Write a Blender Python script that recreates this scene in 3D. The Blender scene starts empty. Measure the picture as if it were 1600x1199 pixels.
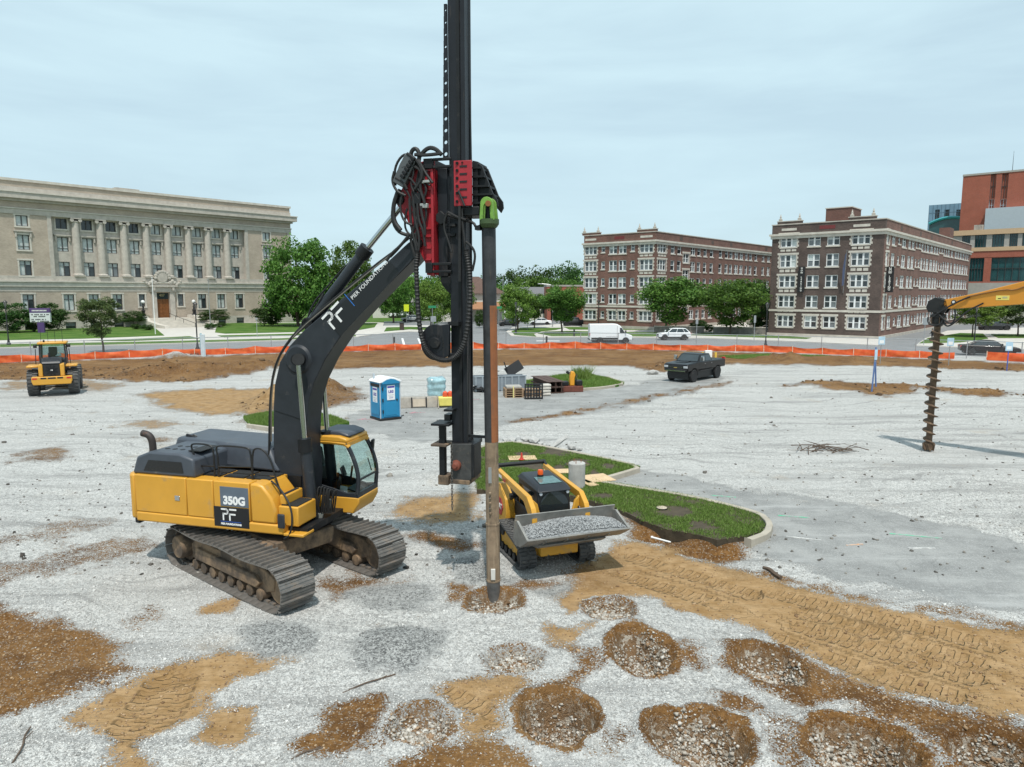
import bpy, bmesh, math, random
import numpy as np
from mathutils import Vector, Matrix, Euler

random.seed(7)
RNG = np.random.default_rng(11)
scene = bpy.context.scene
COL = scene.collection

# ---------------------------------------------------------------- camera
FPX, CX, CY, CAM_H = 1115.0, 800.0, 599.5, 6.7          # focal length in photo pixels, centre, height in metres
PITCH = math.atan((CY - 458.0) / FPX)                   # the horizon lies at row 458
cam_d = bpy.data.cameras.new('camera')
cam_d.sensor_fit = 'HORIZONTAL'
cam_d.sensor_width = 36.0
cam_d.lens = FPX / 1600.0 * 36.0
cam_d.clip_start = 0.1
cam_d.clip_end = 9000
cam = bpy.data.objects.new('camera', cam_d)
COL.objects.link(cam)
cam.location = (0, 0, CAM_H)
cam.rotation_euler = (math.pi / 2 - PITCH, 0, 0)
scene.camera = cam

# ---------------------------------------------------------------- sky, sun, exposure
SUN_EL, SUN_AZ = math.radians(64), math.radians(176)    # azimuth clockwise from +Y: behind the camera
world = bpy.data.worlds.new('World')
scene.world = world
world.use_nodes = True
wn, wl = world.node_tree.nodes, world.node_tree.links
wn.clear()
w_out = wn.new('ShaderNodeOutputWorld')
w_bg = wn.new('ShaderNodeBackground')
w_bg.inputs['Strength'].default_value = 0.13
w_sky = wn.new('ShaderNodeTexSky')
w_sky.sky_type = 'NISHITA'
w_sky.sun_disc = False
w_sky.sun_elevation = SUN_EL
w_sky.sun_rotation = SUN_AZ
w_sky.air_density = 1.0
w_sky.dust_density = 2.0
w_tc = wn.new('ShaderNodeTexCoord')
w_map = wn.new('ShaderNodeMapping')
w_map.inputs['Scale'].default_value = (1.2, 1.2, 7.0)
w_map.inputs['Rotation'].default_value = (0.12, 0.05, 0)
w_noise = wn.new('ShaderNodeTexNoise')
w_noise.inputs['Scale'].default_value = 1.9
w_noise.inputs['Detail'].default_value = 7
w_noise.inputs['Roughness'].default_value = 0.55
w_noise.inputs['Distortion'].default_value = 0.35
w_ramp = wn.new('ShaderNodeMapRange')
w_ramp.inputs['From Min'].default_value = 0.36
w_ramp.inputs['From Max'].default_value = 0.66
w_ramp.inputs['To Min'].default_value = 0.74
w_ramp.inputs['To Max'].default_value = 0.96
w_mix = wn.new('ShaderNodeMix')
w_mix.data_type = 'RGBA'
w_mix.inputs['B'].default_value = (5.6, 7.4, 8.15, 1)     # thin high cloud, in the sky texture's own units
wl.new(w_tc.outputs['Generated'], w_map.inputs['Vector'])
wl.new(w_map.outputs['Vector'], w_noise.inputs['Vector'])
wl.new(w_noise.outputs['Fac'], w_ramp.inputs['Value'])
wl.new(w_ramp.outputs['Result'], w_mix.inputs['Factor'])
wl.new(w_sky.outputs['Color'], w_mix.inputs['A'])
wl.new(w_mix.outputs['Result'], w_bg.inputs['Color'])
wl.new(w_bg.outputs['Background'], w_out.inputs['Surface'])

sun_d = bpy.data.lights.new('sun', 'SUN')
sun_d.energy = 4.1
sun_d.angle = math.radians(1.2)
sun_d.color = (1.0, 0.955, 0.88)
sun = bpy.data.objects.new('sun', sun_d)
COL.objects.link(sun)
to_sun = Vector((math.sin(SUN_AZ) * math.cos(SUN_EL), math.cos(SUN_AZ) * math.cos(SUN_EL), math.sin(SUN_EL)))
sun.rotation_euler = (-to_sun).to_track_quat('-Z', 'Y').to_euler()
sun.location = (0, -20, 60)

vs = scene.view_settings
scene.display_settings.display_device = 'sRGB'
vs.view_transform = 'Standard'
vs.look = 'None'
vs.exposure = -0.14
vs.gamma = 1.0
scene.render.engine = 'CYCLES'
scene.cycles.use_denoising = True
scene.cycles.max_bounces = 6
scene.cycles.transparent_max_bounces = 12

# ---------------------------------------------------------------- photo pixels to positions
_cp, _sp = math.cos(PITCH), math.sin(PITCH)


def ray(px, py):
 a, b = (px - CX) / FPX, (CY - py) / FPX
 return Vector((a, _cp + b * _sp, -_sp + b * _cp))


def G(px, py, z=0.0):
 """the point at height z that photo pixel (px, py) looks at"""
 d = ray(px, py)
 t = (z - CAM_H) / d.z
 return Vector((d.x * t, d.y * t, z))


class Frame:
 """a local frame on the ground: x along heading, y to its left, z up"""

 def __init__(s, ox, oy, deg):
  s.o = (ox, oy)
  s.a = math.radians(deg)
  s.u = Vector((math.cos(s.a), math.sin(s.a)))
  s.v = Vector((-math.sin(s.a), math.cos(s.a)))

 def loc(s, w):
  dx, dy = w[0] - s.o[0], w[1] - s.o[1]
  return dx * s.u.x + dy * s.u.y, dx * s.v.x + dy * s.v.y

 def hit(s, px, py, ly=0.0):
  """(x, z) where the pixel's line of sight meets the upright plane y = ly"""
  d = ray(px, py)
  o = -(s.o[0] * s.v.x + s.o[1] * s.v.y)
  t = (ly - o) / (d.x * s.v.x + d.y * s.v.y)
  w = (d.x * t, d.y * t)
  return s.loc(w)[0], CAM_H + d.z * t

 def p3(s, px, py, ly=0.0):
  x, z = s.hit(px, py, ly)
  return Vector((x, ly, z))

 def flat(s, px, py, z):
  w = G(px, py, z)
  return s.loc(w)


# ---------------------------------------------------------------- meshes and objects
class MB:
 def __init__(s, xf=None):
  s.v, s.f, s.xf = [], [], xf

 def add(s, vs_, fs):
  o = len(s.v)
  if s.xf is not None:
   vs_ = [s.xf @ Vector(p) for p in vs_]
  s.v.extend([tuple(p) for p in vs_])
  s.f.extend([[i + o for i in f] for f in fs])
  return s

 def box(s, x0, x1, y0, y1, z0, z1):
  return s.add([(x0, y0, z0), (x1, y0, z0), (x1, y1, z0), (x0, y1, z0), (x0, y0, z1), (x1, y0, z1), (x1, y1, z1), (x0, y1, z1)],
      [(0, 3, 2, 1), (4, 5, 6, 7), (0, 1, 5, 4), (1, 2, 6, 5), (2, 3, 7, 6), (3, 0, 4, 7)])

 def obox(s, c, size, rot=(0, 0, 0)):
  m = Matrix.Translation(Vector(c)) @ Euler(rot).to_matrix().to_4x4()
  h = [q / 2 for q in size]
  pts = [m @ Vector((sx * h[0], sy * h[1], sz * h[2])) for sz in (-1, 1) for sx, sy in ((-1, -1), (1, -1), (1, 1), (-1, 1))]
  return s.add(pts, [(0, 3, 2, 1), (4, 5, 6, 7), (0, 1, 5, 4), (1, 2, 6, 5), (2, 3, 7, 6), (3, 0, 4, 7)])

 def bar(s, p, q, w, h=None, up=(0, 0, 1)):
  """a square bar from p to q, w wide and h high"""
  h = h or w
  p, q = Vector(p), Vector(q)
  d = (q - p).normalized()
  up = Vector(up)
  if abs(d.dot(up)) > .98:
   up = Vector((1, 0, 0))
  r = d.cross(up).normalized()
  t = r.cross(d).normalized()
  pts = [e + r * (a * w / 2) + t * (b * h / 2) for e in (p, q) for a, b in ((-1, -1), (1, -1), (1, 1), (-1, 1))]
  return s.add(pts, [(0, 1, 2, 3), (7, 6, 5, 4), (0, 4, 5, 1), (1, 5, 6, 2), (2, 6, 7, 3), (3, 7, 4, 0)])

 def prism(s, poly, c0, c1, axis='y'):
  """extrude a closed outline; axis y: (x, z) outline, x: (y, z), z: (x, y)"""
  n = len(poly)
  put = {'y': lambda p, c: (p[0], c, p[1]), 'x': lambda p, c: (c, p[0], p[1]), 'z': lambda p, c: (p[0], p[1], c)}[axis]
  pts = [put(p, c0) for p in poly] + [put(p, c1) for p in poly]
  area = sum(poly[i][0] * poly[(i + 1) % n][1] - poly[(i + 1) % n][0] * poly[i][1] for i in range(n))
  flip = (area > 0) == (axis != 'y')
  fs = [list(range(n)), list(range(2 * n - 1, n - 1, -1))] + [[i, n + i, n + (i + 1) % n, (i + 1) % n] for i in range(n)]
  if flip:
   fs = [f[::-1] for f in fs]
  return s.add(pts, fs)

 def cyl(s, p, q, r0, r1=None, n=14):
  r1 = r0 if r1 is None else r1
  p, q = Vector(p), Vector(q)
  d = (q - p).normalized()
  a = d.orthogonal().normalized()
  b = d.cross(a)
  ring = lambda c, r: [c + (a * math.cos(2 * math.pi * i / n) + b * math.sin(2 * math.pi * i / n)) * r for i in range(n)]
  return s.add(ring(p, r0) + ring(q, r1), [list(range(n))[::-1], list(range(n, 2 * n))] + [[i, (i + 1) % n, n + (i + 1) % n, n + i] for i in range(n)])

 def tube(s, pts, r, n=8, smooth=0):
  pts = [Vector(p) for p in pts]
  for _ in range(smooth):                                   # corner cutting
   out = [pts[0]]
   for i in range(len(pts) - 1):
    out += [pts[i].lerp(pts[i + 1], .25), pts[i].lerp(pts[i + 1], .75)]
   pts = out + [pts[-1]]
  a, vs_, m = None, [], len(pts)
  for i, p in enumerate(pts):
   d = (pts[min(i + 1, m - 1)] - pts[max(i - 1, 0)]).normalized()
   a = d.orthogonal().normalized() if a is None else (a - d * a.dot(d)).normalized()
   b = d.cross(a)
   rr = r[i] if isinstance(r, (list, tuple)) and len(r) == m else (r if not isinstance(r, (list, tuple)) else r[0])
   vs_ += [p + (a * math.cos(2 * math.pi * k / n) + b * math.sin(2 * math.pi * k / n)) * rr for k in range(n)]
  fs = [[i * n + k, i * n + (k + 1) % n, (i + 1) * n + (k + 1) % n, (i + 1) * n + k] for i in range(m - 1) for k in range(n)]
  fs += [list(range(n))[::-1], list(range((m - 1) * n, m * n))]
  return s.add(vs_, fs)

 def lathe(s, prof, c=(0, 0, 0), n=20, axis='z', a0=0.0, a1=2 * math.pi):
  """profile of (radius, height) pairs turned about an axis through c"""
  full = abs(a1 - a0) > 6.28
  m = n if full else n + 1
  vs_ = []
  for r, h in prof:
   for i in range(m):
    t = a0 + (a1 - a0) * i / n
    x, y = r * math.cos(t), r * math.sin(t)
    p = {'z': (x, y, h), 'y': (x, h, y), 'x': (h, x, y)}[axis]
    vs_.append((p[0] + c[0], p[1] + c[1], p[2] + c[2]))
  fs = []
  for j in range(len(prof) - 1):
   for i in range(n if full else n):
    k = (i + 1) % m
    f = [j * m + i, j * m + k, (j + 1) * m + k, (j + 1) * m + i]
    fs.append(f if axis != 'y' else f[::-1])
  if full:
   lo, hi = list(range(m))[::-1], list(range((len(prof) - 1) * m, len(prof) * m))
   fs += [lo, hi] if axis != 'y' else [lo[::-1], hi[::-1]]
  return s.add(vs_, fs)

 def quad(s, a, b, c, d):
  return s.add([a, b, c, d], [(0, 1, 2, 3)])

 def mesh(s, name, smooth=32):
  me = bpy.data.meshes.new(name)
  me.from_pydata(s.v, [], s.f)
  if smooth:
   me.polygons.foreach_set('use_smooth', [True] * len(me.polygons))
   me.set_sharp_from_angle(angle=math.radians(smooth))
  me.update()
  return me

 def build(s, name, mat, parent=None, bevel=0, smooth=32, loc=None, rot=None):
  o = bpy.data.objects.new(name, s.mesh(name, smooth))
  return _finish(o, mat, parent, bevel, loc, rot)


def _finish(o, mat, parent=None, bevel=0, loc=None, rot=None):
 COL.objects.link(o)
 if mat is not None and not o.data.materials:
  o.data.materials.append(mat)
 if parent is not None:
  o.parent = parent
 if loc is not None:
  o.location = loc
 if rot is not None:
  o.rotation_euler = rot
 if bevel:
  b = o.modifiers.new('bevel', 'BEVEL')
  b.width, b.segments, b.limit_method, b.angle_limit = bevel, 2, 'ANGLE', math.radians(40)
  b.harden_normals = False
 return o


def inst(name, me, parent=None, loc=(0, 0, 0), rot=(0, 0, 0), scale=None, bevel=0):
 """another object on shared mesh data"""
 o = bpy.data.objects.new(name, me)
 _finish(o, None, parent, bevel, loc, rot)
 if scale is not None:
  o.scale = scale
 return o


def tag(o, label=None, cat=None, group=None, kind=None):
 if label:
  o['label'] = label
 if cat:
  o['category'] = cat
 if group:
  o['group'] = group
 if kind:
  o['kind'] = kind
 return o


def thing(name, label, cat, loc=(0, 0, 0), rotz=0.0, group=None):
 o = bpy.data.objects.new(name, None)
 COL.objects.link(o)
 o.empty_display_size = .2
 o.location = loc
 o.rotation_euler = (0, 0, rotz)
 return tag(o, label, cat, group)


def copy_tree(o, parent=None):
 c = o.copy()
 COL.objects.link(c)
 if parent is not None:
  c.parent = parent
 for ch in list(o.children):
  copy_tree(ch, c)
 return c


def text_obj(body, name, size, mat, parent, mw, extrude=.004, align='CENTER', bold=0.0, space=1.0):
 """lettering as a thin mesh; mw: 4x4 matrix in the parent's space"""
 cu = bpy.data.curves.new(name, 'FONT')
 cu.body, cu.size, cu.extrude = body, size, extrude
 cu.align_x, cu.align_y = align, 'CENTER'
 cu.offset = bold
 cu.space_character = space
 cu.resolution_u = 3
 t = bpy.data.objects.new(name + '_tmp', cu)
 COL.objects.link(t)
 me = bpy.data.meshes.new_from_object(t.evaluated_get(bpy.context.evaluated_depsgraph_get()))
 bpy.data.objects.remove(t)
 bpy.data.curves.remove(cu)
 me.materials.clear()
 o = bpy.data.objects.new(name, me)
 _finish(o, mat, parent)
 o.matrix_local = mw
 return o


def basis(o, x, y):
 """matrix with local x, y axes laid along the given vectors"""
 x = Vector(x).normalized()
 z = x.cross(Vector(y)).normalized()
 y = z.cross(x)
 m = Matrix((x, y, z)).transposed().to_4x4()
 m.translation = Vector(o)
 return m


# ---------------------------------------------------------------- materials
_M = {}


def _base(name):
 m = bpy.data.materials.new(name)
 m.use_nodes = True
 nt = m.node_tree
 return m, nt.nodes, nt.links, nt.nodes['Principled BSDF']


def _n(nodes, kind, **kw):
 n = nodes.new('ShaderNode' + kind)
 for k, v in kw.items():
  if k in n.inputs:
   n.inputs[k].default_value = v
  else:
   setattr(n, k, v)
 return n


def _mixc(nodes, links, fac, a, b, blend='MIX'):
 m = nodes.new('ShaderNodeMix')
 m.data_type = 'RGBA'
 m.blend_type = blend
 for sock, v in (('Factor', fac), ('A', a), ('B', b)):
  if hasattr(v, 'is_linked') or hasattr(v, 'links'):
   links.new(v, m.inputs[sock])
  elif sock == 'Factor':
   m.inputs[0].default_value = v
  else:
   m.inputs[sock].default_value = tuple(v) + ((1,) if len(v) == 3 else ())
 return m.outputs['Result']


def _math(nodes, links, op, a, b=None, c=None, clamp=False):
 m = nodes.new('ShaderNodeMath')
 m.operation = op
 m.use_clamp = clamp
 for i, v in enumerate((a, b, c)):
  if v is None:
   continue
  if hasattr(v, 'links'):
   links.new(v, m.inputs[i])
  else:
   m.inputs[i].default_value = v
 return m.outputs[0]


def _range(nodes, links, v, a, b, c=0.0, d=1.0, smooth=True):
 m = nodes.new('ShaderNodeMapRange')
 m.interpolation_type = 'SMOOTHSTEP' if smooth else 'LINEAR'
 links.new(v, m.inputs['Value'])
 for k, q in (('From Min', a), ('From Max', b), ('To Min', c), ('To Max', d)):
  m.inputs[k].default_value = q
 return m.outputs['Result']


def pm(name, col, rough=.6, metal=0.0, var=.10, vscale=3.0, bump=0.0, bscale=60.0, dirt=None, coat=0.0, spec=.5, streak=None):
 """plain paint / metal / plastic with uneven tone, optional dirt (colour, amount, scale) and fine relief"""
 if name in _M:
  return _M[name]
 m, N, L, P = _base(name)
 tc = _n(N, 'TexCoord')
 vec = tc.outputs['Object']
 nz = _n(N, 'TexNoise', Scale=vscale, Detail=5.0, Roughness=.6)
 L.new(vec, nz.inputs['Vector'])
 k = _range(N, L, nz.outputs['Fac'], .3, .7, 1 - var, 1 + var, False)
 hsv = _n(N, 'HueSaturation', Color=tuple(col) + (1,))
 L.new(k, hsv.inputs['Value'])
 c = hsv.outputs['Color']
 rsock = None
 if dirt:
  dcol, amount, dscale = dirt
  mp = _n(N, 'Mapping')
  mp.inputs['Scale'].default_value = streak or (1, 1, 1)
  L.new(vec, mp.inputs['Vector'])
  dn = _n(N, 'TexNoise', Scale=dscale, Detail=8.0, Roughness=.68)
  L.new(mp.outputs['Vector'], dn.inputs['Vector'])
  f = _range(N, L, dn.outputs['Fac'], .72 - amount * .45, .86 - amount * .3)
  f = _math(N, L, 'MULTIPLY', f, min(1.0, .55 + amount * .4))
  c = _mixc(N, L, f, c, dcol)
  rsock = _math(N, L, 'MULTIPLY_ADD', f, .9 - rough, rough)
 L.new(c, P.inputs['Base Color'])
 P.inputs['Roughness'].default_value = rough
 if rsock is not None:
  L.new(rsock, P.inputs['Roughness'])
 P.inputs['Metallic'].default_value = metal
 P.inputs['Coat Weight'].default_value = coat
 P.inputs['Coat Roughness'].default_value = .06
 P.inputs['Specular IOR Level'].default_value = spec
 if bump:
  bn = _n(N, 'TexNoise', Scale=bscale, Detail=4.0, Roughness=.6)
  L.new(vec, bn.inputs['Vector'])
  b = _n(N, 'Bump', Strength=bump, Distance=.02)
  L.new(bn.outputs['Fac'], b.inputs['Height'])
  L.new(b.outputs['Normal'], P.inputs['Normal'])
 _M[name] = m
 return m


def glass(name, tint=(.72, .84, .82), refl=.10, rough=.02):
 """thin see-through pane"""
 if name in _M:
  return _M[name]
 m, N, L, P = _base(name)
 N.remove(P)
 t = _n(N, 'BsdfTransparent', Color=tint + (1,))
 g = _n(N, 'BsdfGlossy', Roughness=rough)
 fr = _n(N, 'Fresnel', IOR=1.5)
 mx = _n(N, 'MixShader')
 f = _math(N, L, 'ADD', fr.outputs[0], refl, clamp=True)
 L.new(f, mx.inputs[0])
 L.new(t.outputs[0], mx.inputs[1])
 L.new(g.outputs[0], mx.inputs[2])
 L.new(mx.outputs[0], N['Material Output'].inputs['Surface'])
 _M[name] = m
 return m


def brick(name, c1, c2, mortar, bw=.22, bh=.075, var=.2, rot=False):
 """far brickwork: courses too fine to tell apart, in object space on upright walls"""
 if name in _M:
  return _M[name]
 m, N, L, P = _base(name)
 tc = _n(N, 'TexCoord')
 sep = _n(N, 'SeparateXYZ')
 L.new(tc.outputs['Object'], sep.inputs[0])
 com = _n(N, 'CombineXYZ')
 L.new(_math(N, L, 'ADD', sep.outputs[0], sep.outputs[1]), com.inputs[0])
 L.new(sep.outputs[2], com.inputs[1])
 b = _n(N, 'TexBrick', Scale=1.0, Color1=c1 + (1,), Color2=c2 + (1,), Mortar=mortar + (1,))
 b.inputs['Mortar Size'].default_value = .008
 b.inputs['Brick Width'].default_value = bw
 b.inputs['Row Height'].default_value = bh
 L.new(com.outputs[0], b.inputs['Vector'])
 nz = _n(N, 'TexNoise', Scale=.45, Detail=7.0, Roughness=.62)
 L.new(tc.outputs['Object'], nz.inputs['Vector'])
 k = _range(N, L, nz.outputs['Fac'], .3, .7, 1 - var, 1 + var, False)
 hsv = _n(N, 'HueSaturation')
 L.new(b.outputs['Color'], hsv.inputs['Color'])
 L.new(k, hsv.inputs['Value'])
 L.new(hsv.outputs['Color'], P.inputs['Base Color'])
 P.inputs['Roughness'].default_value = .85
 bp = _n(N, 'Bump', Strength=.4, Distance=.01)
 L.new(b.outputs['Fac'], bp.inputs['Height'])
 bp.invert = True
 L.new(bp.outputs['Normal'], P.inputs['Normal'])
 _M[name] = m
 return m


def leafmat(name, dark, light, trans=.35):
 """foliage whose tone differs from leaf to leaf"""
 if name in _M:
  return _M[name]
 m, N, L, P = _base(name)
 geo = _n(N, 'NewGeometry')
 c = _mixc(N, L, geo.outputs['Random Per Island'], dark, light)
 oi = _n(N, 'ObjectInfo')
 hsv = _n(N, 'HueSaturation')
 L.new(c, hsv.inputs['Color'])
 L.new(_range(N, L, oi.outputs['Random'], 0, 1, .8, 1.2, False), hsv.inputs['Value'])
 L.new(_range(N, L, oi.outputs['Random'], 0, 1, .485, .515, False), hsv.inputs['Hue'])
 L.new(hsv.outputs['Color'], P.inputs['Base Color'])
 P.inputs['Roughness'].default_value = .55
 P.inputs['Specular IOR Level'].default_value = .3
 tr = _n(N, 'BsdfTranslucent')
 L.new(hsv.outputs['Color'], tr.inputs['Color'])
 mx = _n(N, 'MixShader')
 mx.inputs[0].default_value = trans
 L.new(P.outputs[0], mx.inputs[1])
 L.new(tr.outputs[0], mx.inputs[2])
 L.new(mx.outputs[0], N['Material Output'].inputs['Surface'])
 _M[name] = m
 return m


def mesh_np(name, verts, faces, mat=None, smooth=False):
 """mesh from arrays: verts (n,3), faces (m,k)"""
 me = bpy.data.meshes.new(name)
 k = faces.shape[1]
 me.vertices.add(len(verts))
 me.vertices.foreach_set('co', np.ascontiguousarray(verts, dtype=np.float32).ravel())
 me.loops.add(faces.size)
 me.loops.foreach_set('vertex_index', np.ascontiguousarray(faces, dtype=np.int32).ravel())
 me.polygons.add(len(faces))
 me.polygons.foreach_set('loop_start', np.arange(0, faces.size, k, dtype=np.int32))
 me.polygons.foreach_set('loop_total', np.full(len(faces), k, dtype=np.int32))
 if smooth:
  me.polygons.foreach_set('use_smooth', np.ones(len(faces), dtype=bool))
 me.update(calc_edges=True)
 if mat:
  me.materials.append(mat)
 return me


def fattr(me, name, arr):
 a = me.attributes.new(name, 'FLOAT', 'POINT')
 a.data.foreach_set('value', np.ascontiguousarray(arr, dtype=np.float32))


def vnoise(x, y, seed=0):
 """smooth value noise on arrays"""
 xi, yi = np.floor(x).astype(np.int64), np.floor(y).astype(np.int64)
 fx, fy = x - xi, y - yi
 fx, fy = fx * fx * (3 - 2 * fx), fy * fy * (3 - 2 * fy)

 def h(a, b):
  n = (a * 374761393 + b * 668265263 + seed * 1442695041) & 0xFFFFFFFF
  n = ((n ^ (n >> 13)) * 1274126177) & 0xFFFFFFFF
  return ((n ^ (n >> 16)) & 0xFFFF) / 65535.0
 a, b, c, d = h(xi, yi), h(xi + 1, yi), h(xi, yi + 1), h(xi + 1, yi + 1)
 return (a + (b - a) * fx) * (1 - fy) + (c + (d - c) * fx) * fy


def fbm(x, y, octs=4, seed=0):
 s, a, t = 0, 1, 0
 for i in range(octs):
  s = s + a * vnoise(x * 2 ** i, y * 2 ** i, seed + i)
  t += a
  a *= .5
 return s / t


def sd_poly(x, y, poly):
 """signed distance to a closed outline, negative inside"""
 d = np.full(x.shape, 1e9)
 ins = np.zeros(x.shape, dtype=bool)
 n = len(poly)
 for i in range(n):
  ax, ay = poly[i][0], poly[i][1]
  bx, by = poly[(i + 1) % n][0], poly[(i + 1) % n][1]
  ex, ey = bx - ax, by - ay
  wx, wy = x - ax, y - ay
  t = np.clip((wx * ex + wy * ey) / (ex * ex + ey * ey + 1e-12), 0, 1)
  d = np.minimum(d, (wx - ex * t) ** 2 + (wy - ey * t) ** 2)
  if ey != 0:
   c = ((ay <= y) & (by > y)) | ((by <= y) & (ay > y))
   xc = ax + (y - ay) / ey * ex
   ins ^= c & (x < xc)
 d = np.sqrt(d)
 return np.where(ins, -d, d)


def gpoly(pts, z=0.0):
 return [(p.x, p.y) for p in (G(a, b, z) for a, b in pts)]


def stones_mesh(name, pts, size, mat, seed=0, squash=.75):
 """angular stones at the given points, one mesh"""
 r = np.random.default_rng(seed)
 n = len(pts)
 cube = np.array([(-1, -1, -1), (1, -1, -1), (1, 1, -1), (-1, 1, -1), (-1, -1, 1), (1, -1, 1), (1, 1, 1), (-1, 1, 1)], float)
 quads = np.array([(0, 3, 2, 1), (4, 5, 6, 7), (0, 1, 5, 4), (1, 2, 6, 5), (2, 3, 7, 6), (3, 0, 4, 7)])
 v = cube[None] * (1 + r.uniform(-.45, .25, (n, 8, 3)))
 v *= r.uniform(.55, 1.0, (n, 1, 3)) * np.array([1, 1, squash])
 a = r.uniform(0, 6.283, n)
 b = r.normal(0, .45, n)
 ca, sa, cb, sb = np.cos(a)[:, None], np.sin(a)[:, None], np.cos(b)[:, None], np.sin(b)[:, None]
 x, y, z = v[..., 0], v[..., 1], v[..., 2]
 y, z = y * cb - z * sb, y * sb + z * cb
 x, y = x * ca - y * sa, x * sa + y * ca
 v = np.stack([x, y, z], -1) * (np.asarray(size)[:, None, None] * .5) + np.asarray(pts)[:, None, :]
 f = quads[None] + (np.arange(n) * 8)[:, None, None]
 return mesh_np(name, v.reshape(-1, 3), f.reshape(-1, 4), mat)


def blades_mesh(name, pts, h, w, mat, seed=0, per=4, lean=.45):
 """grass tufts of single-triangle blades"""
 r = np.random.default_rng(seed)
 n = len(pts) * per
 p = np.repeat(np.asarray(pts, float), per, 0)
 hh = np.repeat(np.asarray(h, float), per) * r.uniform(.6, 1.15, n)
 a = r.uniform(0, 6.283, n)
 off = r.normal(0, 1, (n, 2)) * w * 2.0
 base = p.copy()
 base[:, :2] += off
 d = np.stack([np.cos(a), np.sin(a), np.zeros(n)], -1) * (w * .5)
 tip = base + np.stack([r.normal(0, lean, n) * hh, r.normal(0, lean, n) * hh, hh], -1)
 base[:, 2] -= .01
 v = np.stack([base - d, base + d, tip], 1).reshape(-1, 3)
 return mesh_np(name, v, np.arange(n * 3).reshape(-1, 3), mat)


def link_mesh(name, me, label=None, cat=None, kind=None, parent=None):
 o = bpy.data.objects.new(name, me)
 COL.objects.link(o)
 if parent:
  o.parent = parent
 return tag(o, label, cat, None, kind)
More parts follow.
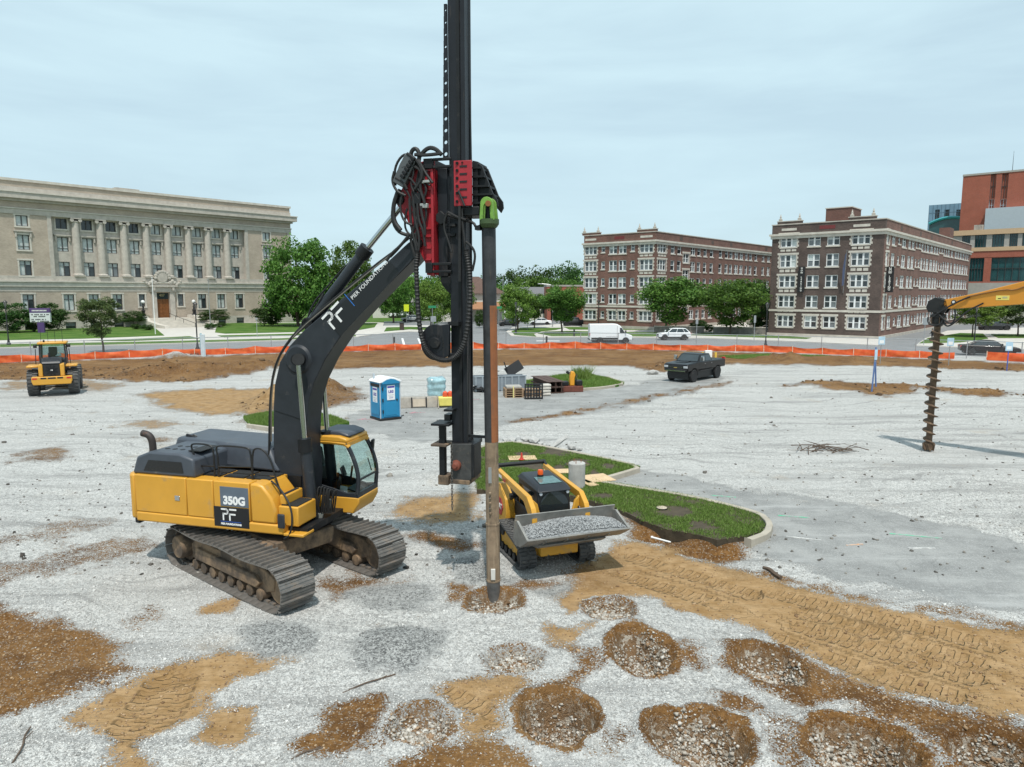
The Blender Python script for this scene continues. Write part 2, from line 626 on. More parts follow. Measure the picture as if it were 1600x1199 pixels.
# ================================================================ the ground of the building lot
# outlines are read off the photograph and laid on the ground; t tan dirt, b brown soil, d dark wet gravel, a old paving
REG = [
 ('b', 1.0, [(-300, 572), (0, 567), (240, 560), (420, 553), (640, 547), (900, 545), (1060, 548), (1200, 552), (1388, 559), (1600, 568), (1900, 580), (1900, 592),
    (1600, 581), (1420, 573), (1240, 570), (1140, 569), (1060, 580), (1010, 580), (980, 572), (860, 571), (740, 573), (640, 573), (540, 576), (440, 578),
    (300, 596), (215, 597), (140, 592), (0, 594), (-300, 600)]),
 ('t', .8, [(215, 614), (330, 606), (425, 608), (470, 614), (440, 632), (400, 650), (330, 648), (260, 638)]),
 ('t', .55, [(0, 596), (120, 592), (200, 600), (160, 612), (60, 606), (0, 610)]),
 ('b', .75, [(385, 625), (470, 600), (560, 606), (570, 628), (500, 640), (470, 634), (420, 644), (388, 660), (370, 650)]),
 ('t', .55, [(175, 665), (240, 655), (300, 662), (230, 672)]),
 ('b', .6, [(40, 705), (95, 700), (130, 712), (60, 722), (20, 722)]),
 ('b', .6, [(205, 684), (250, 682), (285, 688), (240, 693)]),
 ('b', .95, [(1232, 604), (1262, 599), (1310, 596), (1370, 600), (1420, 603), (1490, 607), (1560, 612), (1590, 618), (1540, 622), (1500, 618), (1440, 610), (1380, 620), (1330, 612), (1290, 608)]),
 ('b', .9, [(985, 570), (1040, 568), (1042, 582), (1010, 580)]),
 ('a', 1.0, [(545, 650), (600, 636), (700, 622), (760, 612), (900, 612), (1000, 600), (1038, 590), (1140, 590), (1090, 608), (960, 640), (830, 657), (740, 674), (660, 692), (600, 682), (545, 668)]),
 ('a', 1.0, [(1000, 736), (1100, 750), (1200, 772), (1400, 802), (1600, 850), (1900, 920), (1900, 1030), (1600, 958), (1400, 925), (1290, 900), (1215, 878), (1150, 850), (1180, 815), (1090, 790), (960, 765), (945, 752)]),
 ('t', 1.0, [(935, 862), (985, 845), (1030, 848), (1090, 872), (1220, 905), (1400, 950), (1600, 985), (1900, 1060), (1900, 1199), (1600, 1118), (1400, 1073), (1250, 1012), (1180, 985), (1090, 965), (1020, 945), (960, 926), (930, 938),
    (890, 960), (862, 940), (872, 915), (900, 900)]),
 ('t', .9, [(872, 985), (935, 972), (930, 992), (890, 1008)]),
 ('b', .95, [(1100, 880), (1200, 890), (1300, 918), (1420, 945), (1600, 975), (1900, 1045), (1900, 1062), (1600, 990), (1400, 956), (1250, 920), (1160, 896)]),
 ('b', 1.0, [(970, 806), (1010, 818), (1090, 838), (1172, 848), (1182, 876), (1130, 886), (1060, 868), (995, 848)]),
 ('b', .55, [(1240, 1105), (1330, 1085), (1480, 1105), (1600, 1125), (1900, 1200), (1900, 1400), (1230, 1400), (1225, 1199)]),
 ('b', .9, [(1120, 1000), (1180, 996), (1270, 1030), (1400, 1085), (1600, 1128), (1900, 1200), (1900, 1290), (1560, 1290), (1490, 1190), (1420, 1120), (1310, 1095), (1255, 1112), (1215, 1085), (1150, 1060)]),
 ('b', .9, [(0, 945), (45, 948), (62, 975), (95, 985), (150, 985), (195, 1003), (205, 1045), (120, 1078), (60, 1102), (0, 1118), (-120, 1140), (-120, 940)]),
 ('b', .5, [(0, 878), (100, 852), (230, 838), (250, 856), (140, 888), (40, 908), (0, 925), (-150, 930), (-150, 880)]),
 ('b', .45, [(0, 842), (110, 812), (190, 818), (120, 838), (0, 860)]),
 ('t', 1.0, [(255, 1052), (345, 1020), (440, 1025), (400, 1052), (330, 1070), (300, 1080), (312, 1108), (230, 1150), (245, 1199), (215, 1260), (130, 1290), (170, 1199), (122, 1120), (180, 1085)]),
 ('t', .9, [(330, 1112), (400, 1105), (412, 1150), (370, 1172), (320, 1150)]),
 ('t', .9, [(305, 948), (345, 936), (375, 934), (350, 953), (308, 962)]),
 ('b', .55, [(195, 968), (235, 945), (245, 960), (205, 990)]),
 ('b', .9, [(478, 1170), (540, 1110), (598, 1092), (604, 1130), (590, 1168), (540, 1182), (500, 1190)]),
 ('t', .95, [(686, 1082), (740, 1058), (800, 1066), (792, 1100), (806, 1135), (740, 1150), (720, 1108)]),
 ('b', .85, [(600, 1220), (640, 1186), (700, 1172), (790, 1142), (830, 1170), (850, 1240), (700, 1300)]),
 ('b', .5, [(700, 1060), (790, 1035), (860, 1045), (820, 1062), (740, 1072)]),
 ('t', .75, [(590, 800), (650, 772), (752, 770), (758, 808), (650, 818)]),
 ('b', .8, [(628, 835), (660, 828), (745, 850), (742, 862), (690, 858), (650, 850)]),
 ('b', .8, [(505, 905), (560, 892), (600, 905), (640, 900), (662, 915), (610, 925), (560, 920), (530, 935)]),
 ('b', .45, [(545, 958), (600, 975), (655, 970), (640, 985), (580, 990)]),
 ('b', .9, [(700, 890), (760, 920), (830, 900), (880, 905), (945, 860), (985, 875), (930, 915), (872, 935), (820, 925), (760, 930), (705, 935)]),
 ('b', .85, [(880, 1010), (945, 1000), (965, 1015), (925, 1045), (890, 1085), (862, 1080), (905, 1040)]),
 ('b', .8, [(1050, 1000), (1085, 992), (1105, 1020), (1090, 1050), (1065, 1040)]),
 ('b', .8, [(1110, 1078), (1150, 1072), (1185, 1100), (1130, 1098)]),
 ('b', .55, [(930, 1130), (985, 1110), (1000, 1140), (960, 1180), (925, 1175)]),
 ('b', .7, [(1230, 1125), (1260, 1120), (1275, 1180), (1240, 1199)]),
 ('b', 1.0, [(800, 658.5), (880, 645.5), (960, 630.5), (1040, 613.5), (1140, 597.5), (1140, 600), (1045, 616.5), (960, 634), (880, 649), (800, 661.5)]),
 ('d', .9, [(380, 985), (430, 968), (480, 972), (495, 990), (470, 1012), (420, 1022), (375, 1008)]),
 ('d', 1.0, [(540, 1010), (580, 985), (640, 980), (685, 1000), (682, 1025), (640, 1050), (580, 1052), (545, 1035)]),
 ('d', .65, [(545, 930), (590, 910), (650, 908), (680, 925), (655, 950), (590, 958)]),
 ('d', 1.0, [(700, 880), (735, 868), (785, 885), (800, 905), (770, 920), (715, 905)]),
 ('d', .6, [(800, 925), (850, 915), (895, 905), (900, 922), (850, 935)]),
]
# pits: centre and half-axes in photo pixels, depth in metres, rim height
PITS = [(805, 1031, 52, 25, .16, .02, .5), (655, 1136, 62, 36, .22, .04, .6), (872, 1125, 66, 50, .62, .06, 1), (1005, 1021, 54, 42, .5, .05, 1),
  (950, 952, 46, 21, .2, .03, .7), (1205, 1040, 62, 38, .36, .07, .9), (1092, 1158, 90, 52, .5, .08, 1), (1345, 1168, 95, 52, .5, .07, 1),
  (1560, 1180, 78, 42, .55, .06, 1), (772, 940, 52, 22, .34, .04, .8)]
# heaps and swells
HEAPS = [(300, 582, 90, 6, .7), (395, 577, 60, 5, .8), (235, 586, 40, 6, .5), (430, 624, 34, 6, .8), (516, 614, 26, 5, 1.1), (560, 625, 36, 5, .6), (400, 640, 30, 8, .35), (1290, 604, 60, 5, .35),
   (1400, 607, 60, 5, .3), (1520, 614, 60, 5, .35), (1230, 563, 50, 4, .8), (1330, 562, 50, 4, .5), (1030, 574, 24, 4, .5), (275, 556, 30, 3, .7),
   (612, 1015, 75, 36, .16), (430, 992, 62, 32, .12), (735, 888, 45, 20, .15), (690, 745, 60, 10, .25), (1130, 862, 60, 9, -.45), (1035, 838, 40, 8, -.4),
   (60, 1010, 60, 40, .12), (110, 945, 60, 40, .14), (250, 1130, 80, 60, -.05)]
LANES = [((1200, 922), (1560, 1012)), ((1255, 952), (1535, 1040)), ((1245, 972), (1530, 1062)), ((1180, 985), (1500, 1090)), ((985, 868), (1180, 930)), ((975, 900), (1130, 945)),
   ((690, 1080), (800, 1140)), ((255, 1060), (190, 1150)), ((285, 1055), (235, 1160))]


def ell(x, y, e):
 """normalised distance from the centre of an ellipse given in photo pixels"""
 px, py, rx, ry = e[:4]
 c, r_, n_, f_ = G(px, py), G(px + rx, py), G(px, py + ry), G(px, max(py - ry, 470))
 a = abs(r_.x - c.x)
 b = (abs(n_.y - c.y) + abs(f_.y - c.y)) / 2
 return np.sqrt(((x - c.x) / a) ** 2 + ((y - (n_.y + f_.y) / 2) / b) ** 2), min(a, b)


def ground_fields(x, y):
 z = (fbm(x * .35, y * .35, 4, 3) - .5) * .16
 near = np.clip((60 - y) / 40, 0, 1)
 z += (fbm(x * 3.1, y * 3.1, 3, 9) - .5) * .055 * near
 z *= np.clip((75 - y) / 10, 0, 1)
 flat = np.exp(-(((x + 5.6) ** 2 + (y - 16.9) ** 2) / 9) ** 2) + np.exp(-(((x - .8) ** 2 + (y - 17.9) ** 2) / 3) ** 2)
 z = z * (1 - flat) - .025 * flat                              # trodden flat under the machines
 m = {k: np.zeros(x.shape) for k in 'tbda'}
 pit = np.zeros(x.shape)
 wob = (fbm(x * 1.3, y * 1.3, 4, 21) - .5)
 for k, amt, pts in REG:
  d = sd_poly(x, y, gpoly(pts))
  soft = .26 + .012 * np.maximum(y - 10, 0)
  d = d + wob * (.7 + .03 * y)
  v = np.clip(.5 - d / (2 * soft), 0, 1) * amt
  m[k] = np.maximum(m[k], v)
  if k == 'd':
   m['b'] *= 1 - v
   m['t'] *= 1 - v
 paved = m['a']
 z = z * (1 - .75 * paved)
 z -= .03 * m['t']
 for h in HEAPS:
  r, _ = ell(x, y, h)
  bump = np.exp(-r * r * 1.6)
  z += h[4] * bump * (1 if h[4] < .3 else .25 + 1.5 * fbm(x * .8, y * .8, 5, 5) ** 1.3)
 for p in PITS:
  r, mn = ell(x, y, p)
  r = r * 1.1 + (fbm(x * 2.2, y * 2.2, 4, 31) - .5) * .55
  bowl = np.clip((1 - r) / .55, 0, 1)
  bowl = bowl * bowl * (3 - 2 * bowl)
  rim = np.exp(-((r - 1.12) / .16) ** 2)
  z += -1.15 * p[4] * bowl ** .75 + p[5] * rim + (fbm(x * 9, y * 9, 2, 8) - .5) * .10 * bowl * p[6]
  ins = np.clip((1.0 - r) / .2, 0, 1)
  pit = np.maximum(pit, ins * p[6])
  ring = np.clip((1.25 - r) / .2, 0, 1) * p[6]
  m['b'] = np.maximum(m['b'], ring * .95)
  m['t'] *= 1 - np.clip(ring * 2, 0, 1)
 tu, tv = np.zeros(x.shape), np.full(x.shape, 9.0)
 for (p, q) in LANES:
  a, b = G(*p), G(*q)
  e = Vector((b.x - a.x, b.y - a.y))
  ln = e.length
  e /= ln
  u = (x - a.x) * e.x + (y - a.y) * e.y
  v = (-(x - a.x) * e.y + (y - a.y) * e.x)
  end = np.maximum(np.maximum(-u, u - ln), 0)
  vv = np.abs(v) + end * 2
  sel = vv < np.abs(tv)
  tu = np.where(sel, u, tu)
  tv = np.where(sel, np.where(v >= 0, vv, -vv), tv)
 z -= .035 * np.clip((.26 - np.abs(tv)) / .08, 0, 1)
 return z, m, pit, tu, tv


NC, NR = 720, 440
tt = np.linspace(-1.3, 1.3, NC)
rows = np.concatenate([np.linspace(1560, 560, NR - 60), np.linspace(556, 466, 52), np.array([464.5, 463.2, 462, 461, 460.3, 459.8, 459.3, 459.0])])
yy = np.array([G(800, r).y for r in rows])
gx = tt[None, :] * yy[:, None]
gy = np.repeat(yy[:, None], NC, 1)
gx, gy = gx.ravel(), gy.ravel()
gz, gm, gpit, gtu, gtv = ground_fields(gx, gy)
nr = len(rows)
ii = (np.arange(nr - 1)[:, None] * NC + np.arange(NC - 1)[None, :]).ravel()
gfaces = np.stack([ii, ii + 1, ii + NC + 1, ii + NC], -1)


def ground_material():
 m, N, L, P = _base('lot_ground')
 tc = _n(N, 'TexCoord')
 pos = tc.outputs['Object']

 def at(name):
  a = _n(N, 'Attribute')
  a.attribute_name = name
  return a.outputs['Fac']

 def noise(scale, detail=6.0, rough=.62, vec=pos):
  n = _n(N, 'TexNoise', Scale=scale, Detail=detail, Roughness=rough)
  L.new(vec, n.inputs['Vector'])
  return n.outputs['Fac']

 def vor(scale, feature='F1'):
  v = _n(N, 'TexVoronoi', Scale=scale)
  v.feature = feature
  L.new(pos, v.inputs['Vector'])
  return v
 edge = noise(2.4, 9.0, .7)
 fine = noise(26, 4.0, .7)
 lobes = noise(.7, 9.0, .72)
 grit = noise(9.0, 6.0, .7)
 # crushed stone: every stone its own tone
 v1, v2 = vor(42), vor(17)
 sep1 = _n(N, 'SeparateColor')
 L.new(v1.outputs['Color'], sep1.inputs[0])
 sep2 = _n(N, 'SeparateColor')
 L.new(v2.outputs['Color'], sep2.inputs[0])
 tone = _math(N, L, 'ADD', _math(N, L, 'MULTIPLY', sep1.outputs[0], .62), _math(N, L, 'MULTIPLY', sep2.outputs[1], .38))
 gcol = _mixc(N, L, _range(N, L, tone, .12, .85), (.26, .258, .25), (.63, .622, .597))
 big = noise(.16, 6.0, .6)
 gcol = _mixc(N, L, _range(N, L, big, .38, .66, 0, .55), gcol, (.455, .45, .434))
 mp = _n(N, 'Mapping')
 mp.inputs['Scale'].default_value = (.10, .9, 1)
 mp.inputs['Rotation'].default_value = (0, 0, .16)
 L.new(pos, mp.inputs['Vector'])
 streak = noise(1.0, 8.0, .68, mp.outputs['Vector'])
 gcol = _mixc(N, L, _range(N, L, streak, .47, .68, 0, .65), gcol, (.24, .237, .23))
 mpb = _n(N, 'Mapping')
 mpb.inputs['Scale'].default_value = (.22, 3.4, 1)
 mpb.inputs['Rotation'].default_value = (0, 0, -.12)
 wav = _n(N, 'VectorMath')
 wav.operation = 'MULTIPLY_ADD'
 nzw = _n(N, 'TexNoise', Scale=.12, Detail=3.0)
 L.new(pos, nzw.inputs['Vector'])
 L.new(nzw.outputs['Color'], wav.inputs[0])
 wav.inputs[1].default_value = (9, 9, 0)
 L.new(pos, wav.inputs[2])
 L.new(wav.outputs[0], mpb.inputs['Vector'])
 ruts = noise(1.0, 6.0, .7, mpb.outputs['Vector'])
 gcol = _mixc(N, L, _range(N, L, ruts, .51, .66, 0, .6), gcol, (.215, .212, .205))
 gcol = _mixc(N, L, _range(N, L, noise(.28, 7.0, .7), .56, .74, 0, .42), gcol, (.37, .29, .20))
 gcol = _mixc(N, L, _range(N, L, streak, .26, .44, .45, 0), gcol, (.60, .593, .57))
 # dirt kinds
 tcol = _mixc(N, L, _range(N, L, edge, .3, .7), (.31, .20, .105), (.45, .315, .19))
 tcol = _mixc(N, L, _range(N, L, fine, .55, .8, 0, .55), tcol, (.25, .15, .07))
 tcol = _mixc(N, L, _range(N, L, lobes, .5, .66, 0, .6), tcol, (.24, .145, .068))
 bcol = _mixc(N, L, _range(N, L, grit, .3, .72), (.12, .060, .026), (.31, .178, .085))
 bcol = _mixc(N, L, _range(N, L, big, .42, .6, 0, .6), bcol, (.32, .20, .105))
 bcol = _mixc(N, L, _range(N, L, noise(.55, 8.0, .7), .46, .62, 0, .6), bcol, (.095, .050, .025))
 bcol = _mixc(N, L, _range(N, L, sep1.outputs[1], .88, .96, 0, .6), bcol, (.46, .43, .38))
 dcol = _mixc(N, L, _range(N, L, tone, .1, .9), (.10, .102, .10), (.42, .422, .41))
 acol = _mixc(N, L, _range(N, L, noise(.7, 9.0, .7), .32, .68), (.20, .202, .198), (.30, .30, .292))
 acol = _mixc(N, L, _range(N, L, sep1.outputs[2], .55, 1.0, 0, .35), acol, (.46, .46, .45))
 acol = _mixc(N, L, _range(N, L, streak, .50, .76, 0, .6), acol, (.50, .50, .49))
 ck = vor(.33, 'DISTANCE_TO_EDGE')
 wv = _n(N, 'VectorMath')
 wv.operation = 'ADD'
 nzc = _n(N, 'TexNoise', Scale=.8, Detail=5.0)
 L.new(pos, nzc.inputs['Vector'])
 L.new(pos, wv.inputs[0])
 L.new(nzc.outputs['Color'], wv.inputs[1])
 L.new(wv.outputs[0], ck.inputs['Vector'])
 acol = _mixc(N, L, _range(N, L, ck.outputs['Distance'], .0, .010, .22, 0), acol, (.12, .12, .12))

 def richer(col, sat, val):
  h_ = _n(N, 'HueSaturation', Saturation=sat, Value=val)
  L.new(col, h_.inputs['Color'])
  return h_.outputs['Color']
 tcol, bcol = richer(tcol, 1.12, .86), richer(bcol, 1.12, .84)

 def mask(name, k=.75, soft=.16, off=0.0):
  s_ = _math(N, L, 'ADD', at(name), _math(N, L, 'MULTIPLY', _math(N, L, 'SUBTRACT', edge, .5 - off), k))
  s_ = _math(N, L, 'ADD', s_, _math(N, L, 'MULTIPLY', _math(N, L, 'SUBTRACT', lobes, .5), k * .8))
  s_ = _math(N, L, 'ADD', s_, _math(N, L, 'MULTIPLY', _math(N, L, 'SUBTRACT', sep1.outputs[0], .5), .55))
  inside = _range(N, L, at(name), .02, .12)
  return _math(N, L, 'MULTIPLY', _range(N, L, s_, .5 - soft, .5 + soft), inside)
 c = gcol
 ma = mask('m_a', .15, .1)
 c = _mixc(N, L, ma, c, acol)
 mb = mask('m_b', 1.0, .14)
 c = _mixc(N, L, mb, c, bcol)
 mt = mask('m_t', .8, .12, .03)
 c = _mixc(N, L, mt, c, tcol)
 md = mask('m_d', .5, .3)
 c = _mixc(N, L, md, c, dcol)
 pcol = _mixc(N, L, _range(N, L, sep2.outputs[0], .35, .75), (.17, .11, .065), (.44, .40, .34))
 pcol = _mixc(N, L, _range(N, L, edge, .42, .56), pcol, (.20, .125, .068))
 mp_ = mask('m_p', .3, .2)
 c = _mixc(N, L, mp_, c, pcol)
 # relief
 soil = _math(N, L, 'MAXIMUM', mt, mb)
 h1 = _math(N, L, 'MULTIPLY', v1.outputs['Distance'], _math(N, L, 'SUBTRACT', 1.0, _math(N, L, 'MAXIMUM', _math(N, L, 'MULTIPLY', mt, .9), ma)))
 h1 = _math(N, L, 'MULTIPLY', h1, -.6)
 h2 = _math(N, L, 'MULTIPLY', grit, _math(N, L, 'MULTIPLY_ADD', mb, 1.6, .5))
 # tread marks pressed into the dirt: bars across each half of a lane
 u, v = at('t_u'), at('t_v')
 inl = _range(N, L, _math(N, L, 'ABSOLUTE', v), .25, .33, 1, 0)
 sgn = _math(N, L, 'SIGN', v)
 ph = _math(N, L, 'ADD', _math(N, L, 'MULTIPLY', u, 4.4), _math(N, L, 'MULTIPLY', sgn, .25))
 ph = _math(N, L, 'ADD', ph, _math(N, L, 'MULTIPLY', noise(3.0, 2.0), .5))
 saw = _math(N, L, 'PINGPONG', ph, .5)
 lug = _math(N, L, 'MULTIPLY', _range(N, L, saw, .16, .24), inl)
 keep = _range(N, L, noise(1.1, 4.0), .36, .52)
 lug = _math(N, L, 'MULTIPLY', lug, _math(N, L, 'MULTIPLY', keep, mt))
 hh = _math(N, L, 'ADD', _math(N, L, 'ADD', h1, h2), _math(N, L, 'MULTIPLY', lug, -3.2))
 mp2 = _n(N, 'Mapping')
 mp2.inputs['Scale'].default_value = (.9, 7, 1)
 mp2.inputs['Rotation'].default_value = (0, 0, .52)
 L.new(pos, mp2.inputs['Vector'])
 scrape = noise(1.0, 5.0, .6, mp2.outputs['Vector'])
 hh = _math(N, L, 'ADD', hh, _math(N, L, 'MULTIPLY', _math(N, L, 'MULTIPLY', scrape, mt), 2.2))
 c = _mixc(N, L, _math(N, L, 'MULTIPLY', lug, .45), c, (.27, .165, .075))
 L.new(c, P.inputs['Base Color'])
 P.inputs['Roughness'].default_value = .95
 P.inputs['Specular IOR Level'].default_value = .15
 b = _n(N, 'Bump', Strength=.75, Distance=.045)
 L.new(hh, b.inputs['Height'])
 L.new(b.outputs['Normal'], P.inputs['Normal'])
 return m


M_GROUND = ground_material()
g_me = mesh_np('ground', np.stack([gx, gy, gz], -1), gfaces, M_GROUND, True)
for k in 'tbda':
 fattr(g_me, 'm_' + k, gm[k])
fattr(g_me, 'm_p', gpit)
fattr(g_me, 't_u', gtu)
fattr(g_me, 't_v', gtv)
link_mesh('ground', g_me, kind='structure')
fp = MB()
fp.add([(-8000, -3000, -1.6), (8000, -3000, -1.6), (8000, 8500, -1.6), (-8000, 8500, -1.6)], [(0, 1, 2, 3)])
tag(fp.build('terrain', pm('far_land', (.10, .12, .06), .9, var=.3, vscale=.01)), kind='structure')


def ground_z(x, y):
 z, *_ = ground_fields(np.array([float(x)]), np.array([float(y)]))
 return float(z[0])


# loose stones: nearest part of the lot, and coarse rock in the pits
def stones():
 r = np.random.default_rng(5)
 n = 90000
 py = 1250 - (1250 - 760) * r.power(1.4, n)
 px = r.uniform(-120, 1720, n)
 d = np.array([ray(800, q).y / -ray(800, q).z for q in np.linspace(1300, 700, 601)]) * CAM_H
 y = np.interp(-py, -np.linspace(1300, 700, 601), d)
 x = (px - 800) / FPX * y / (_cp + (CY - py) / FPX * _sp)
 x = x * 1.0
 z, m, pit, tu, tv = ground_fields(x, y)
 wob = r.uniform(0, 1, n)
 soil = np.maximum(np.maximum(m['t'] * 1.2, m['b'] * 1.05), m['a'] * 1.0)
 keep = (wob > soil) & (pit < .3) & (m['d'] < .4)
 size = r.uniform(.014, .034, n) * (1 + (r.uniform(0, 1, n) > .97) * r.uniform(.2, 1.2, n))
 P3 = np.stack([x, y, z + size * .12], -1)
 def stonemat(name, a, b):
  mm, N, L, P = _base(name)
  geo = _n(N, 'NewGeometry')
  L.new(_mixc(N, L, geo.outputs['Random Per Island'], a, b), P.inputs['Base Color'])
  P.inputs['Roughness'].default_value = .9
  P.inputs['Specular IOR Level'].default_value = .2
  return mm
 pale = stonemat('pale_stone', (.28, .277, .267), (.67, .66, .635))
 link_mesh('gravel', stones_mesh('gravel', P3[keep], size[keep], pale, 2), 'pale crushed stone spread over the building lot', 'gravel', 'stuff')
 kd = (m['d'] > .25) & (wob > .1)
 link_mesh('dark_gravel', stones_mesh('dark_gravel', P3[kd], size[kd] * .8, stonemat('grey_stone', (.08, .082, .082), (.40, .405, .395)), 3), 'dark grey gravel in small round heaps near the drill', 'gravel', 'stuff')
 ks = (soil > .55) & (pit < .3) & (m['a'] < .3) & (wob > .80)
 link_mesh('soil_clods', stones_mesh('soil_clods', P3[ks] , size[ks] * r.uniform(.6, 1.8, ks.sum()), stonemat('clod', (.17, .10, .055), (.42, .29, .17)), 4), 'brown clods of soil lying on the dirt', 'soil', 'stuff')
 # bits of dark rubble strewn over the gravel, clods on the far soil
 n2 = 9000
 p2 = np.array([G(a_, b_).xy for a_, b_ in zip(r.uniform(-60, 1660, n2), 575 + 330 * r.power(.75, n2))])
 z2, m2, *_ = ground_fields(p2[:, 0], p2[:, 1])
 s2 = np.maximum(m2['b'], m2['t'])
 a2 = (s2 < .3) & (r.uniform(0, 1, n2) < .16)
 sz2 = r.uniform(.03, .10, n2) * (1 + (r.uniform(0, 1, n2) > .95) * 1.5)
 P2 = np.concatenate([p2, (z2 + .01)[:, None]], 1)
 link_mesh('loose_debris', stones_mesh('loose_debris', P2[a2], sz2[a2], stonemat('debris', (.05, .045, .04), (.30, .28, .25)), 12), 'small dark bits of rubble strewn over the gravel', 'debris', 'stuff')
 b2 = (m2['b'] > .4) & (p2[:, 1] > 33)
 link_mesh('far_clods', stones_mesh('far_clods', P2[b2], sz2[b2] * np.clip(p2[b2, 1] / 24, 1.2, 3), stonemat('far_clod', (.06, .038, .024), (.26, .17, .10)), 13), 'dark clods of turned soil at the back of the lot', 'soil', 'stuff')
 # pits
 pts, sz = [], []
 for p in PITS:
  c = G(p[0], p[1])
  a = abs(G(p[0] + p[2], p[1]).x - c.x)
  k = int(3200 * p[6] * (a / .8) ** 2)
  q = r.normal(0, .38, (k, 2))
  q = q[(q ** 2).sum(1) < .62]
  n_, f_ = G(p[0], p[1] + p[3]), G(p[0], p[1] - p[3])
  bb = abs(f_.y - n_.y) / 2
  pts.append(np.stack([c.x + q[:, 0] * a, (n_.y + f_.y) / 2 + q[:, 1] * bb], -1))
  sz.append(r.uniform(.02, .05, len(q)) + (r.uniform(0, 1, len(q)) > .9) * r.uniform(.01, .05, len(q)))
 pts, sz = np.concatenate(pts), np.concatenate(sz)
 z, *_ = ground_fields(pts[:, 0], pts[:, 1])
 three = np.concatenate([pts, (z + sz * .2)[:, None]], 1)
 pick = r.uniform(0, 1, len(sz)) < .74
 link_mesh('pit_rubble', stones_mesh('pit_rubble', three[pick], sz[pick], stonemat('rubble', (.25, .22, .18), (.60, .57, .52)), 6), 'pale broken rock in the bottoms of the round pits', 'rubble', 'stuff')
 link_mesh('pit_soil', stones_mesh('pit_soil', three[~pick], sz[~pick] * 1.1, stonemat('rubble_soil', (.15, .09, .05), (.36, .25, .16)), 7), 'brown soil lumps among the rock in the round pits', 'soil', 'stuff')


stones()
# ================================================================ buildings
HEAD = 49.5                                                       # street grid: the long sides recede to the right
M_LIME = pm('limestone', (.46, .42, .37), .85, var=.16, vscale=1.2, dirt=((.20, .185, .17), .25, .7), bump=.15, bscale=8)
M_LIME2 = pm('pale_limestone', (.55, .51, .45), .85, var=.14, vscale=1.0, dirt=((.25, .23, .21), .22, .9))
M_BUFF = brick('buff_brick', (.40, .325, .255), (.47, .39, .31), (.38, .33, .285), .3, .1, .14)
M_BRICK_D = brick('dark_brown_brick', (.075, .052, .045), (.115, .079, .067), (.115, .095, .085), var=.3)
M_BRICK_R = brick('red_brown_brick', (.145, .068, .052), (.20, .094, .072), (.175, .13, .11), var=.26)
M_BRICK_H = brick('red_brick', (.30, .075, .045), (.37, .105, .065), (.30, .15, .11), var=.1)
M_WFRAME = pm('white_window_frame', (.78, .79, .79), .5, var=.04)
M_DFRAME = pm('dark_window_frame', (.06, .06, .06), .5)
M_ROOF = pm('roof_membrane', (.24, .24, .24), .9)


def panemat(name, col, rough=.08, spec=.6):
 return pm(name, col, rough, var=.25, vscale=.7, spec=spec)


M_P_DARK = panemat('window_glass_dark', (.035, .045, .05))
M_P_MID = panemat('window_glass_curtain', (.16, .18, .19))
M_P_BLIND = panemat('window_glass_blind', (.50, .54, .53), .2, .4)
M_P_TEAL = panemat('window_glass_teal', (.02, .075, .08))

_win = {}


def win_meshes(w, h, cols, split, fw, mw, mats, depth=.10, key=''):
 """frame mesh and pane mesh of a window: cols lights side by side, meeting rail at split of the height (0: none)"""
 k = (round(w, 2), round(h, 2), cols, split, fw, mw, tuple(m.name for m in mats), key)
 if k in _win:
  return _win[k]
 a = MB()
 a.box(0, fw, 0, depth, 0, h).box(w - fw, w, 0, depth, 0, h).box(fw, w - fw, 0, depth, 0, fw).box(fw, w - fw, 0, depth, h - fw, h)
 iw = (w - 2 * fw - (cols - 1) * mw) / cols
 pv, pf, pi = [], [], []
 for i in range(cols):
  x0 = fw + i * (iw + mw)
  if i:
   a.box(x0 - mw, x0, .01, depth, fw, h - fw)
  zs = [fw, fw + split * (h - 2 * fw), h - fw] if split else [fw, h - fw]
  if split:
   a.box(x0, x0 + iw, .02, depth, zs[1] - fw * .35, zs[1] + fw * .35)
  for j in range(len(zs) - 1):
   o = len(pv)
   pv += [(x0, depth * .7, zs[j]), (x0 + iw, depth * .7, zs[j]), (x0 + iw, depth * .7, zs[j + 1]), (x0, depth * .7, zs[j + 1])]
   pf.append((o, o + 1, o + 2, o + 3))
   pi.append((i + j * cols) % len(mats))
 fm = a.mesh('window', 0)
 pme = bpy.data.meshes.new('pane')
 pme.from_pydata(pv, [], pf)
 for m in mats:
  pme.materials.append(m)
 pme.polygons.foreach_set('material_index', pi)
 pme.update()
 _win[k] = (fm, pme)
 return _win[k]


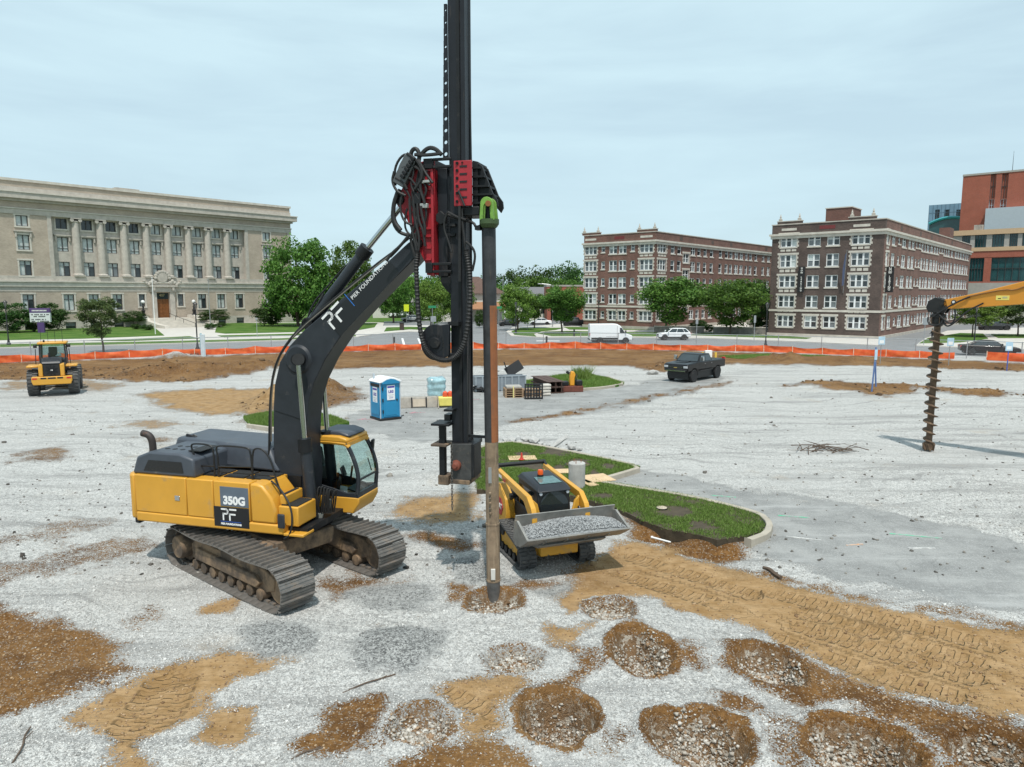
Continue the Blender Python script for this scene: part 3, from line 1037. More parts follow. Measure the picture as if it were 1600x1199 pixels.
class Wall:
 """a facade: s runs left to right as seen from outside, d into the building, z up"""

 def __init__(s, root, xf, rotz):
  s.root, s.xf, s.rotz, s.holes = root, xf, rotz, []

 def mb(s):
  return MB(s.xf)

 def window(s, s0, s1, z0, z1, cols=1, split=.5, fw=.1, mw=.16, mats=None, frame=None, sill=None, depth=.12, name='window', key=''):
  s.holes.append((s0, s1, z0, z1))
  fm, pme = win_meshes(s1 - s0, z1 - z0, cols, split, fw, mw, mats, depth, key)
  if not fm.materials:
   fm.materials.append(frame)
  w = inst(name, fm, s.root, s.xf @ Vector((s0, depth * .9, z0)), (0, 0, s.rotz))
  inst('pane', pme, w)
  if sill:
   sk = ('sill', round(s1 - s0, 2), sill.name)
   if sk not in _win:
    q = MB().box(-.12, s1 - s0 + .12, -depth * .9 - .09, -.002, -.2, 0)
    _win[sk] = q.mesh('sill', 0)
    _win[sk].materials.append(sill)
   inst('sill', _win[sk], w)
  return w

 def build(s, name, mat, s0, s1, z0, z1, reveal=.3):
  ss = sorted({s0, s1} | {round(q, 4) for h in s.holes for q in h[:2] if s0 < q < s1})
  zs = sorted({z0, z1} | {round(q, 4) for h in s.holes for q in h[2:] if z0 < q < z1})
  a = s.mb()
  SS, ZS = np.array(ss), np.array(zs)
  solid = np.ones((len(ss) - 1, len(zs) - 1), bool)
  ms, mz = (SS[1:] + SS[:-1]) / 2, (ZS[1:] + ZS[:-1]) / 2
  for h in s.holes:
   solid[np.ix_((ms > h[0] - 1e-3) & (ms < h[1] + 1e-3), (mz > h[2] - 1e-3) & (mz < h[3] + 1e-3))] = False
  for i in range(len(ss) - 1):
   j = 0
   while j < len(zs) - 1:
    if solid[i, j]:
     k = j
     while k < len(zs) - 1 and solid[i, k]:
      k += 1
     a.quad((ss[i], 0, zs[j]), (ss[i + 1], 0, zs[j]), (ss[i + 1], 0, zs[k]), (ss[i], 0, zs[k]))
     j = k
    else:
     j += 1
  for h0, h1, y0, y1 in s.holes:
   if z0 <= (y0 + y1) / 2 <= z1 and s0 <= (h0 + h1) / 2 <= s1:
    r = reveal
    a.quad((h0, 0, y0), (h0, r, y0), (h0, r, y1), (h0, 0, y1))
    a.quad((h1, 0, y0), (h1, 0, y1), (h1, r, y1), (h1, r, y0))
    a.quad((h0, 0, y1), (h0, r, y1), (h1, r, y1), (h1, 0, y1))
    a.quad((h0, 0, y0), (h1, 0, y0), (h1, r, y0), (h0, r, y0))
  return a.build(name, mat, s.root, smooth=0)


def frame_at(px, py, deg=HEAD):
 c = G(px, py)
 return Frame(c.x, c.y, deg)


def hitx(fr, px, py, lx=0.0):
 """(y, z) where the pixel meets the upright plane x = lx of a frame"""
 d = ray(px, py)
 o = -(fr.o[0] * fr.u.x + fr.o[1] * fr.u.y)
 t = (lx - o) / (d.x * fr.u.x + d.y * fr.u.y)
 return fr.loc((d.x * t, d.y * t))[1], CAM_H + d.z * t


def surround(root, xf, s0, s1, z0, z1, rotz, cache, top=.3, side=.18):
 """toothed stone surround round a window"""
 k = ('sur', round(s1 - s0, 2), round(z1 - z0, 2))
 if k not in cache:
  w, h = s1 - s0, z1 - z0
  a = MB()
  n = 6
  for i in range(n):
   e = side + (.15 if i % 2 == 0 else 0)
   for x0, x1 in ((-e, -.01), (w + .01, w + e)):
    a.box(x0, x1, -.05, .08, h * i / n, h * (i + 1) / n - .004)
  a.box(-side - .2, w + side + .2, -.06, .08, h + .004, h + top)
  cache[k] = a.mesh('stone_surround', 0)
  cache[k].materials.append(M_LIME2)
 inst('stone_surround', cache[k], root, xf @ Vector((s0, 0, z0)), (0, 0, rotz))


def panels(root, xf, s0, s1, z0, z1, rotz, cache, n=3):
 k = ('pan', round(s1 - s0, 2), round(z1 - z0, 2), n)
 if k not in cache:
  a = MB()
  w = (s1 - s0) / n
  for i in range(n):
   a.box(i * w + .09, (i + 1) * w - .09, -.03, .05, 0, z1 - z0)
  cache[k] = a.mesh('stone_panel', 0)
  cache[k].materials.append(M_LIME2)
 inst('stone_panel', cache[k], root, xf @ Vector((s0, 0, z0)), (0, 0, rotz))


def finial(root, p, h=1.4):
 a = MB()
 a.box(p[0] - .22, p[0] + .22, p[1] - .22, p[1] + .22, p[2], p[2] + .3)
 a.lathe([(.2, .3), (.12, .5), (.16, .62), (.09, .75), (.06, h - .1), (.02, h)], p, 8)
 a.build('finial', M_LIME, root)


def brick_block(name, label, cpx, cpy, left_px, side_px, rows_px, rows_col, front_cols, side_cols, top_px, seed, front_mat, side_mat):
 """a five-storey brick apartment block seen on its corner; all figures are photo pixels read off the facades"""
 rnd = random.Random(seed)
 fr = frame_at(cpx, cpy)
 root = thing(name, label, 'building', (fr.o[0], fr.o[1], 0), fr.a)
 W = hitx(fr, left_px, (top_px[1] + cpy) / 2)[0]
 Ls = fr.hit(side_px, 420)[0]
 zt = hitx(fr, *top_px)[1]
 cache = {}
 fxf = Matrix.Translation((0, W, 0)) @ Matrix.Rotation(-math.pi / 2, 4, 'Z')
 F, S = Wall(root, fxf, -math.pi / 2), Wall(root, Matrix.Identity(4), 0)
 rz = [(hitx(fr, rows_col, b)[1], hitx(fr, rows_col, t)[1]) for t, b in rows_px]
 packs = [[M_P_DARK, M_P_MID, M_P_DARK], [M_P_MID, M_P_DARK, M_P_BLIND], [M_P_MID, M_P_MID, M_P_DARK, M_P_DARK], [M_P_DARK, M_P_MID]]
 zc = zt - 2.15                                               # cornice
 zb = rz[4][0] - 1.0                                          # top of the stone base
 zbelt = rz[4][1] + .62
 for (a, b, cols) in front_cols:
  s0, s1 = W - hitx(fr, a, (rows_px[2][0] + rows_px[2][1]) / 2)[0], W - hitx(fr, b, (rows_px[2][0] + rows_px[2][1]) / 2)[0]
  for r, (z0, z1) in enumerate(rz):
   small = cols == 1
   y0, y1 = (z0 + .35, z1 - .12) if small else (z0, z1)
   F.window(s0, s1, y0, y1, cols, .5, .11, .24 if cols > 1 else .1, packs[rnd.randrange(4)], M_WFRAME, M_LIME2, key=str(rnd.randrange(3)))
   if cols == 3 or (r == 4 and not small):
    surround(root, fxf, s0, s1, z0, z1, -math.pi / 2, cache)
   if cols == 3 and r < 4:
    panels(root, fxf, s0 - .05, s1 + .05, rz[r + 1][1] + .52, rz[r][0] - .32, -math.pi / 2, cache) if rz[r][0] - .32 - rz[r + 1][1] - .52 > .15 else None
 for (a, b, kind) in side_cols:
  ym = (rows_px[2][0] + rows_px[2][1]) / 2
  s0, s1 = fr.hit(a, ym)[0], fr.hit(b, ym)[0]
  for r, (z0, z1) in enumerate(rz):
   off = 0
   y0, y1 = {'n': (z0, z1), 's': (z0 + .35, z1 - .3), 't': (z0, z1), 'h': (z0 - 1.5, z1 - 1.6)}[kind]
   if kind == 'h' and r == 4:
    continue
   cols = 3 if kind == 't' else (2 if s1 - s0 > 1.75 else 1)
   S.window(s0, s1, y0, y1, cols, .5, .13, .2, packs[rnd.randrange(4)], M_WFRAME, M_LIME2, key=str(rnd.randrange(3)))
   if kind in 'th':
    surround(root, Matrix.Identity(4), s0, s1, y0, y1, 0, cache)
   if kind == 't' and r < 4 and rz[r][0] - .84 - rz[r + 1][1] > .15:
    panels(root, Matrix.Identity(4), s0, s1, rz[r + 1][1] + .52, rz[r][0] - .32, 0, cache)
 F.build('front_wall', front_mat, 0, W, zb, zc)
 S.build('side_wall', side_mat, 0, Ls, zb, zc)
 D = W
 b = MB().box(-.18, Ls, -.18, W + .18, 0, zb)
 b.build('stone_base', M_LIME, root)
 for nm, z0, z1, e in (('cornice', zc, zc + .3, .38), ('belt_course', zbelt, zbelt + .32, .07)):
  q = MB()
  q.box(-e, -.001, -e, W + e, z0, z1)
  q.box(0, Ls + (e if nm == 'cornice' else 0), -e, -.001, z0, z1)
  if nm == 'cornice':
   q.box(-e * .55, -.002, -e * .55, W + e * .5, z0 - .45, z0 - .002)
   q.box(0, Ls, -e * .55, -.002, z0 - .45, z0 - .002)
  q.build(nm, M_LIME2, root, smooth=0)
 zp = zt - .25
 p = MB()
 p.box(-.05, .45, -.05, W + .05, zc + .3, zp - .25)
 p.build('parapet', front_mat, root, smooth=0)
 p = MB().box(.46, Ls, -.05, .45, zc + .3, zp - .25)
 p.build('side_parapet', side_mat, root, smooth=0)
 c = MB()
 c.box(-.14, .55, -.14, W + .14, zp - .25, zp - .1)
 c.box(.56, Ls + .1, -.14, .55, zp - .25, zp - .1)
 c.build('coping', M_LIME, root, smooth=0)
 # raised piers over the end bays, stone tablets, finials
 for (a_, b_, cols) in front_cols:
  if cols == 3:
   ym = (rows_px[2][0] + rows_px[2][1]) / 2
   y1, y0 = hitx(fr, a_, ym)[0], hitx(fr, b_, ym)[0]
   q = MB().box(-.10, .5, y0 - .6, y1 + .6, zp - .1, zp + .22)
   q.build('raised_pier', front_mat, root, smooth=0)
   q = MB().box(-.16, .56, y0 - .68, y1 + .68, zp + .222, zp + .36)
   q.build('pier_coping', M_LIME, root, smooth=0)
   q = MB().box(-.09, -.06, y0 + .1, y1 - .1, zc + .75, zc + 1.12)
   q.build('stone_tablet', M_LIME2, root, smooth=0)
   finial(root, (.1, y1 + .2, zp + .36), 1.05)
   finial(root, (.1, y0 - .2, zp + .36), 1.05)
 for x in (Ls * .12, Ls * .3, Ls * .42, Ls * .68):
  q = MB().box(x, x + 1.1, -.075, -.04, zc + .62, zc + 1.3)
  q.build('vent_panel', M_BRICK_D, root, smooth=0)
 q = MB().box(-.075, -.055, W * .42, W * .56, zc + .72, zc + 1.25)
 q.build('red_panel', pm('red_panel', (.16, .03, .03), .7), root, smooth=0)
 r = MB()
 r.quad((.3, .3, zp - .6), (Ls, .3, zp - .6), (Ls, W, zp - .6), (.3, W, zp - .6))
 r.quad((0, W, zb), (Ls, W, zb), (Ls, W, zp - .3), (0, W, zp - .3))
 r.quad((Ls, 0, zb), (Ls, 0, zp - .3), (Ls, W, zp - .3), (Ls, W, zb))
 r.build('rear_wall', side_mat, root, smooth=0)
 k = MB()
 k.quad((.6, .6, .3), (Ls, .6, .3), (Ls, .6, zc), (.6, .6, zc))
 k.quad((.6, .6, .3), (.6, W, .3), (.6, W, zc), (.6, .6, zc))
 k.build('interior_partition', M_DFRAME, root, smooth=0)
 return root, fr, W, Ls, zt


def zc_(ox, oy, s):
 return lambda x, y: (ox + x * s, oy + y * s)


Z8 = zc_(1380, 330, .16683)
cols8 = [(70, 105, 'n'), (128, 150, 's'), (165, 205, 'n'), (225, 252, 'n'), (258, 285, 'n'), (295, 313, 's'), (322, 343, 's'), (348, 370, 'n'), (374, 394, 'n'), (398, 425, 'n'), (432, 461, 'n'),
   (466, 487, 'n'), (490, 510, 'n'), (513, 528, 's'), (535, 552, 's'), (557, 573, 'n'), (576, 592, 'n'), (595, 618, 'n'), (628, 648, 'n'), (662, 684, 'n'), (688, 707, 'n'), (711, 732, 'n'), (736, 757, 'n'),
   (763, 778, 'n'), (781, 794, 'n')]
side8 = [(1381.5, 1385.5, 't')] + [(Z8(a - 10, 0)[0], Z8(b - 10, 0)[0], k) for a, b, k in cols8]
Z4 = zc_(1200, 320, .1835)
rowsR = [(Z4(0, a)[1], Z4(0, b)[1]) for a, b in ((225, 338), (408, 520), (595, 702), (775, 882), (955, 1058))]
frontR = [(Z4(a, 0)[0], Z4(b, 0)[0], n) for a, b, n in ((93, 230, 3), (325, 430, 2), (485, 592, 2), (695, 850, 3))]
rootR, frR, WR, LR, ztR = brick_block('apartment_building', 'dark brown five-storey brick apartment block with NOW LEASING banner on its front', 1372, 531, 1204, 1515, rowsR, 1341, frontR, side8, (1380, 337), 3,
          M_BRICK_D, M_BRICK_R)
Z7 = zc_(880, 320, .225)
rowsM = [(Z7(0, a)[1], Z7(0, b)[1]) for a, b in ((260, 333), (380, 455), (502, 575), (620, 692), (740, 808))]
frontM = [(Z7(a, 0)[0], Z7(b, 0)[0], n) for a, b, n in ((148, 230, 3), (262, 287, 1), (315, 370, 2), (382, 435, 2), (465, 492, 1), (527, 618, 3))]
sideM = [(Z7(a, 0)[0], Z7(b, 0)[0], k) for a, b, k in ((652, 710, 't'), (742, 770, 'n'), (787, 815, 'n'), (828, 870, 'h'), (880, 912, 'n'), (925, 950, 'n'), (968, 992, 'n'), (1013, 1037, 'n'), (1075, 1098, 'n'), (1117, 1140, 'n'),
              (1148, 1170, 'n'), (1183, 1210, 'n'), (1218, 1243, 'n'), (1257, 1275, 'n'), (1285, 1305, 'n'), (1322, 1342, 'n'), (1373, 1392, 'n'), (1410, 1430, 'n'))]
rootM, frM, WM, LM, ztM = brick_block('apartment_building', 'red-brown five-storey brick apartment block behind the white van and street trees', 1021, 517, 912.5, 1250, rowsM, 1009, frontM, sideM, (1024, 358), 5,
          M_BRICK_R, M_BRICK_R)

# roof house and chimney of the right block, its banners and flag pole
a0, z0 = hitx(frR, 1290, 341, 3)
a1, z1 = hitx(frR, 1331, 324, 3)
q = MB().box(3, 8, a1, a0, ztR - 1.5, z1)
q.build('roof_house', M_BRICK_R, rootR, smooth=0)
q = MB().box(2.9, 8.1, a1 - .1, a0 + .1, z1 + .002, z1 + .15)
q.build('roof_house_coping', M_LIME2, rootR, smooth=0)
cx_, cz_ = frR.hit(1480, 345, 4)
q = MB().box(cx_ - 2, cx_ + 2.5, 3, 5, ztR - 1.2, ztR + 3.0)
q.build('chimney', M_BRICK_R, rootR, smooth=0)
M_BANNER = pm('black_banner', (.012, .012, .013), .6)
M_PRINT = pm('white_print', (.75, .74, .70), .6, var=.02)


def banner_front(px0, py0, px1, py1, words):
 y1, zt_ = hitx(frR, px0, py0, -.25)
 y0, zb_ = hitx(frR, px1, py1, -.25)
 q = MB().box(-.25, -.21, y0, y1, zb_, zt_).build('banner', M_BANNER, rootR, smooth=0)
 n = len(words)
 step = (zt_ - zb_) / (n + .6)
 for i, ch in enumerate(words):
  if ch != ' ':
   text_obj(ch, 'letter', step * 1.0, M_PRINT, q, basis((-.257, (y0 + y1) / 2, zt_ - (i + .8) * step), (0, -1, 0), (0, 0, 1)), .003, bold=.012)


banner_front(1248, 417, 1256, 457, 'NOW LEASING')
ys_, zt_ = frR.hit(1387, 416, -.9)
q = MB().box(1.6, 1.66, -1.15, -.12, frR.hit(1384, 457, -.5)[1], frR.hit(1384, 416, -.5)[1]).build('banner', M_BANNER, rootR, smooth=0)
for i, ch in enumerate('NOW LEASING'):
 if ch != ' ':
  z = frR.hit(1384, 419.5 + i * 3.3, -.5)[1]
  text_obj(ch, 'letter', .46, M_PRINT, q, basis((1.597, -.63, z), (0, -1, 0), (0, 0, 1)), .003, bold=.01)
yf, zf = hitx(frR, 1317, 458, -.2)
q = MB().cyl((-.1, yf, zf), (-1.5, yf - .6, zf + 6.2), .05, n=6)
flag = q.build('flag_pole', pm('grey_metal', (.3, .3, .31), .45, .6), rootR)
q = MB()
pts = [(-1.42, yf - .55, zf + 5.8), (-1.05, yf - .35, zf + 4.2), (-.5, yf - .1, zf + 1.2), (-.42, yf + .15, zf + 1.0), (-.8, yf + .05, zf + 3.4), (-1.2, yf - .3, zf + 5.5)]
q.add(pts, [(0, 1, 4, 5), (1, 2, 3, 4)])
q.add([(p[0] + .04, p[1] - .04, p[2]) for p in pts], [(5, 4, 1, 0), (4, 3, 2, 1)])
q.build('flag', pm('folded_flag', (.12, .14, .24), .8), flag)

# ---------------------------------------------------------------- the stone school office on the left
frL = frame_at(459, 503.0)
Z1 = zc_(0, 240, .29375)
rootL = thing('stone_building', 'long pale stone building with a row of columns and brown double doors', 'building', (frL.o[0], frL.o[1], 0), frL.a)


def sL(px, py=420.0):
 return frL.hit(px, py)[0]


def zL(px, py):
 return frL.hit(px, py)[1]


ztL = zL(451, 323)
s_left = sL(0) - 16
refx = Z1(838, 0)[0]
z_of = lambda y, x=838: zL(*Z1(x, y))
z_cor0, z_cor1 = zL(*Z1(1535, 357)), zL(*Z1(1535, 335))           # main cornice
z_ent0 = zL(*Z1(1300, 408))                                      # underside of the entablature
z_belt0, z_belt1 = z_of(712), z_of(684)
z_band = z_of(735)
z_plinth = z_of(660) - .05
L = Wall(rootL, Matrix.Identity(4), 0)
rowA, rowB, rowC = (z_of(430), z_of(380)), (z_of(540), z_of(470)), (z_of(660), z_of(590))
rowD = (zL(*Z1(1190, 822)), zL(*Z1(1190, 748)))
rowE = (zL(*Z1(1290, 908)), zL(*Z1(1290, 872)))
ctr = [338, 472, 600, 722, 838, 948, 1056, 1158, 1256]
wl_, wr_ = 115, 1416
packsL = [[M_P_BLIND, M_P_BLIND, M_P_BLIND, M_P_BLIND], [M_P_BLIND, M_P_DARK, M_P_BLIND, M_P_BLIND], [M_P_BLIND, M_P_MID, M_P_BLIND, M_P_BLIND]]
rl = random.Random(4)
swin = sorted([sL(*Z1(c, 400)) for c in ctr])
bay = (swin[-1] - swin[0]) / 8
swin = [swin[0] + bay * i for i in range(9)]
s_wr, s_wl = sL(*Z1(wr_, 440)), sL(*Z1(wl_, 350))
s_wl2 = s_wl - 2.2 * bay
cav = 1.0                                                        # depth of the colonnade recess
s_pl, s_pr = swin[0] - bay * .52, swin[-1] + bay * .52
Lr = Wall(rootL, Matrix.Translation((0, cav, 0)), 0)
WW = bay * .44
cacheL = {}


def hood(wall, s0, s1, z):
 k = ('hood', round(s1 - s0, 2))
 if k not in cacheL:
  w = s1 - s0
  a = MB().box(-.5, w + .5, -.34, -.001, .22, .42).box(-.36, w + .36, -.2, -.001, .05, .218)
  for x in (-.33, w + .08):
   a.box(x, x + .25, -.24, -.001, -.75, .048)
  cacheL[k] = a.mesh('window_hood', 0)
  cacheL[k].materials.append(M_LIME)
 inst('window_hood', cacheL[k], rootL, wall.xf @ Vector((s0, 0, z)))


def archi(wall, s0, s1, z0, z1):
 k = ('arch', round(s1 - s0, 2), round(z1 - z0, 2))
 if k not in cacheL:
  w, h = s1 - s0, z1 - z0
  a = MB().box(-.26, -.002, -.06, .05, 0, h).box(w + .002, w + .26, -.06, .05, 0, h).box(-.34, w + .34, -.09, .05, h + .002, h + .3).box(-.3, w + .3, -.14, .05, -.28, -.002)
  cacheL[k] = a.mesh('architrave', 0)
  cacheL[k].materials.append(M_LIME2)
 inst('architrave', cacheL[k], rootL, wall.xf @ Vector((s0, 0, z0)))


def lwin(wall, c, w, row, cols, split, mats, frame=M_DFRAME, trim=True):
 s0, s1 = c - w / 2, c + w / 2
 wall.window(s0, s1, row[0], row[1], cols, split, .09, .14, mats, frame, None, .2, key=str(rl.randrange(3)))
 if trim:
  archi(wall, s0, s1, row[0], row[1])


for i, c in enumerate(swin):
 lwin(Lr, c, WW, rowA, 2, 0, [M_P_DARK] if i < 4 else packsL[0])
 lwin(Lr, c, WW, rowB, 2, .22, packsL[0], trim=False)
 hood(Lr, c - WW / 2, c + WW / 2, rowB[1])
 lwin(Lr, c, WW, rowC, 2, .72, packsL[rl.randrange(1, 3)], trim=False)
for c in (s_wr, s_wl, s_wl2):
 lwin(L, c, WW, rowA, 2, 0, packsL[0])
 lwin(L, c, WW, rowB, 2, .22, packsL[0])
 hood(L, c - WW / 2, c + WW / 2, rowB[1] + .3)
 lwin(L, c, WW, rowC, 2, .72, packsL[1])
s_door = sL(*Z1(868, 800))
for i, c in enumerate(swin):
 if i == 4:
  continue
 if i in (3, 5):
  lwin(L, c + (.35 if i == 3 else -.35), WW * .62, (rowD[0] + .55, rowD[1]), 1, 0, [M_P_MID])
  continue
 lwin(L, c, WW * .95, rowD, 2, .7, packsL[(0, 0, 1, 0, 0, 0, 1, 0, 1)[i]])
 lwin(L, c, WW * .95, rowE, 1, .5, [M_P_DARK, M_P_MID], trim=False)
for c in (s_wr, s_wl, s_wl2):
 lwin(L, c, WW * .95, rowD, 2, .7, packsL[1])
 lwin(L, c, WW * .95, rowE, 1, .5, [M_P_DARK, M_P_MID], trim=False)
# entrance
zd0, zd1 = zL(*Z1(868, 874)), zL(*Z1(868, 742))
dw = abs(sL(*Z1(905, 800)) - sL(*Z1(836, 800)))
L.holes.append((s_door - dw / 2, s_door + dw / 2, zd0, zd1))
L.build('ground_floor_wall', M_BUFF, s_left, 0, rowE[1] + .4, z_band, .6)
Ls_ = Wall(rootL, Matrix.Identity(4), 0)
Ls_.holes = list(L.holes)
Ls_.build('basement_wall', M_LIME, s_left, 0, -.3, rowE[1] + .4, .5)
for nm, s0, s1 in (('right_pavilion_wall', s_pr, 0), ('left_pavilion_wall', s_left, s_pl)):
 w_ = Wall(rootL, Matrix.Identity(4), 0)
 w_.holes = list(L.holes)
 w_.build(nm, M_BUFF, s0, s1, z_plinth, z_ent0, .4)
Lr.build('colonnade_wall', M_LIME, s_pl, s_pr, z_plinth, z_ent0, .35)
q = MB()
q.quad((s_pl, 0, z_plinth), (s_pl, cav, z_plinth), (s_pl, cav, z_ent0), (s_pl, 0, z_ent0))
q.quad((s_pr, 0, z_plinth), (s_pr, 0, z_ent0), (s_pr, cav, z_ent0), (s_pr, cav, z_plinth))
q.build('recess_side', M_LIME, rootL, smooth=0)
for nm, z0, z1, e, mt in (('band', z_band, z_belt0, .06, M_LIME), ('belt_course', z_belt0, z_belt1 - .25, .28, M_LIME2), ('belt_cap', z_belt1 - .248, z_belt1, .5, M_LIME2),
       ('pedestal_band', z_belt1 + .002, z_plinth - .002, .10, M_LIME), ('architrave_beam', z_ent0, z_ent0 + .9, .12, M_LIME),
       ('architrave_fillet', z_ent0 + .902, z_ent0 + 1.1, .26, M_LIME2), ('frieze', z_ent0 + 1.102, z_cor0 - .7, .05, M_BUFF),
       ('bed_mould', z_cor0 - .698, z_cor0 - .25, .45, M_LIME), ('cornice', z_cor0 - .248, z_cor1 - .2, 1.15, M_LIME), ('cornice_cap', z_cor1 - .198, z_cor1, 1.3, M_LIME2),
       ('attic_wall', z_cor1 + .002, ztL - .45, .0, M_BUFF), ('attic_base', z_cor1 + .003, z_cor1 + .8, .12, M_LIME), ('coping', ztL - .448, ztL, .22, M_LIME2)):
 MB().box(s_left, e, -e, (cav + .5 if nm in ('pedestal_band', 'architrave_beam') else 1.2), z0, z1).build(nm, mt, rootL, smooth=0)
q = MB()
q.quad((0, 0, -.3), (0, 22, -.3), (0, 22, ztL - .4), (0, 0, ztL - .4))
q.quad((s_left, 22, -.3), (0, 22, -.3), (0, 22, ztL - .4), (s_left, 22, ztL - .4))
q.quad((s_left, 0, -.3), (s_left, 0, ztL - .4), (s_left, 22, ztL - .4), (s_left, 22, -.3))
q.quad((s_left, .5, ztL - .6), (0, .5, ztL - .6), (0, 22, ztL - .6), (s_left, 22, ztL - .6))
q.build('rear_wall', M_BUFF, rootL, smooth=0)
q = MB()
q.quad((s_left, 1.9, -.3), (0, 1.9, -.3), (0, 1.9, ztL - 1), (s_left, 1.9, ztL - 1))
q.build('interior_partition', M_DFRAME, rootL, smooth=0)
zz = zL(*Z1(700, 186)) - ztL
MB().box(sL(*Z1(637, 184)), sL(*Z1(765, 196)), 2, 8, ztL - .6, ztL + .55).build('roof_house', M_LIME, rootL, smooth=0)
# columns with capitals and bases
ch = z_ent0 - z_plinth
R0 = bay * .165
shaft = MB()
nf = 20
prof = [(R0 * (1.0 - .14 * t ** 1.6), .55 + t * (ch - 1.35)) for t in (0, .2, .4, .6, .8, 1)]
shaft.lathe(prof, n=24)
base = MB().box(-R0 * 1.35, R0 * 1.35, -R0 * 1.35, R0 * 1.35, 0, .25).lathe([(R0 * 1.3, .252), (R0 * 1.34, .33), (R0 * 1.2, .4), (R0 * 1.12, .46), (R0 * 1.02, .55)], n=20)
cap = MB().lathe([(R0 * .9, ch - .8), (R0 * 1.02, ch - .62), (R0 * .9, ch - .5)], n=20).box(-R0 * 1.3, R0 * 1.3, -R0 * 1.15, R0 * 1.15, ch - .16, ch - .001)
for sx in (-1, 1):
 cap.lathe([(.02, -R0 * 1.1), (R0 * .46, -R0 * 1.08), (R0 * .4, 0), (R0 * .46, R0 * 1.08), (.02, R0 * 1.1)], (sx * R0 * .98, 0, ch - .42), 14, 'y')
sm, bm_, cm = shaft.mesh('column'), base.mesh('column_base'), cap.mesh('capital')
for mm in (sm, bm_, cm):
 mm.materials.append(M_LIME)
for i in range(8):
 c = inst('column', sm, rootL, (swin[0] + bay * (i + .5), R0 * .75, z_plinth))
 inst('column_base', bm_, c)
 inst('capital', cm, c)
for s0 in (s_pl - bay * .02, s_pr + bay * .02, -.5):
 MB().box(s0 - .35, s0 + .35, -.1, .3, z_plinth, z_ent0 - .002).build('pilaster', M_LIME, rootL, smooth=0)
# doorway: stone case, doors, transom with the number, carved crest
M_DOOR = pm('varnished_oak', (.20, .075, .022), .4, var=.2, vscale=2)
q = MB().box(s_door - dw / 2 - 1.0, s_door - dw / 2 - .02, -.35, .3, zd0, zd1 + .2).box(s_door + dw / 2 + .02, s_door + dw / 2 + 1.0, -.35, .3, zd0, zd1 + .2)
q.box(s_door - dw / 2 - 1.2, s_door + dw / 2 + 1.2, -.5, .3, zd1 + .202, zd1 + 1.2).box(s_door - dw / 2 - 1.5, s_door + dw / 2 + 1.5, -.85, .3, zd1 + 1.202, zd1 + 1.55)
for sx in (-1, 1):
 q.box(s_door + sx * (dw / 2 + .6) - .2, s_door + sx * (dw / 2 + .6) + .2, -.8, -.352, zd1 + .5, zd1 + 1.2)
q.build('door_case', M_LIME, rootL, smooth=0)
zdt = zL(*Z1(868, 775))
for sx in (-1, 1):
 x0, x1 = (s_door - dw / 2, s_door - .02) if sx < 0 else (s_door + .02, s_door + dw / 2)
 d = MB().box(x0, x1, .35, .45, zd0, zdt).build('door', M_DOOR, rootL, smooth=0)
 hw = (x1 - x0) / 2
 for i in range(2):
  for j in range(5):
   hz = (zdt - zd0) / 5
   MB().box(x0 + i * hw + .14, x0 + (i + 1) * hw - .14, .31, .349, zd0 + j * hz + .14, zd0 + (j + 1) * hz - .14).build('door_panel', M_DOOR, d, smooth=0, bevel=.02)
q = MB().box(s_door - dw / 2, s_door + dw / 2, .35, .45, zdt + .01, zd1).build('transom', M_P_DARK, rootL, smooth=0)
text_obj('407', 'house_number', .75, pm('brass', (.55, .45, .25), .4, .7), q, basis((s_door, .34, zdt + .75), (1, 0, 0), (0, 0, 1)), .01)
cr = MB()
zc0 = zd1 + 1.57
cr.lathe([(.02, -.5), (.95, -.45), (1.15, -.25), (.9, -.1)], (s_door, -.1, zc0 + 1.5), 18, 'y')
for i in range(9):
 a = math.pi * i / 8
 cr.lathe([(.05, -.55), (.32, -.45), (.3, 0)], (s_door + math.cos(a) * 1.35, -.1, zc0 + 1.4 + math.sin(a) * 1.3), 8, 'y')
for sx in (-1, 1):
 for k in range(6):
  cr.lathe([(.05, -.5), (.42 - .04 * k, -.38), (.4 - .04 * k, 0)], (s_door + sx * (1.5 + .42 * k), -.15, zc0 + .45 + .35 * math.sin(k * 1.5)), 8, 'y')
cr.build('carved_crest', M_LIME, rootL)

# ---------------------------------------------------------------- hospital blocks at the right edge
def slab(name, label, px, dist, faces_, deg=HEAD):
 """frame for a block whose front runs along the street: origin at pixel column px and distance dist"""
 d = ray(px, 458)
 fr = Frame(d.x * dist / d.y, dist, deg)
 return fr, thing(name, label, 'building', (fr.o[0], fr.o[1], 0), fr.a)


frH, rootH = slab('hospital_building', 'low red brick and tan hospital block with wide teal windows', 1519, 172, None)
hy = lambda px, py, x=0: hitx(frH, px, py, x)
y_end = hy(1800, 420)[0]
y_l = hy(1478, 420)[0]
M_TAN = pm('tan_panel', (.52, .36, .22), .8, var=.06)
M_CONC = pm('grey_concrete', (.36, .34, .31), .85, var=.1, vscale=1)
M_GREYP = pm('grey_panel', (.42, .47, .52), .5, var=.05)
zs = {k: hy(1560, v)[1] for k, v in dict(top=358, c0=366, w0=386, t0=392, r0=402, g0=440).items()}
Hh = Wall(rootH, Matrix.Translation((0, y_l, 0)) @ Matrix.Rotation(-math.pi / 2, 4, 'Z'), -math.pi / 2)
wid = y_l - y_end
sx_ = lambda px, py: y_l - hy(px, py)[0]
for a, b in ((1503, 1516), (1523, 1541), (1550, 1569), (1577, 1590), (1597, 1612), (1620, 1640)):
 Hh.window(sx_(a, 378), sx_(b, 378), zs['w0'], zs['c0'], 4, 0, .08, .08, [M_P_TEAL], M_DFRAME, None, .3)
Hu = list(Hh.holes)
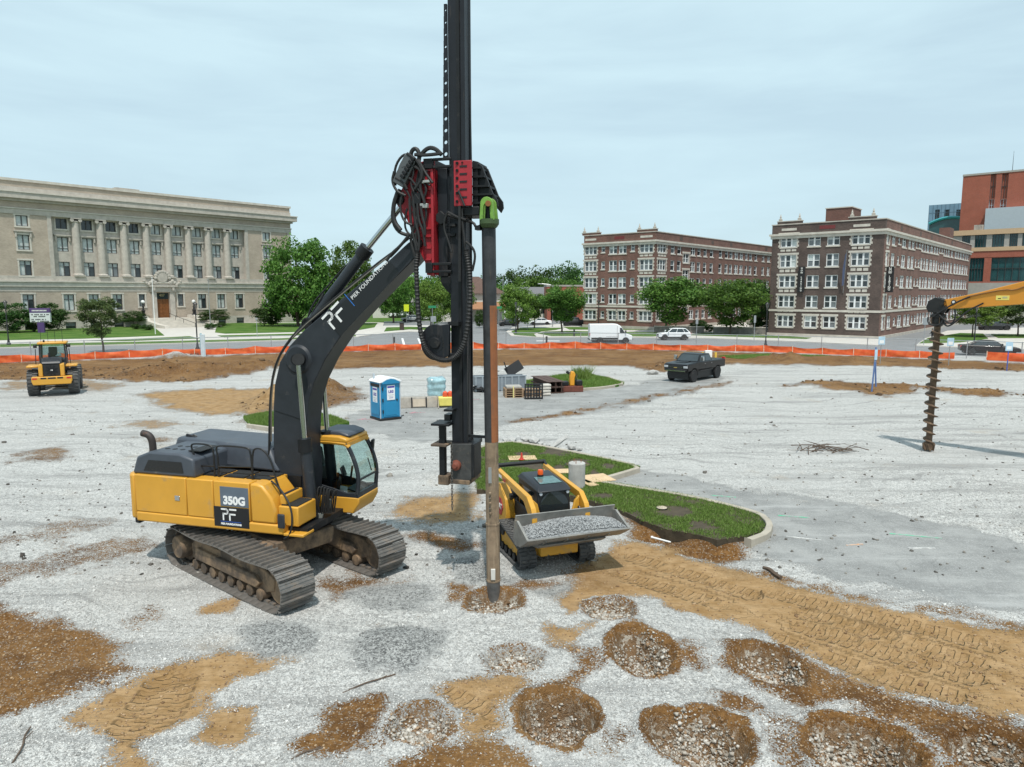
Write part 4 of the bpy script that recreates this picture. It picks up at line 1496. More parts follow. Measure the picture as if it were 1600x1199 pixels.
Hh.build('upper_wall', M_CONC, 0, wid, zs['w0'] - .002, zs['c0'] + .002, .4)
for nm, z0, z1, mt, e in (('tan_cornice', zs['c0'] + .003, zs['top'], M_TAN, .4), ('tan_band', zs['t0'], zs['w0'] - .003, M_TAN, .2), ('brick_band', zs['r0'], zs['t0'] - .003, M_BRICK_H, .05)):
 MB().box(-e, 14, y_end, y_l, z0, z1).build(nm, mt, rootH, smooth=0)
H2 = Wall(rootH, Hh.xf, -math.pi / 2)
for a, b in ((1513, 1537), (1548, 1605), (1618, 1660)):
 H2.window(sx_(a, 420), sx_(b, 420), zs['g0'], zs['r0'] - .1, 5, .55, .1, .07, [M_P_TEAL], M_DFRAME, None, .3)
H2.build('brick_wall', M_BRICK_H, 0, wid, zs['g0'] - .3, zs['r0'] - .003, .5)
MB().box(-.3, 14, y_end, y_l, -.2, zs['g0'] - .303).build('concrete_base', M_CONC, rootH, smooth=0)
MB().box(.6, 14, y_end + .1, y_l - .1, zs['g0'] - .3, zs['c0']).build('interior_core', M_DFRAME, rootH, smooth=0)
x0 = hy(1527, 470)[0]
MB().box(-3.5, -.31, hy(1560, 470)[0], x0, 3.2, 5.6).build('entrance_canopy', M_CONC, rootH, smooth=0)
for i in range(6):
 yv = hy(1522 + i * 2.2, 353)[0]
 MB().box(1.5, 2.5, yv - .2, yv + .2, zs['top'], zs['top'] + 1.3).build('roof_vent', M_CONC, rootH, smooth=0)

frT, rootT = slab('hospital_tower', 'tall red brick hospital tower with two dark vertical window strips', 1491, 205, None)
ty = lambda px, py, x=0: hitx(frT, px, py, x)
yT0, yT1 = ty(1800, 300)[0], 0
zt_ = ty(1506, 276)[1]
zlow = ty(1560, 352)[1]
Tt = Wall(rootT, Matrix.Rotation(-math.pi / 2, 4, 'Z'), -math.pi / 2)
for a, b in ((1546.5, 1555), (1564, 1574)):
 z = [ty(a, v)[1] for v in (330, 311, 272)]
 Tt.window(-ty(a, 300)[0], -ty(b, 300)[0], z[1], z[2], 2, .5, .12, .1, [M_P_DARK], M_DFRAME, None, .4)
 Tt.window(-ty(a, 300)[0], -ty(b, 300)[0], z[0], z[1] - .15, 2, .5, .12, .1, [M_P_DARK, M_P_DARK, M_P_BLIND, M_P_BLIND], M_GREYP, None, .4)
Tt.build('brick_wall', M_BRICK_H, 0, -yT0, 0, zt_, .5)
MB().box(.6, 25, yT0, -.02, 0, zt_ - .1).build('tower_core', M_BRICK_H, rootT, smooth=0)
MB().box(-.15, 25.1, yT0, .1, zt_ + .002, zt_ + .5).build('coping', M_CONC, rootT, smooth=0)
MB().box(-2.2, -.01, ty(1760, 340)[0], ty(1541, 340)[0], 0, ty(1545, 327)[1]).build('grey_panel_bay', M_GREYP, rootT, smooth=0)
ya, za = ty(1581, 250)
MB().cyl((3, ya, zt_), (3, ya, zt_ + 6), .08, .03, 6).build('antenna', M_DFRAME, rootT)

frB, rootB = slab('glass_building', 'blue glass block with dark windows beside the red hospital tower', 1442, 235, None)
by = lambda px, py: hitx(frB, px, py)
yB = by(1530, 340)[0]
zB = by(1453, 321)[1]
M_BLUE = pm('blue_glass_panel', (.17, .29, .40), .25, var=.12, vscale=.4, spec=.8)
Bb = Wall(rootB, Matrix.Rotation(-math.pi / 2, 4, 'Z'), -math.pi / 2)
for a, b in ((1461, 1468), (1475.5, 1483), (1494, 1502)):
 Bb.window(-by(a, 335)[0], -by(b, 335)[0], by(a, 344)[1], by(a, 328)[1], 2, .5, .15, .12, [M_P_DARK], M_DFRAME, None, .3)
Bb.build('glass_wall', M_BLUE, 0, -yB, 0, zB, .4)
MB().box(.6, 20, yB, -.05, 0, zB - .1).build('core', M_DFRAME, rootB, smooth=0)
g = MB()
for i in range(1, 9):
 z = zB - i * 2.6
 g.box(-.05, -.004, yB, 0, z, z + .1)
for i in range(0, 12):
 g.box(-.06, -.005, yB * i / 12 - .1, yB * i / 12, 0, zB)
g.build('mullion_grid', pm('steel_blue', (.10, .17, .24), .4), rootB, smooth=0)
# barrel-vaulted teal atrium in front of it
frV, rootV = slab('atrium_roof', 'teal curved glass atrium roof behind the brick chimney', 1484, 210, None)
vy0, vy1 = hitx(frV, 1452, 350)[0], hitx(frV, 1520, 350)[0]
vz = hitx(frV, 1484, 341)[1]
vb = hitx(frV, 1484, 356)[1]
arc = [(vy1 + (vy0 - vy1) * t, vb + (vz - vb) * math.sin(math.pi * (.12 + .76 * t)) ** .8) for t in np.linspace(0, 1, 17)]
MB().prism(arc + [(vy0, 0), (vy1, 0)], 0, 12, 'x').build('glass_vault', M_P_TEAL, rootV)
rim = MB()
rim.tube([(-.2, p[0], p[1] + .15) for p in arc], .45, 6)
rim.build('vault_rim', pm('teal_metal', (.05, .30, .33), .4), rootV)
# ================================================================ trees and shrubs
M_BARK = pm('bark', (.10, .075, .055), .95, var=.3, vscale=6, bump=.5, bscale=25)
M_LEAF = leafmat('maple_leaves', (.045, .115, .018), (.15, .275, .05))
M_LEAF_B = leafmat('light_leaves', (.08, .17, .022), (.22, .35, .07))
M_LEAF_D = leafmat('dark_leaves', (.026, .065, .016), (.085, .155, .038))
M_LEAF_O = leafmat('olive_leaves', (.05, .085, .024), (.14, .19, .06))


def crown_mesh(name, mat, n=9000, leaf=.026, seed=0, shape='ovoid', clumps=70, cr=.15):
 """unit crown: width 1, base at z 0, height 1"""
 r = np.random.default_rng(seed)
 cs = []
 while len(cs) < clumps:
  p = r.uniform(-.5, .5, 3)
  z = p[2] + .5
  if shape == 'ovoid':
   w = .5 * (1 - abs((z - .42) / .60) ** 2.3) ** .5 if abs((z - .42) / .6) < 1 else 0
  elif shape == 'ball':
   w = .5 * max(0, 1 - (2 * z - 1) ** 2) ** .42
  elif shape == 'dome':
   w = .5 * max(0, 1 - (z / 1.02) ** 2.2) ** .5
  elif shape == 'vase':
   w = .5 * (.45 + .55 * min(1, z / .55)) * max(0, 1 - ((z - .5) / .52) ** 4) ** .5
  else:
   w = .5 * max(.05, (1 - z)) ** .6
  q = math.hypot(p[0], p[1])
  if q < w * .93 and (q > w * .35 or r.uniform() < .3):
   cs.append((p[0] * .9, p[1] * .9, .06 + z * .9))
 cs = np.array(cs)
 k = r.integers(0, clumps, n)
 d = r.normal(0, 1, (n, 3))
 d /= np.linalg.norm(d, axis=1)[:, None]
 rad = cr * (r.uniform(.5, 1.35, clumps))[k] * r.power(2.6, n)
 p = cs[k] + d * rad[:, None] * np.array([1, 1, .8])
 p[:, 2] = np.clip(p[:, 2], .0, 1.02)
 nrm = d * .8 + r.normal(0, .7, (n, 3)) + np.array([0, 0, .35])
 nrm /= np.linalg.norm(nrm, axis=1)[:, None]
 t = np.cross(nrm, r.normal(0, 1, (n, 3)))
 t /= np.linalg.norm(t, axis=1)[:, None]
 b = np.cross(nrm, t)
 s = leaf * r.uniform(.6, 1.35, n)[:, None]
 v = np.stack([p - t * s * .9, p - b * s * .55 + nrm * s * .15, p + t * s * .9, p + b * s * .55 + nrm * s * .15], 1).reshape(-1, 3)
 return mesh_np(name, v, np.arange(4 * n).reshape(-1, 4), mat)


CROWN = {
 'maple': crown_mesh('crown', M_LEAF, 17000, .020, 1, 'ovoid', 130, .12),
 'maple2': crown_mesh('crown', M_LEAF, 15000, .021, 2, 'ball', 110, .13),
 'bright': crown_mesh('crown', M_LEAF_B, 8000, .024, 3, 'ovoid', 70, .12),
 'street': crown_mesh('crown', M_LEAF, 14000, .022, 4, 'vase', 90, .14),
 'dark': crown_mesh('crown', M_LEAF_D, 9000, .023, 5, 'ball', 80, .13),
 'olive': crown_mesh('crown', M_LEAF_O, 9000, .022, 6, 'vase', 70, .12),
 'dome': crown_mesh('crown', M_LEAF_D, 9000, .020, 7, 'dome', 110, .10),
 'bush': crown_mesh('crown', M_LEAF_D, 9000, .024, 8, 'ball', 110, .11),
 'cone': crown_mesh('crown', M_LEAF_D, 7000, .022, 9, 'cone', 80, .11),
 'far': crown_mesh('crown', M_LEAF, 4500, .034, 10, 'ball', 45, .17),
 'far2': crown_mesh('crown', M_LEAF_D, 4500, .034, 11, 'ovoid', 45, .17),
}


def trunk_mesh(seed, h0, h1, r):
 """tapered trunk with limbs: h0 bare height, h1 full height"""
 rd = random.Random(seed)
 a = MB()
 pts = [Vector((0, 0, -.15))]
 for i in range(1, 6):
  pts.append(Vector((rd.uniform(-.05, .05) * h1, rd.uniform(-.05, .05) * h1, h1 * .8 * i / 5)) * 1.0 if i > 1 else Vector((0, 0, h0 * .5)))
 a.tube(pts, [r * (1.25, 1.0, .8, .55, .35, .12)[i] for i in range(6)], 8)
 for i in range(5):
  t = rd.uniform(.0, 1)
  z = h0 + (h1 * .5 - h0) * i / 5
  an = i * 2.4 + rd.uniform(-.4, .4)
  ln = (h1 - h0) * rd.uniform(.3, .42)
  s0 = Vector((0, 0, z))
  a.tube([s0, s0 + Vector((math.cos(an) * ln * .4, math.sin(an) * ln * .4, ln * .35)), s0 + Vector((math.cos(an) * ln * .8, math.sin(an) * ln * .8, ln * .9))], [r * .5, r * .3, r * .08], 6)
 return a


_tn = [0]


def tree(name, label, x0, x1, ytop, ybase, kind, crown_low=None, group=None, base_px=None, cat='tree', depth=1.0, trunk=True):
 """a tree that fills photo columns x0..x1 from row ytop and stands on the ground at row ybase"""
 bx = base_px if base_px is not None else (x0 + x1) / 2
 g = G(bx, ybase)
 dist = g.y
 sc = dist / FPX
 w = (x1 - x0) * sc
 h = (ybase - ytop) * sc * 1.005
 lo = h - (crown_low - ytop) * sc if crown_low else h * .18
 root = thing(name, label, cat, (g.x, g.y, 0), 0, group)
 _tn[0] += 1
 if trunk:
  trunk_mesh(_tn[0], max(lo, .3) * 1.05, h, max(.06, h * .018)).build('trunk', M_BARK, root)
 c = inst('crown', CROWN[kind], root, (((x0 + x1) / 2 - bx) * sc, 0, lo), (0, 0, _tn[0] * 1.37), (w * 1.14, w * 1.14 * depth, (h - lo) * 1.03))
 return root


tree('maple_tree', 'big rounded green maple at the right end of the stone building', 419, 521, 372, 511, 'maple', 505, base_px=466)
tree('maple_tree', 'green maple behind the boom, just right of the biggest maple', 516, 582, 386, 509, 'maple2', 500, base_px=552)
tree('street_tree', 'small slim-trunked tree on the verge by the orange fence at left', 128, 190, 468, 551, 'olive', 530, base_px=162)
tree('street_tree', 'bright green leafy tree behind the corrugated hose', 650, 702, 440, 514, 'bright', 506)
tree('street_tree', 'dark street tree at the corner of the red-brown brick block', 1000, 1096, 438, 521, 'street', 510, base_px=1040)
tree('street_tree', 'wide street tree in front of the gap between the brick blocks', 1098, 1192, 441, 524, 'street', 514, base_px=1140)
tree('evergreen_tree', 'dark upright tree against the left edge of the dark brick block', 1160, 1208, 440, 519, 'dark', 516)
tree('street_tree', 'round street tree left of the red-brown brick block', 846, 912, 450, 523, 'street', 506, base_px=878)
tree('street_tree', 'low green tree on the corner right of the rusty pile', 780, 838, 446, 517, 'bright', 506)
tree('street_tree', 'small street tree between the lamp posts at the crossing', 812, 858, 462, 514, 'street', 500)
tree('street_tree', 'bright green tree under the yellow auger arm', 1488, 1562, 470, 528, 'bright', 508, base_px=1519)
tree('street_tree', 'dull olive tree at the right picture edge under the arm', 1548, 1640, 464, 527, 'olive', 512, base_px=1590)
tree('street_tree', 'green tree between stone building and boom, far down the street', 590, 640, 430, 505, 'maple2', 498)
tree('street_tree', 'leafy tree left of the hose, beyond the parked silver car', 622, 662, 428, 503, 'bright', 497)
tree('street_tree', 'tall tree hidden behind the mast and the drum', 688, 742, 436, 506, 'maple2', 500)
# shrubs by the stone building
for a in (('shrub', 'wide clipped shrub at the left picture edge below the stone building', -20, 51, 472, 521.5, 'bush', 0.9), ('shrub', 'clipped round shrub right of the purple message board', 57, 107, 473, 518, 'bush', .9),
   ('evergreen_shrub', 'dark umbrella-shaped evergreen left of the entrance steps', 186, 233, 485, 512.5, 'dome', .9), ('evergreen_shrub', 'dark umbrella-shaped evergreen right of the entrance steps', 308, 362, 483, 510, 'dome', .9),
   ('round_shrub', 'small round bush nearest the left side of the steps', 220, 240, 507, 517.5, 'bush', 1), ('round_shrub', 'small dark round bush under the left umbrella evergreen', 205, 221, 506, 516, 'bush', 1),
   ('round_shrub', 'small round bush right of the steps', 319, 339, 505, 516, 'bush', 1), ('round_shrub', 'small dark round bush under the right umbrella evergreen', 336, 353, 504, 513, 'bush', 1),
   ('shrub', 'tall leafy shrub left of the biggest maple', 396, 444, 473, 511, 'bush', 1), ('shrub', 'dark low hedge under the message board', 44, 60, 502, 520, 'bush', 1),
   ('shrub', 'leafy shrub in front of the white house', 741, 760, 484, 513, 'bush', 1), ('shrub', 'low hedge beside the red-brown block entrance', 1078, 1104, 500, 519, 'bush', 1),
   ('shrub', 'trimmed low bush on the wall between the street trees', 1098, 1116, 507, 520, 'bush', 1), ('shrub', 'low shrub at the foot of the dark upright tree', 1172, 1206, 496, 519, 'bush', 1)):
 nm, lb, x0, x1, yt, yb, kd, dp = a
 tree(nm, lb, x0, x1, yt, yb, kd, yb - (1 if kd == 'bush' else (yb - yt) * .33), None, None, 'shrub', dp, kd == 'dome')
# the far tree line: each crown is its own tree
rt = random.Random(9)
far = [(742, 795, 428, 484), (700, 748, 432, 482), (786, 830, 420, 482), (820, 868, 419, 481), (856, 905, 413, 480), (800, 850, 428, 487), (838, 885, 430, 487), (878, 922, 416, 481), (560, 610, 424, 484), (604, 652, 430, 485),
  (640, 690, 428, 484), (760, 800, 440, 489), (905, 950, 420, 482), (480, 530, 420, 485), (520, 570, 418, 483), (668, 716, 424, 483), (1196, 1240, 430, 480), (868, 912, 434, 486)]
ORD = 'first second third fourth fifth sixth seventh eighth ninth tenth eleventh twelfth thirteenth fourteenth fifteenth sixteenth seventeenth eighteenth'.split()
for i, (x0, x1, yt, yb) in enumerate(sorted(far)):
 tree('distant_tree', '%s tree from the left in the wooded skyline beyond the crossing' % ORD[i], x0, x1, yt, yb, ('far', 'far2')[i % 2], yb - 3, 'skyline trees beyond the crossing')
# ================================================================ streets, lawns, fences, street furniture
M_ROAD = pm('asphalt', (.20, .205, .21), .9, var=.12, vscale=.5, dirt=((.30, .30, .30), .3, .12))
M_WALK = pm('sidewalk_concrete', (.52, .49, .45), .9, var=.1, vscale=.6, dirt=((.36, .34, .31), .25, .3))
M_STEEL = pm('galvanised_steel', (.42, .43, .44), .45, .7, var=.1)
M_BLACK = pm('black_iron', (.013, .013, .014), .45, var=.2)
M_WHITE = pm('white_paint', (.78, .78, .77), .55, var=.05)


def lawnmat():
 m, N, L, P = _base('lawn')
 tc = _n(N, 'TexCoord')
 n1 = _n(N, 'TexNoise', Scale=.35, Detail=6.0, Roughness=.65)
 n2 = _n(N, 'TexNoise', Scale=9.0, Detail=5.0, Roughness=.75)
 for n in (n1, n2):
  L.new(tc.outputs['Object'], n.inputs['Vector'])
 c = _mixc(N, L, _range(N, L, n1.outputs['Fac'], .35, .65), (.055, .125, .022), (.12, .185, .045))
 c = _mixc(N, L, _range(N, L, n2.outputs['Fac'], .4, .75, 0, .7), c, (.03, .075, .012))
 L.new(c, P.inputs['Base Color'])
 P.inputs['Roughness'].default_value = .95
 P.inputs['Specular IOR Level'].default_value = .1
 b = _n(N, 'Bump', Strength=.6, Distance=.06)
 L.new(n2.outputs['Fac'], b.inputs['Height'])
 L.new(b.outputs['Normal'], P.inputs['Normal'])
 return m


M_LAWN = lawnmat()


def sheet(name, pts, z0, z1, mat, world_pts=False):
 poly = pts if world_pts else gpoly(pts)
 return tag(MB().prism(poly, z0, z1, 'z').build(name, mat, smooth=0), kind='structure')


sheet('road', [(-300, 578), (0, 562), (240, 555), (420, 548), (640, 543), (900, 541), (1060, 543), (1200, 546), (1388, 552), (1600, 560), (1900, 573), (1900, 498), (800, 493), (-300, 498)], -.3, .012, M_ROAD)
sheet('far_lawn', [(-500, 505.5), (2100, 505.5), (2100, 463), (-500, 463)], -.35, .03, M_LAWN)
sheet('side_street', [(1372, 541), (1436, 541.5), (1448, 528), (1500, 510), (1540, 505), (1500, 503), (1440, 512), (1385, 528)], .012, .034, M_ROAD)
sheet('back_street', [(600, 516), (760, 520), (800, 512), (1000, 508), (1000, 503), (740, 500), (600, 503)], .03, .044, M_ROAD)
sheet('sidewalk', [(-300, 560), (0, 545), (240, 539), (440, 533.5), (560, 527.5), (596, 520), (600, 505), (-300, 505)], -.2, .13, M_WALK)
sheet('lawn', [(-300, 548), (0, 533.5), (130, 531), (257, 526), (240, 512), (240, 506), (-300, 506)], .0, .17, M_LAWN)
sheet('lawn', [(336, 521), (352, 523), (440, 521), (556, 518), (585, 513), (590, 506), (340, 506)], .0, .17, M_LAWN)
sheet('verge', [(0, 544.6), (240, 538.6), (440, 533), (556, 527), (556, 525.2), (440, 530.5), (240, 535.5), (0, 540)], .0, .17, M_LAWN)
sheet('verge', [(130, 534.5), (200, 531.8), (296, 527.2), (312, 530.6), (200, 534.8)], .0, .17, M_LAWN)
sheet('verge', [(340, 526), (440, 523.6), (500, 522), (500, 524), (440, 526.5), (350, 529)], .0, .17, M_LAWN)
sheet('sidewalk', [(791, 519.5), (798, 525.8), (850, 528.4), (920, 527.5), (1100, 529.5), (1240, 534.5), (1372, 541), (1384, 528), (1380, 515), (1200, 505.5), (900, 505.5), (800, 513)], -.2, .13, M_WALK)
sheet('lawn', [(799, 519.5), (804, 525), (838, 527.6), (834, 523.4), (846, 519.6), (868, 517.2), (882, 513.6), (812, 514)], .0, .17, M_LAWN)
sheet('lawn', [(840, 522.6), (852, 519.8), (890, 518.8), (1030, 521.5), (1058, 524.5), (1020, 527.6), (920, 526.6), (862, 527)], .0, .17, M_LAWN)
sheet('lawn', [(1078, 525.4), (1100, 521.6), (1200, 525), (1268, 529.6), (1260, 531.5), (1180, 529)], .0, .17, M_LAWN)
sheet('lawn', [(880, 512), (1000, 514), (1030, 517), (890, 516.5)], .0, .17, M_LAWN)
sheet('sidewalk', [(1430, 541.5), (1446, 530), (1480, 518), (1600, 513), (1900, 518), (1900, 562), (1600, 547.5), (1500, 544)], -.2, .13, M_WALK)
sheet('lawn', [(1436, 538.5), (1450, 530), (1500, 522), (1536, 523), (1544, 531), (1500, 537)], .0, .17, M_LAWN)
sheet('lawn', [(1548, 524), (1620, 524), (1640, 530), (1560, 530)], .0, .17, M_LAWN)
sheet('sidewalk', [(560, 527), (600, 522), (640, 519), (722, 521.5), (736, 514), (716, 509), (600, 510)], -.2, .118, M_WALK)
sheet('lawn', [(600, 519.5), (640, 516), (706, 518.5), (716, 514), (640, 512), (604, 513)], .0, .16, M_LAWN)
# painted stop bars at the crossing
for pts in ([(627, 529), (631, 529), (634, 541), (629, 541)], [(652, 529), (656, 529), (662, 540), (656, 541)], [(838, 533), (872, 533), (874, 537), (836, 537)], [(842, 533.8), (868, 533.8), (869, 536), (841, 536)][::-1]):
 pass
sheet('road_marking', [(627, 529), (630, 529), (634, 541), (630, 541)], .0, .017, M_WHITE)
sheet('road_marking', [(652, 529), (655, 529), (662, 540), (657, 541)], .0, .017, M_WHITE)
sheet('road_marking', [(838, 532.6), (874, 532.8), (875, 533.6), (838, 533.4)], .0, .017, M_WHITE)

FENCE = [(-160, 577), (0, 567.5), (113, 563), (237, 558), (420, 552), (540, 549.5), (655, 547), (780, 545), (900, 545), (1060, 548), (1200, 550.5), (1388, 558), (1520, 562.5), (1600, 566.5), (1760, 573)]


def along(px_list, step):
 w = [G(a, b) for a, b in px_list]
 out, carry = [w[0].copy()], 0.0
 for a, b in zip(w[:-1], w[1:]):
  ln = (b - a).length
  t = step - carry
  while t < ln:
   out.append(a.lerp(b, t / ln))
   t += step
  carry = ln - (t - step)
 return out


def netmat():
 m, N, L, P = _base('orange_netting')
 tc = _n(N, 'TexCoord')
 nz = _n(N, 'TexNoise', Scale=2.0, Detail=6.0)
 L.new(tc.outputs['Object'], nz.inputs['Vector'])
 c = _mixc(N, L, _range(N, L, nz.outputs['Fac'], .35, .7), (.75, .10, .025), (.90, .20, .06))
 L.new(c, P.inputs['Base Color'])
 P.inputs['Roughness'].default_value = .6
 tr = _n(N, 'BsdfTranslucent', Color=(.85, .14, .04, 1))
 mx = _n(N, 'MixShader')
 mx.inputs[0].default_value = .3
 L.new(P.outputs[0], mx.inputs[1])
 L.new(tr.outputs[0], mx.inputs[2])
 L.new(mx.outputs[0], N['Material Output'].inputs['Surface'])
 return m


M_NET = netmat()
M_STAKE = pm('pale_stake', (.70, .55, .42), .8)


def safety_fence(name, label, pts, seed):
 rd = random.Random(seed)
 root = thing(name, label, 'fence', (pts[0].x, pts[0].y, 0), group='orange safety fence runs')
 o = Vector((pts[0].x, pts[0].y, 0))
 H = .78
 hs = [H + rd.uniform(-.12, .08) for _ in pts]
 for i, (a, b) in enumerate(zip(pts[:-1], pts[1:])):
  d = (b - a)
  nrm = Vector((d.y, -d.x, 0)).normalized()
  vs_, fs = [], []
  nu, nv = 8, 4
  sag, bel = rd.uniform(.03, .22), rd.uniform(-.12, .15)
  for u in range(nu + 1):
   t = u / nu
   top = hs[i] * (1 - t) + hs[i + 1] * t - sag * 4 * t * (1 - t)
   for v in range(nv + 1):
    q = v / nv
    p = a.lerp(b, t) - o + nrm * (bel * math.sin(math.pi * t) * math.sin(math.pi * q) + .04 * math.sin(9 * t + 7 * q + i))
    vs_.append((p.x, p.y, .03 + top * q))
  for u in range(nu):
   for v in range(nv):
    k = u * (nv + 1) + v
    fs.append((k, k + nv + 1, k + nv + 2, k + 1))
  me = bpy.data.meshes.new('netting')
  me.from_pydata(vs_, [], fs)
  me.polygons.foreach_set('use_smooth', [True] * len(fs))
  ob = bpy.data.objects.new('netting', me)
  _finish(ob, M_NET, root)
  q = MB().bar(a - o, a - o + Vector((rd.uniform(-.04, .04), 0, hs[i] + .1)), .06)
  q.build('stake', M_STAKE, root, smooth=0)
 return root


fp_ = along(FENCE, 3.1)
k1 = max(i for i, p in enumerate(fp_) if 800 + p.x / p.y * FPX < 1522)
safety_fence('safety_fence', 'long orange safety netting fence strung across the back of the lot', fp_[:k1 + 1], 1)
safety_fence('safety_fence', 'short orange netting run right of the gap near the black sedan', [G(1541, 563.5)] + fp_[k1 + 3:], 2)

# chain-link fence behind it
cl = [p + Vector((0, 1.6, 0)) for p in along(FENCE, 4.6)]
M_LINK, N_, L_, P_ = _base('chain_link')
N_.remove(P_)
_t, _d, _mx = _n(N_, 'BsdfTransparent'), _n(N_, 'BsdfDiffuse', Color=(.45, .46, .47, 1)), _n(N_, 'MixShader')
_mx.inputs[0].default_value = .10
L_.new(_t.outputs[0], _mx.inputs[1])
L_.new(_d.outputs[0], _mx.inputs[2])
L_.new(_mx.outputs[0], N_['Material Output'].inputs['Surface'])
cr_ = thing('chain_link_fence', 'grey chain-link fence with steel posts standing behind the orange netting', 'fence', (cl[0].x, cl[0].y, 0))
o = Vector((cl[0].x, cl[0].y, 0))
q, rail = MB(), []
for a, b in zip(cl[:-1], cl[1:]):
 q.quad(tuple(a - o + Vector((0, 0, .05))), tuple(b - o + Vector((0, 0, .05))), tuple(b - o + Vector((0, 0, 1.8))), tuple(a - o + Vector((0, 0, 1.8))))
q.build('link_mesh', M_LINK, cr_, smooth=0)
pmesh = MB().cyl((0, 0, 0), (0, 0, 1.9), .045, n=8).mesh('post')
pmesh.materials.append(M_STEEL)
for p in cl:
 inst('post', pmesh, cr_, p - o)
MB().tube([p - o + Vector((0, 0, 1.84)) for p in cl], .035, 6).build('top_rail', M_STEEL, cr_)


def lamp_post(label, px, py, h=5.5):
 g = G(px, py)
 root = thing('street_lamp', label, 'street lamp', g, group='black lantern street lamps')
 MB().lathe([(.26, 0), (.24, .35), (.14, .55), (.12, .8), (.075, 1.0), (.065, h - .95), (.11, h - .9), (.06, h - .82)], n=12).build('post', M_BLACK, root)
 ln = MB().lathe([(.10, h - .8), (.20, h - .3), (.19, h - .28)], n=8).build('lantern', glass('frosted_lantern', (.55, .57, .58), .25, .3), root)
 c = MB().lathe([(.27, h - .3), (.25, h - .24), (.10, h - .08), (.03, h)], n=8)
 for i in range(4):
  a = i * math.pi / 2
  c.bar((math.cos(a) * .1, math.sin(a) * .1, h - .8), (math.cos(a) * .21, math.sin(a) * .21, h - .28), .025)
 c.build('lantern_cap', M_BLACK, root)
 return root


for lb, px, py, h in (('black lantern lamp post at the far left in front of the clipped shrub', 14, 541, 5.8), ('black lantern lamp post right of the stone entrance steps', 309, 549, 5.7),
      ('black lantern lamp post behind the white van', 935, 517, 5.5), ('black lantern lamp post at the left corner of the dark brick block', 1196, 544, 5.6),
      ('black lantern lamp post on the grass island by the rusty pile', 806, 523, 5.3), ('black lantern lamp post beyond the auger near the black sedan', 1521, 548, 5.4),
      ('black lantern lamp post seen past the hose drum', 673, 514, 5.2)):
 lamp_post(lb, px, py, h)


def arm_light(label, px, py, h, arm):
 g = G(px, py)
 root = thing('street_light', label, 'street light', g)
 MB().tube([(0, 0, 0), (0, 0, h - .6), (0, 0, h - .1), (arm * .3, 0, h + .1), (arm, 0, h + .25)], .09, 8, 1).build('pole', M_STEEL, root)
 MB().box(min(arm, arm * 1.35), max(arm, arm * 1.35), -.16, .16, h + .15, h + .33).build('lamp_head', M_STEEL, root, bevel=.04)


arm_light('grey arm street light over the parked white sedan', 863.5, 512, 8.2, -2.2)
arm_light('tall pale parking light pole left of the grey arm light', 816, 505, 8.8, .5)
arm_light('small pale light pole beside the far white house', 786, 500, 11, .5)

# entrance steps, cheek walls, rails, globe lamps, flag pole
stp = thing('entrance_steps', 'broad stone steps up to the brown double doors', 'steps', (frL.o[0], frL.o[1], 0), frL.a)
nst, run = 10, 11.0
sw = 9.0
for i in range(nst):
 z1 = (zd0) * (i + 1) / nst
 MB().box(s_door - sw / 2, s_door + sw / 2, -1.2 - run * (1 - i / nst) + .001 * i, -1.2 - run * (1 - (i + 1) / nst), .05, z1).build('step', M_LIME2, stp, smooth=0)
MB().box(s_door - sw / 2, s_door + sw / 2, -1.2, -.36, .05, zd0 - .003).build('landing', M_LIME2, stp, smooth=0)
for sx in (-1, 1):
 x0 = s_door + sx * (sw / 2 + .02)
 x1 = s_door + sx * (sw / 2 + 1.0)
 MB().prism([(-.36, .05), (-.36, zd0 + .55), (-3.2, zd0 + .55), (-4.6, zd0 * .66 + .3), (-9.8, .75), (-12.6, .62), (-12.8, .05)], min(x0, x1), max(x0, x1), 'x').build('cheek_wall', M_LIME2, stp, smooth=0)
 lp = thing('globe_lamp', ('dark ornate lamp with white globe left of the doors', 'dark ornate lamp with white globe right of the doors')[sx > 0], 'lamp', frL.u.to_3d() * 0, 0, 'globe lamps at the entrance')
 w = Vector((frL.o[0], frL.o[1], 0)) + frL.u.to_3d() * (s_door + sx * (sw / 2 + .5)) - frL.v.to_3d() * 2.6
 lp.location = (w.x, w.y, zd0 + .55)
 MB().lathe([(.5, 0), (.48, .15), (.25, .3), (.3, .8), (.42, 1.0), (.2, 1.15), (.13, 1.6), (.26, 1.75), (.1, 1.9), (.14, 2.3), (.2, 2.4)], n=12).build('post', M_BLACK, lp)
 MB().lathe([(.1, 2.38), (.3, 2.5), (.36, 2.7), (.28, 2.95), (.05, 3.05)], n=14).build('globe', M_WHITE, lp)
for off in (.5,):
 p = [(s_door + off, -1.4, zd0 + .9), (s_door + off, -4.0, zd0 * .74 + .9), (s_door + off, -7.4, zd0 * .42 + .9), (s_door + off, -12.2, .95)]
 h = MB().tube(p, .045, 6)
 for a in p:
  h.tube([a, (a[0], a[1], a[2] - .95)], .04, 6)
 h.build('handrail', M_BLACK, stp)
fg = G(329, 513)
fpole = thing('flag_pole', 'thin pale flag pole on the lawn right of the entrance', 'flag pole', fg)
MB().cyl((0, 0, 0), (0, 0, 9.2), .09, .05, 8).build('pole', M_STEEL, fpole)
MB().lathe([(.02, 9.2), (.1, 9.28), (.02, 9.38)], n=8).build('ball', M_STEEL, fpole)
fg = G(243, 524)
fpole = thing('flag_pole', 'thin white pole left of the entrance doors', 'flag pole', fg)
MB().cyl((0, 0, 0), (0, 0, 9.0), .07, .05, 8).build('pole', M_WHITE, fpole)
MB().lathe([(.02, 9.0), (.1, 9.06), (.02, 9.15)], n=8).build('ball', M_STEEL, fpole)

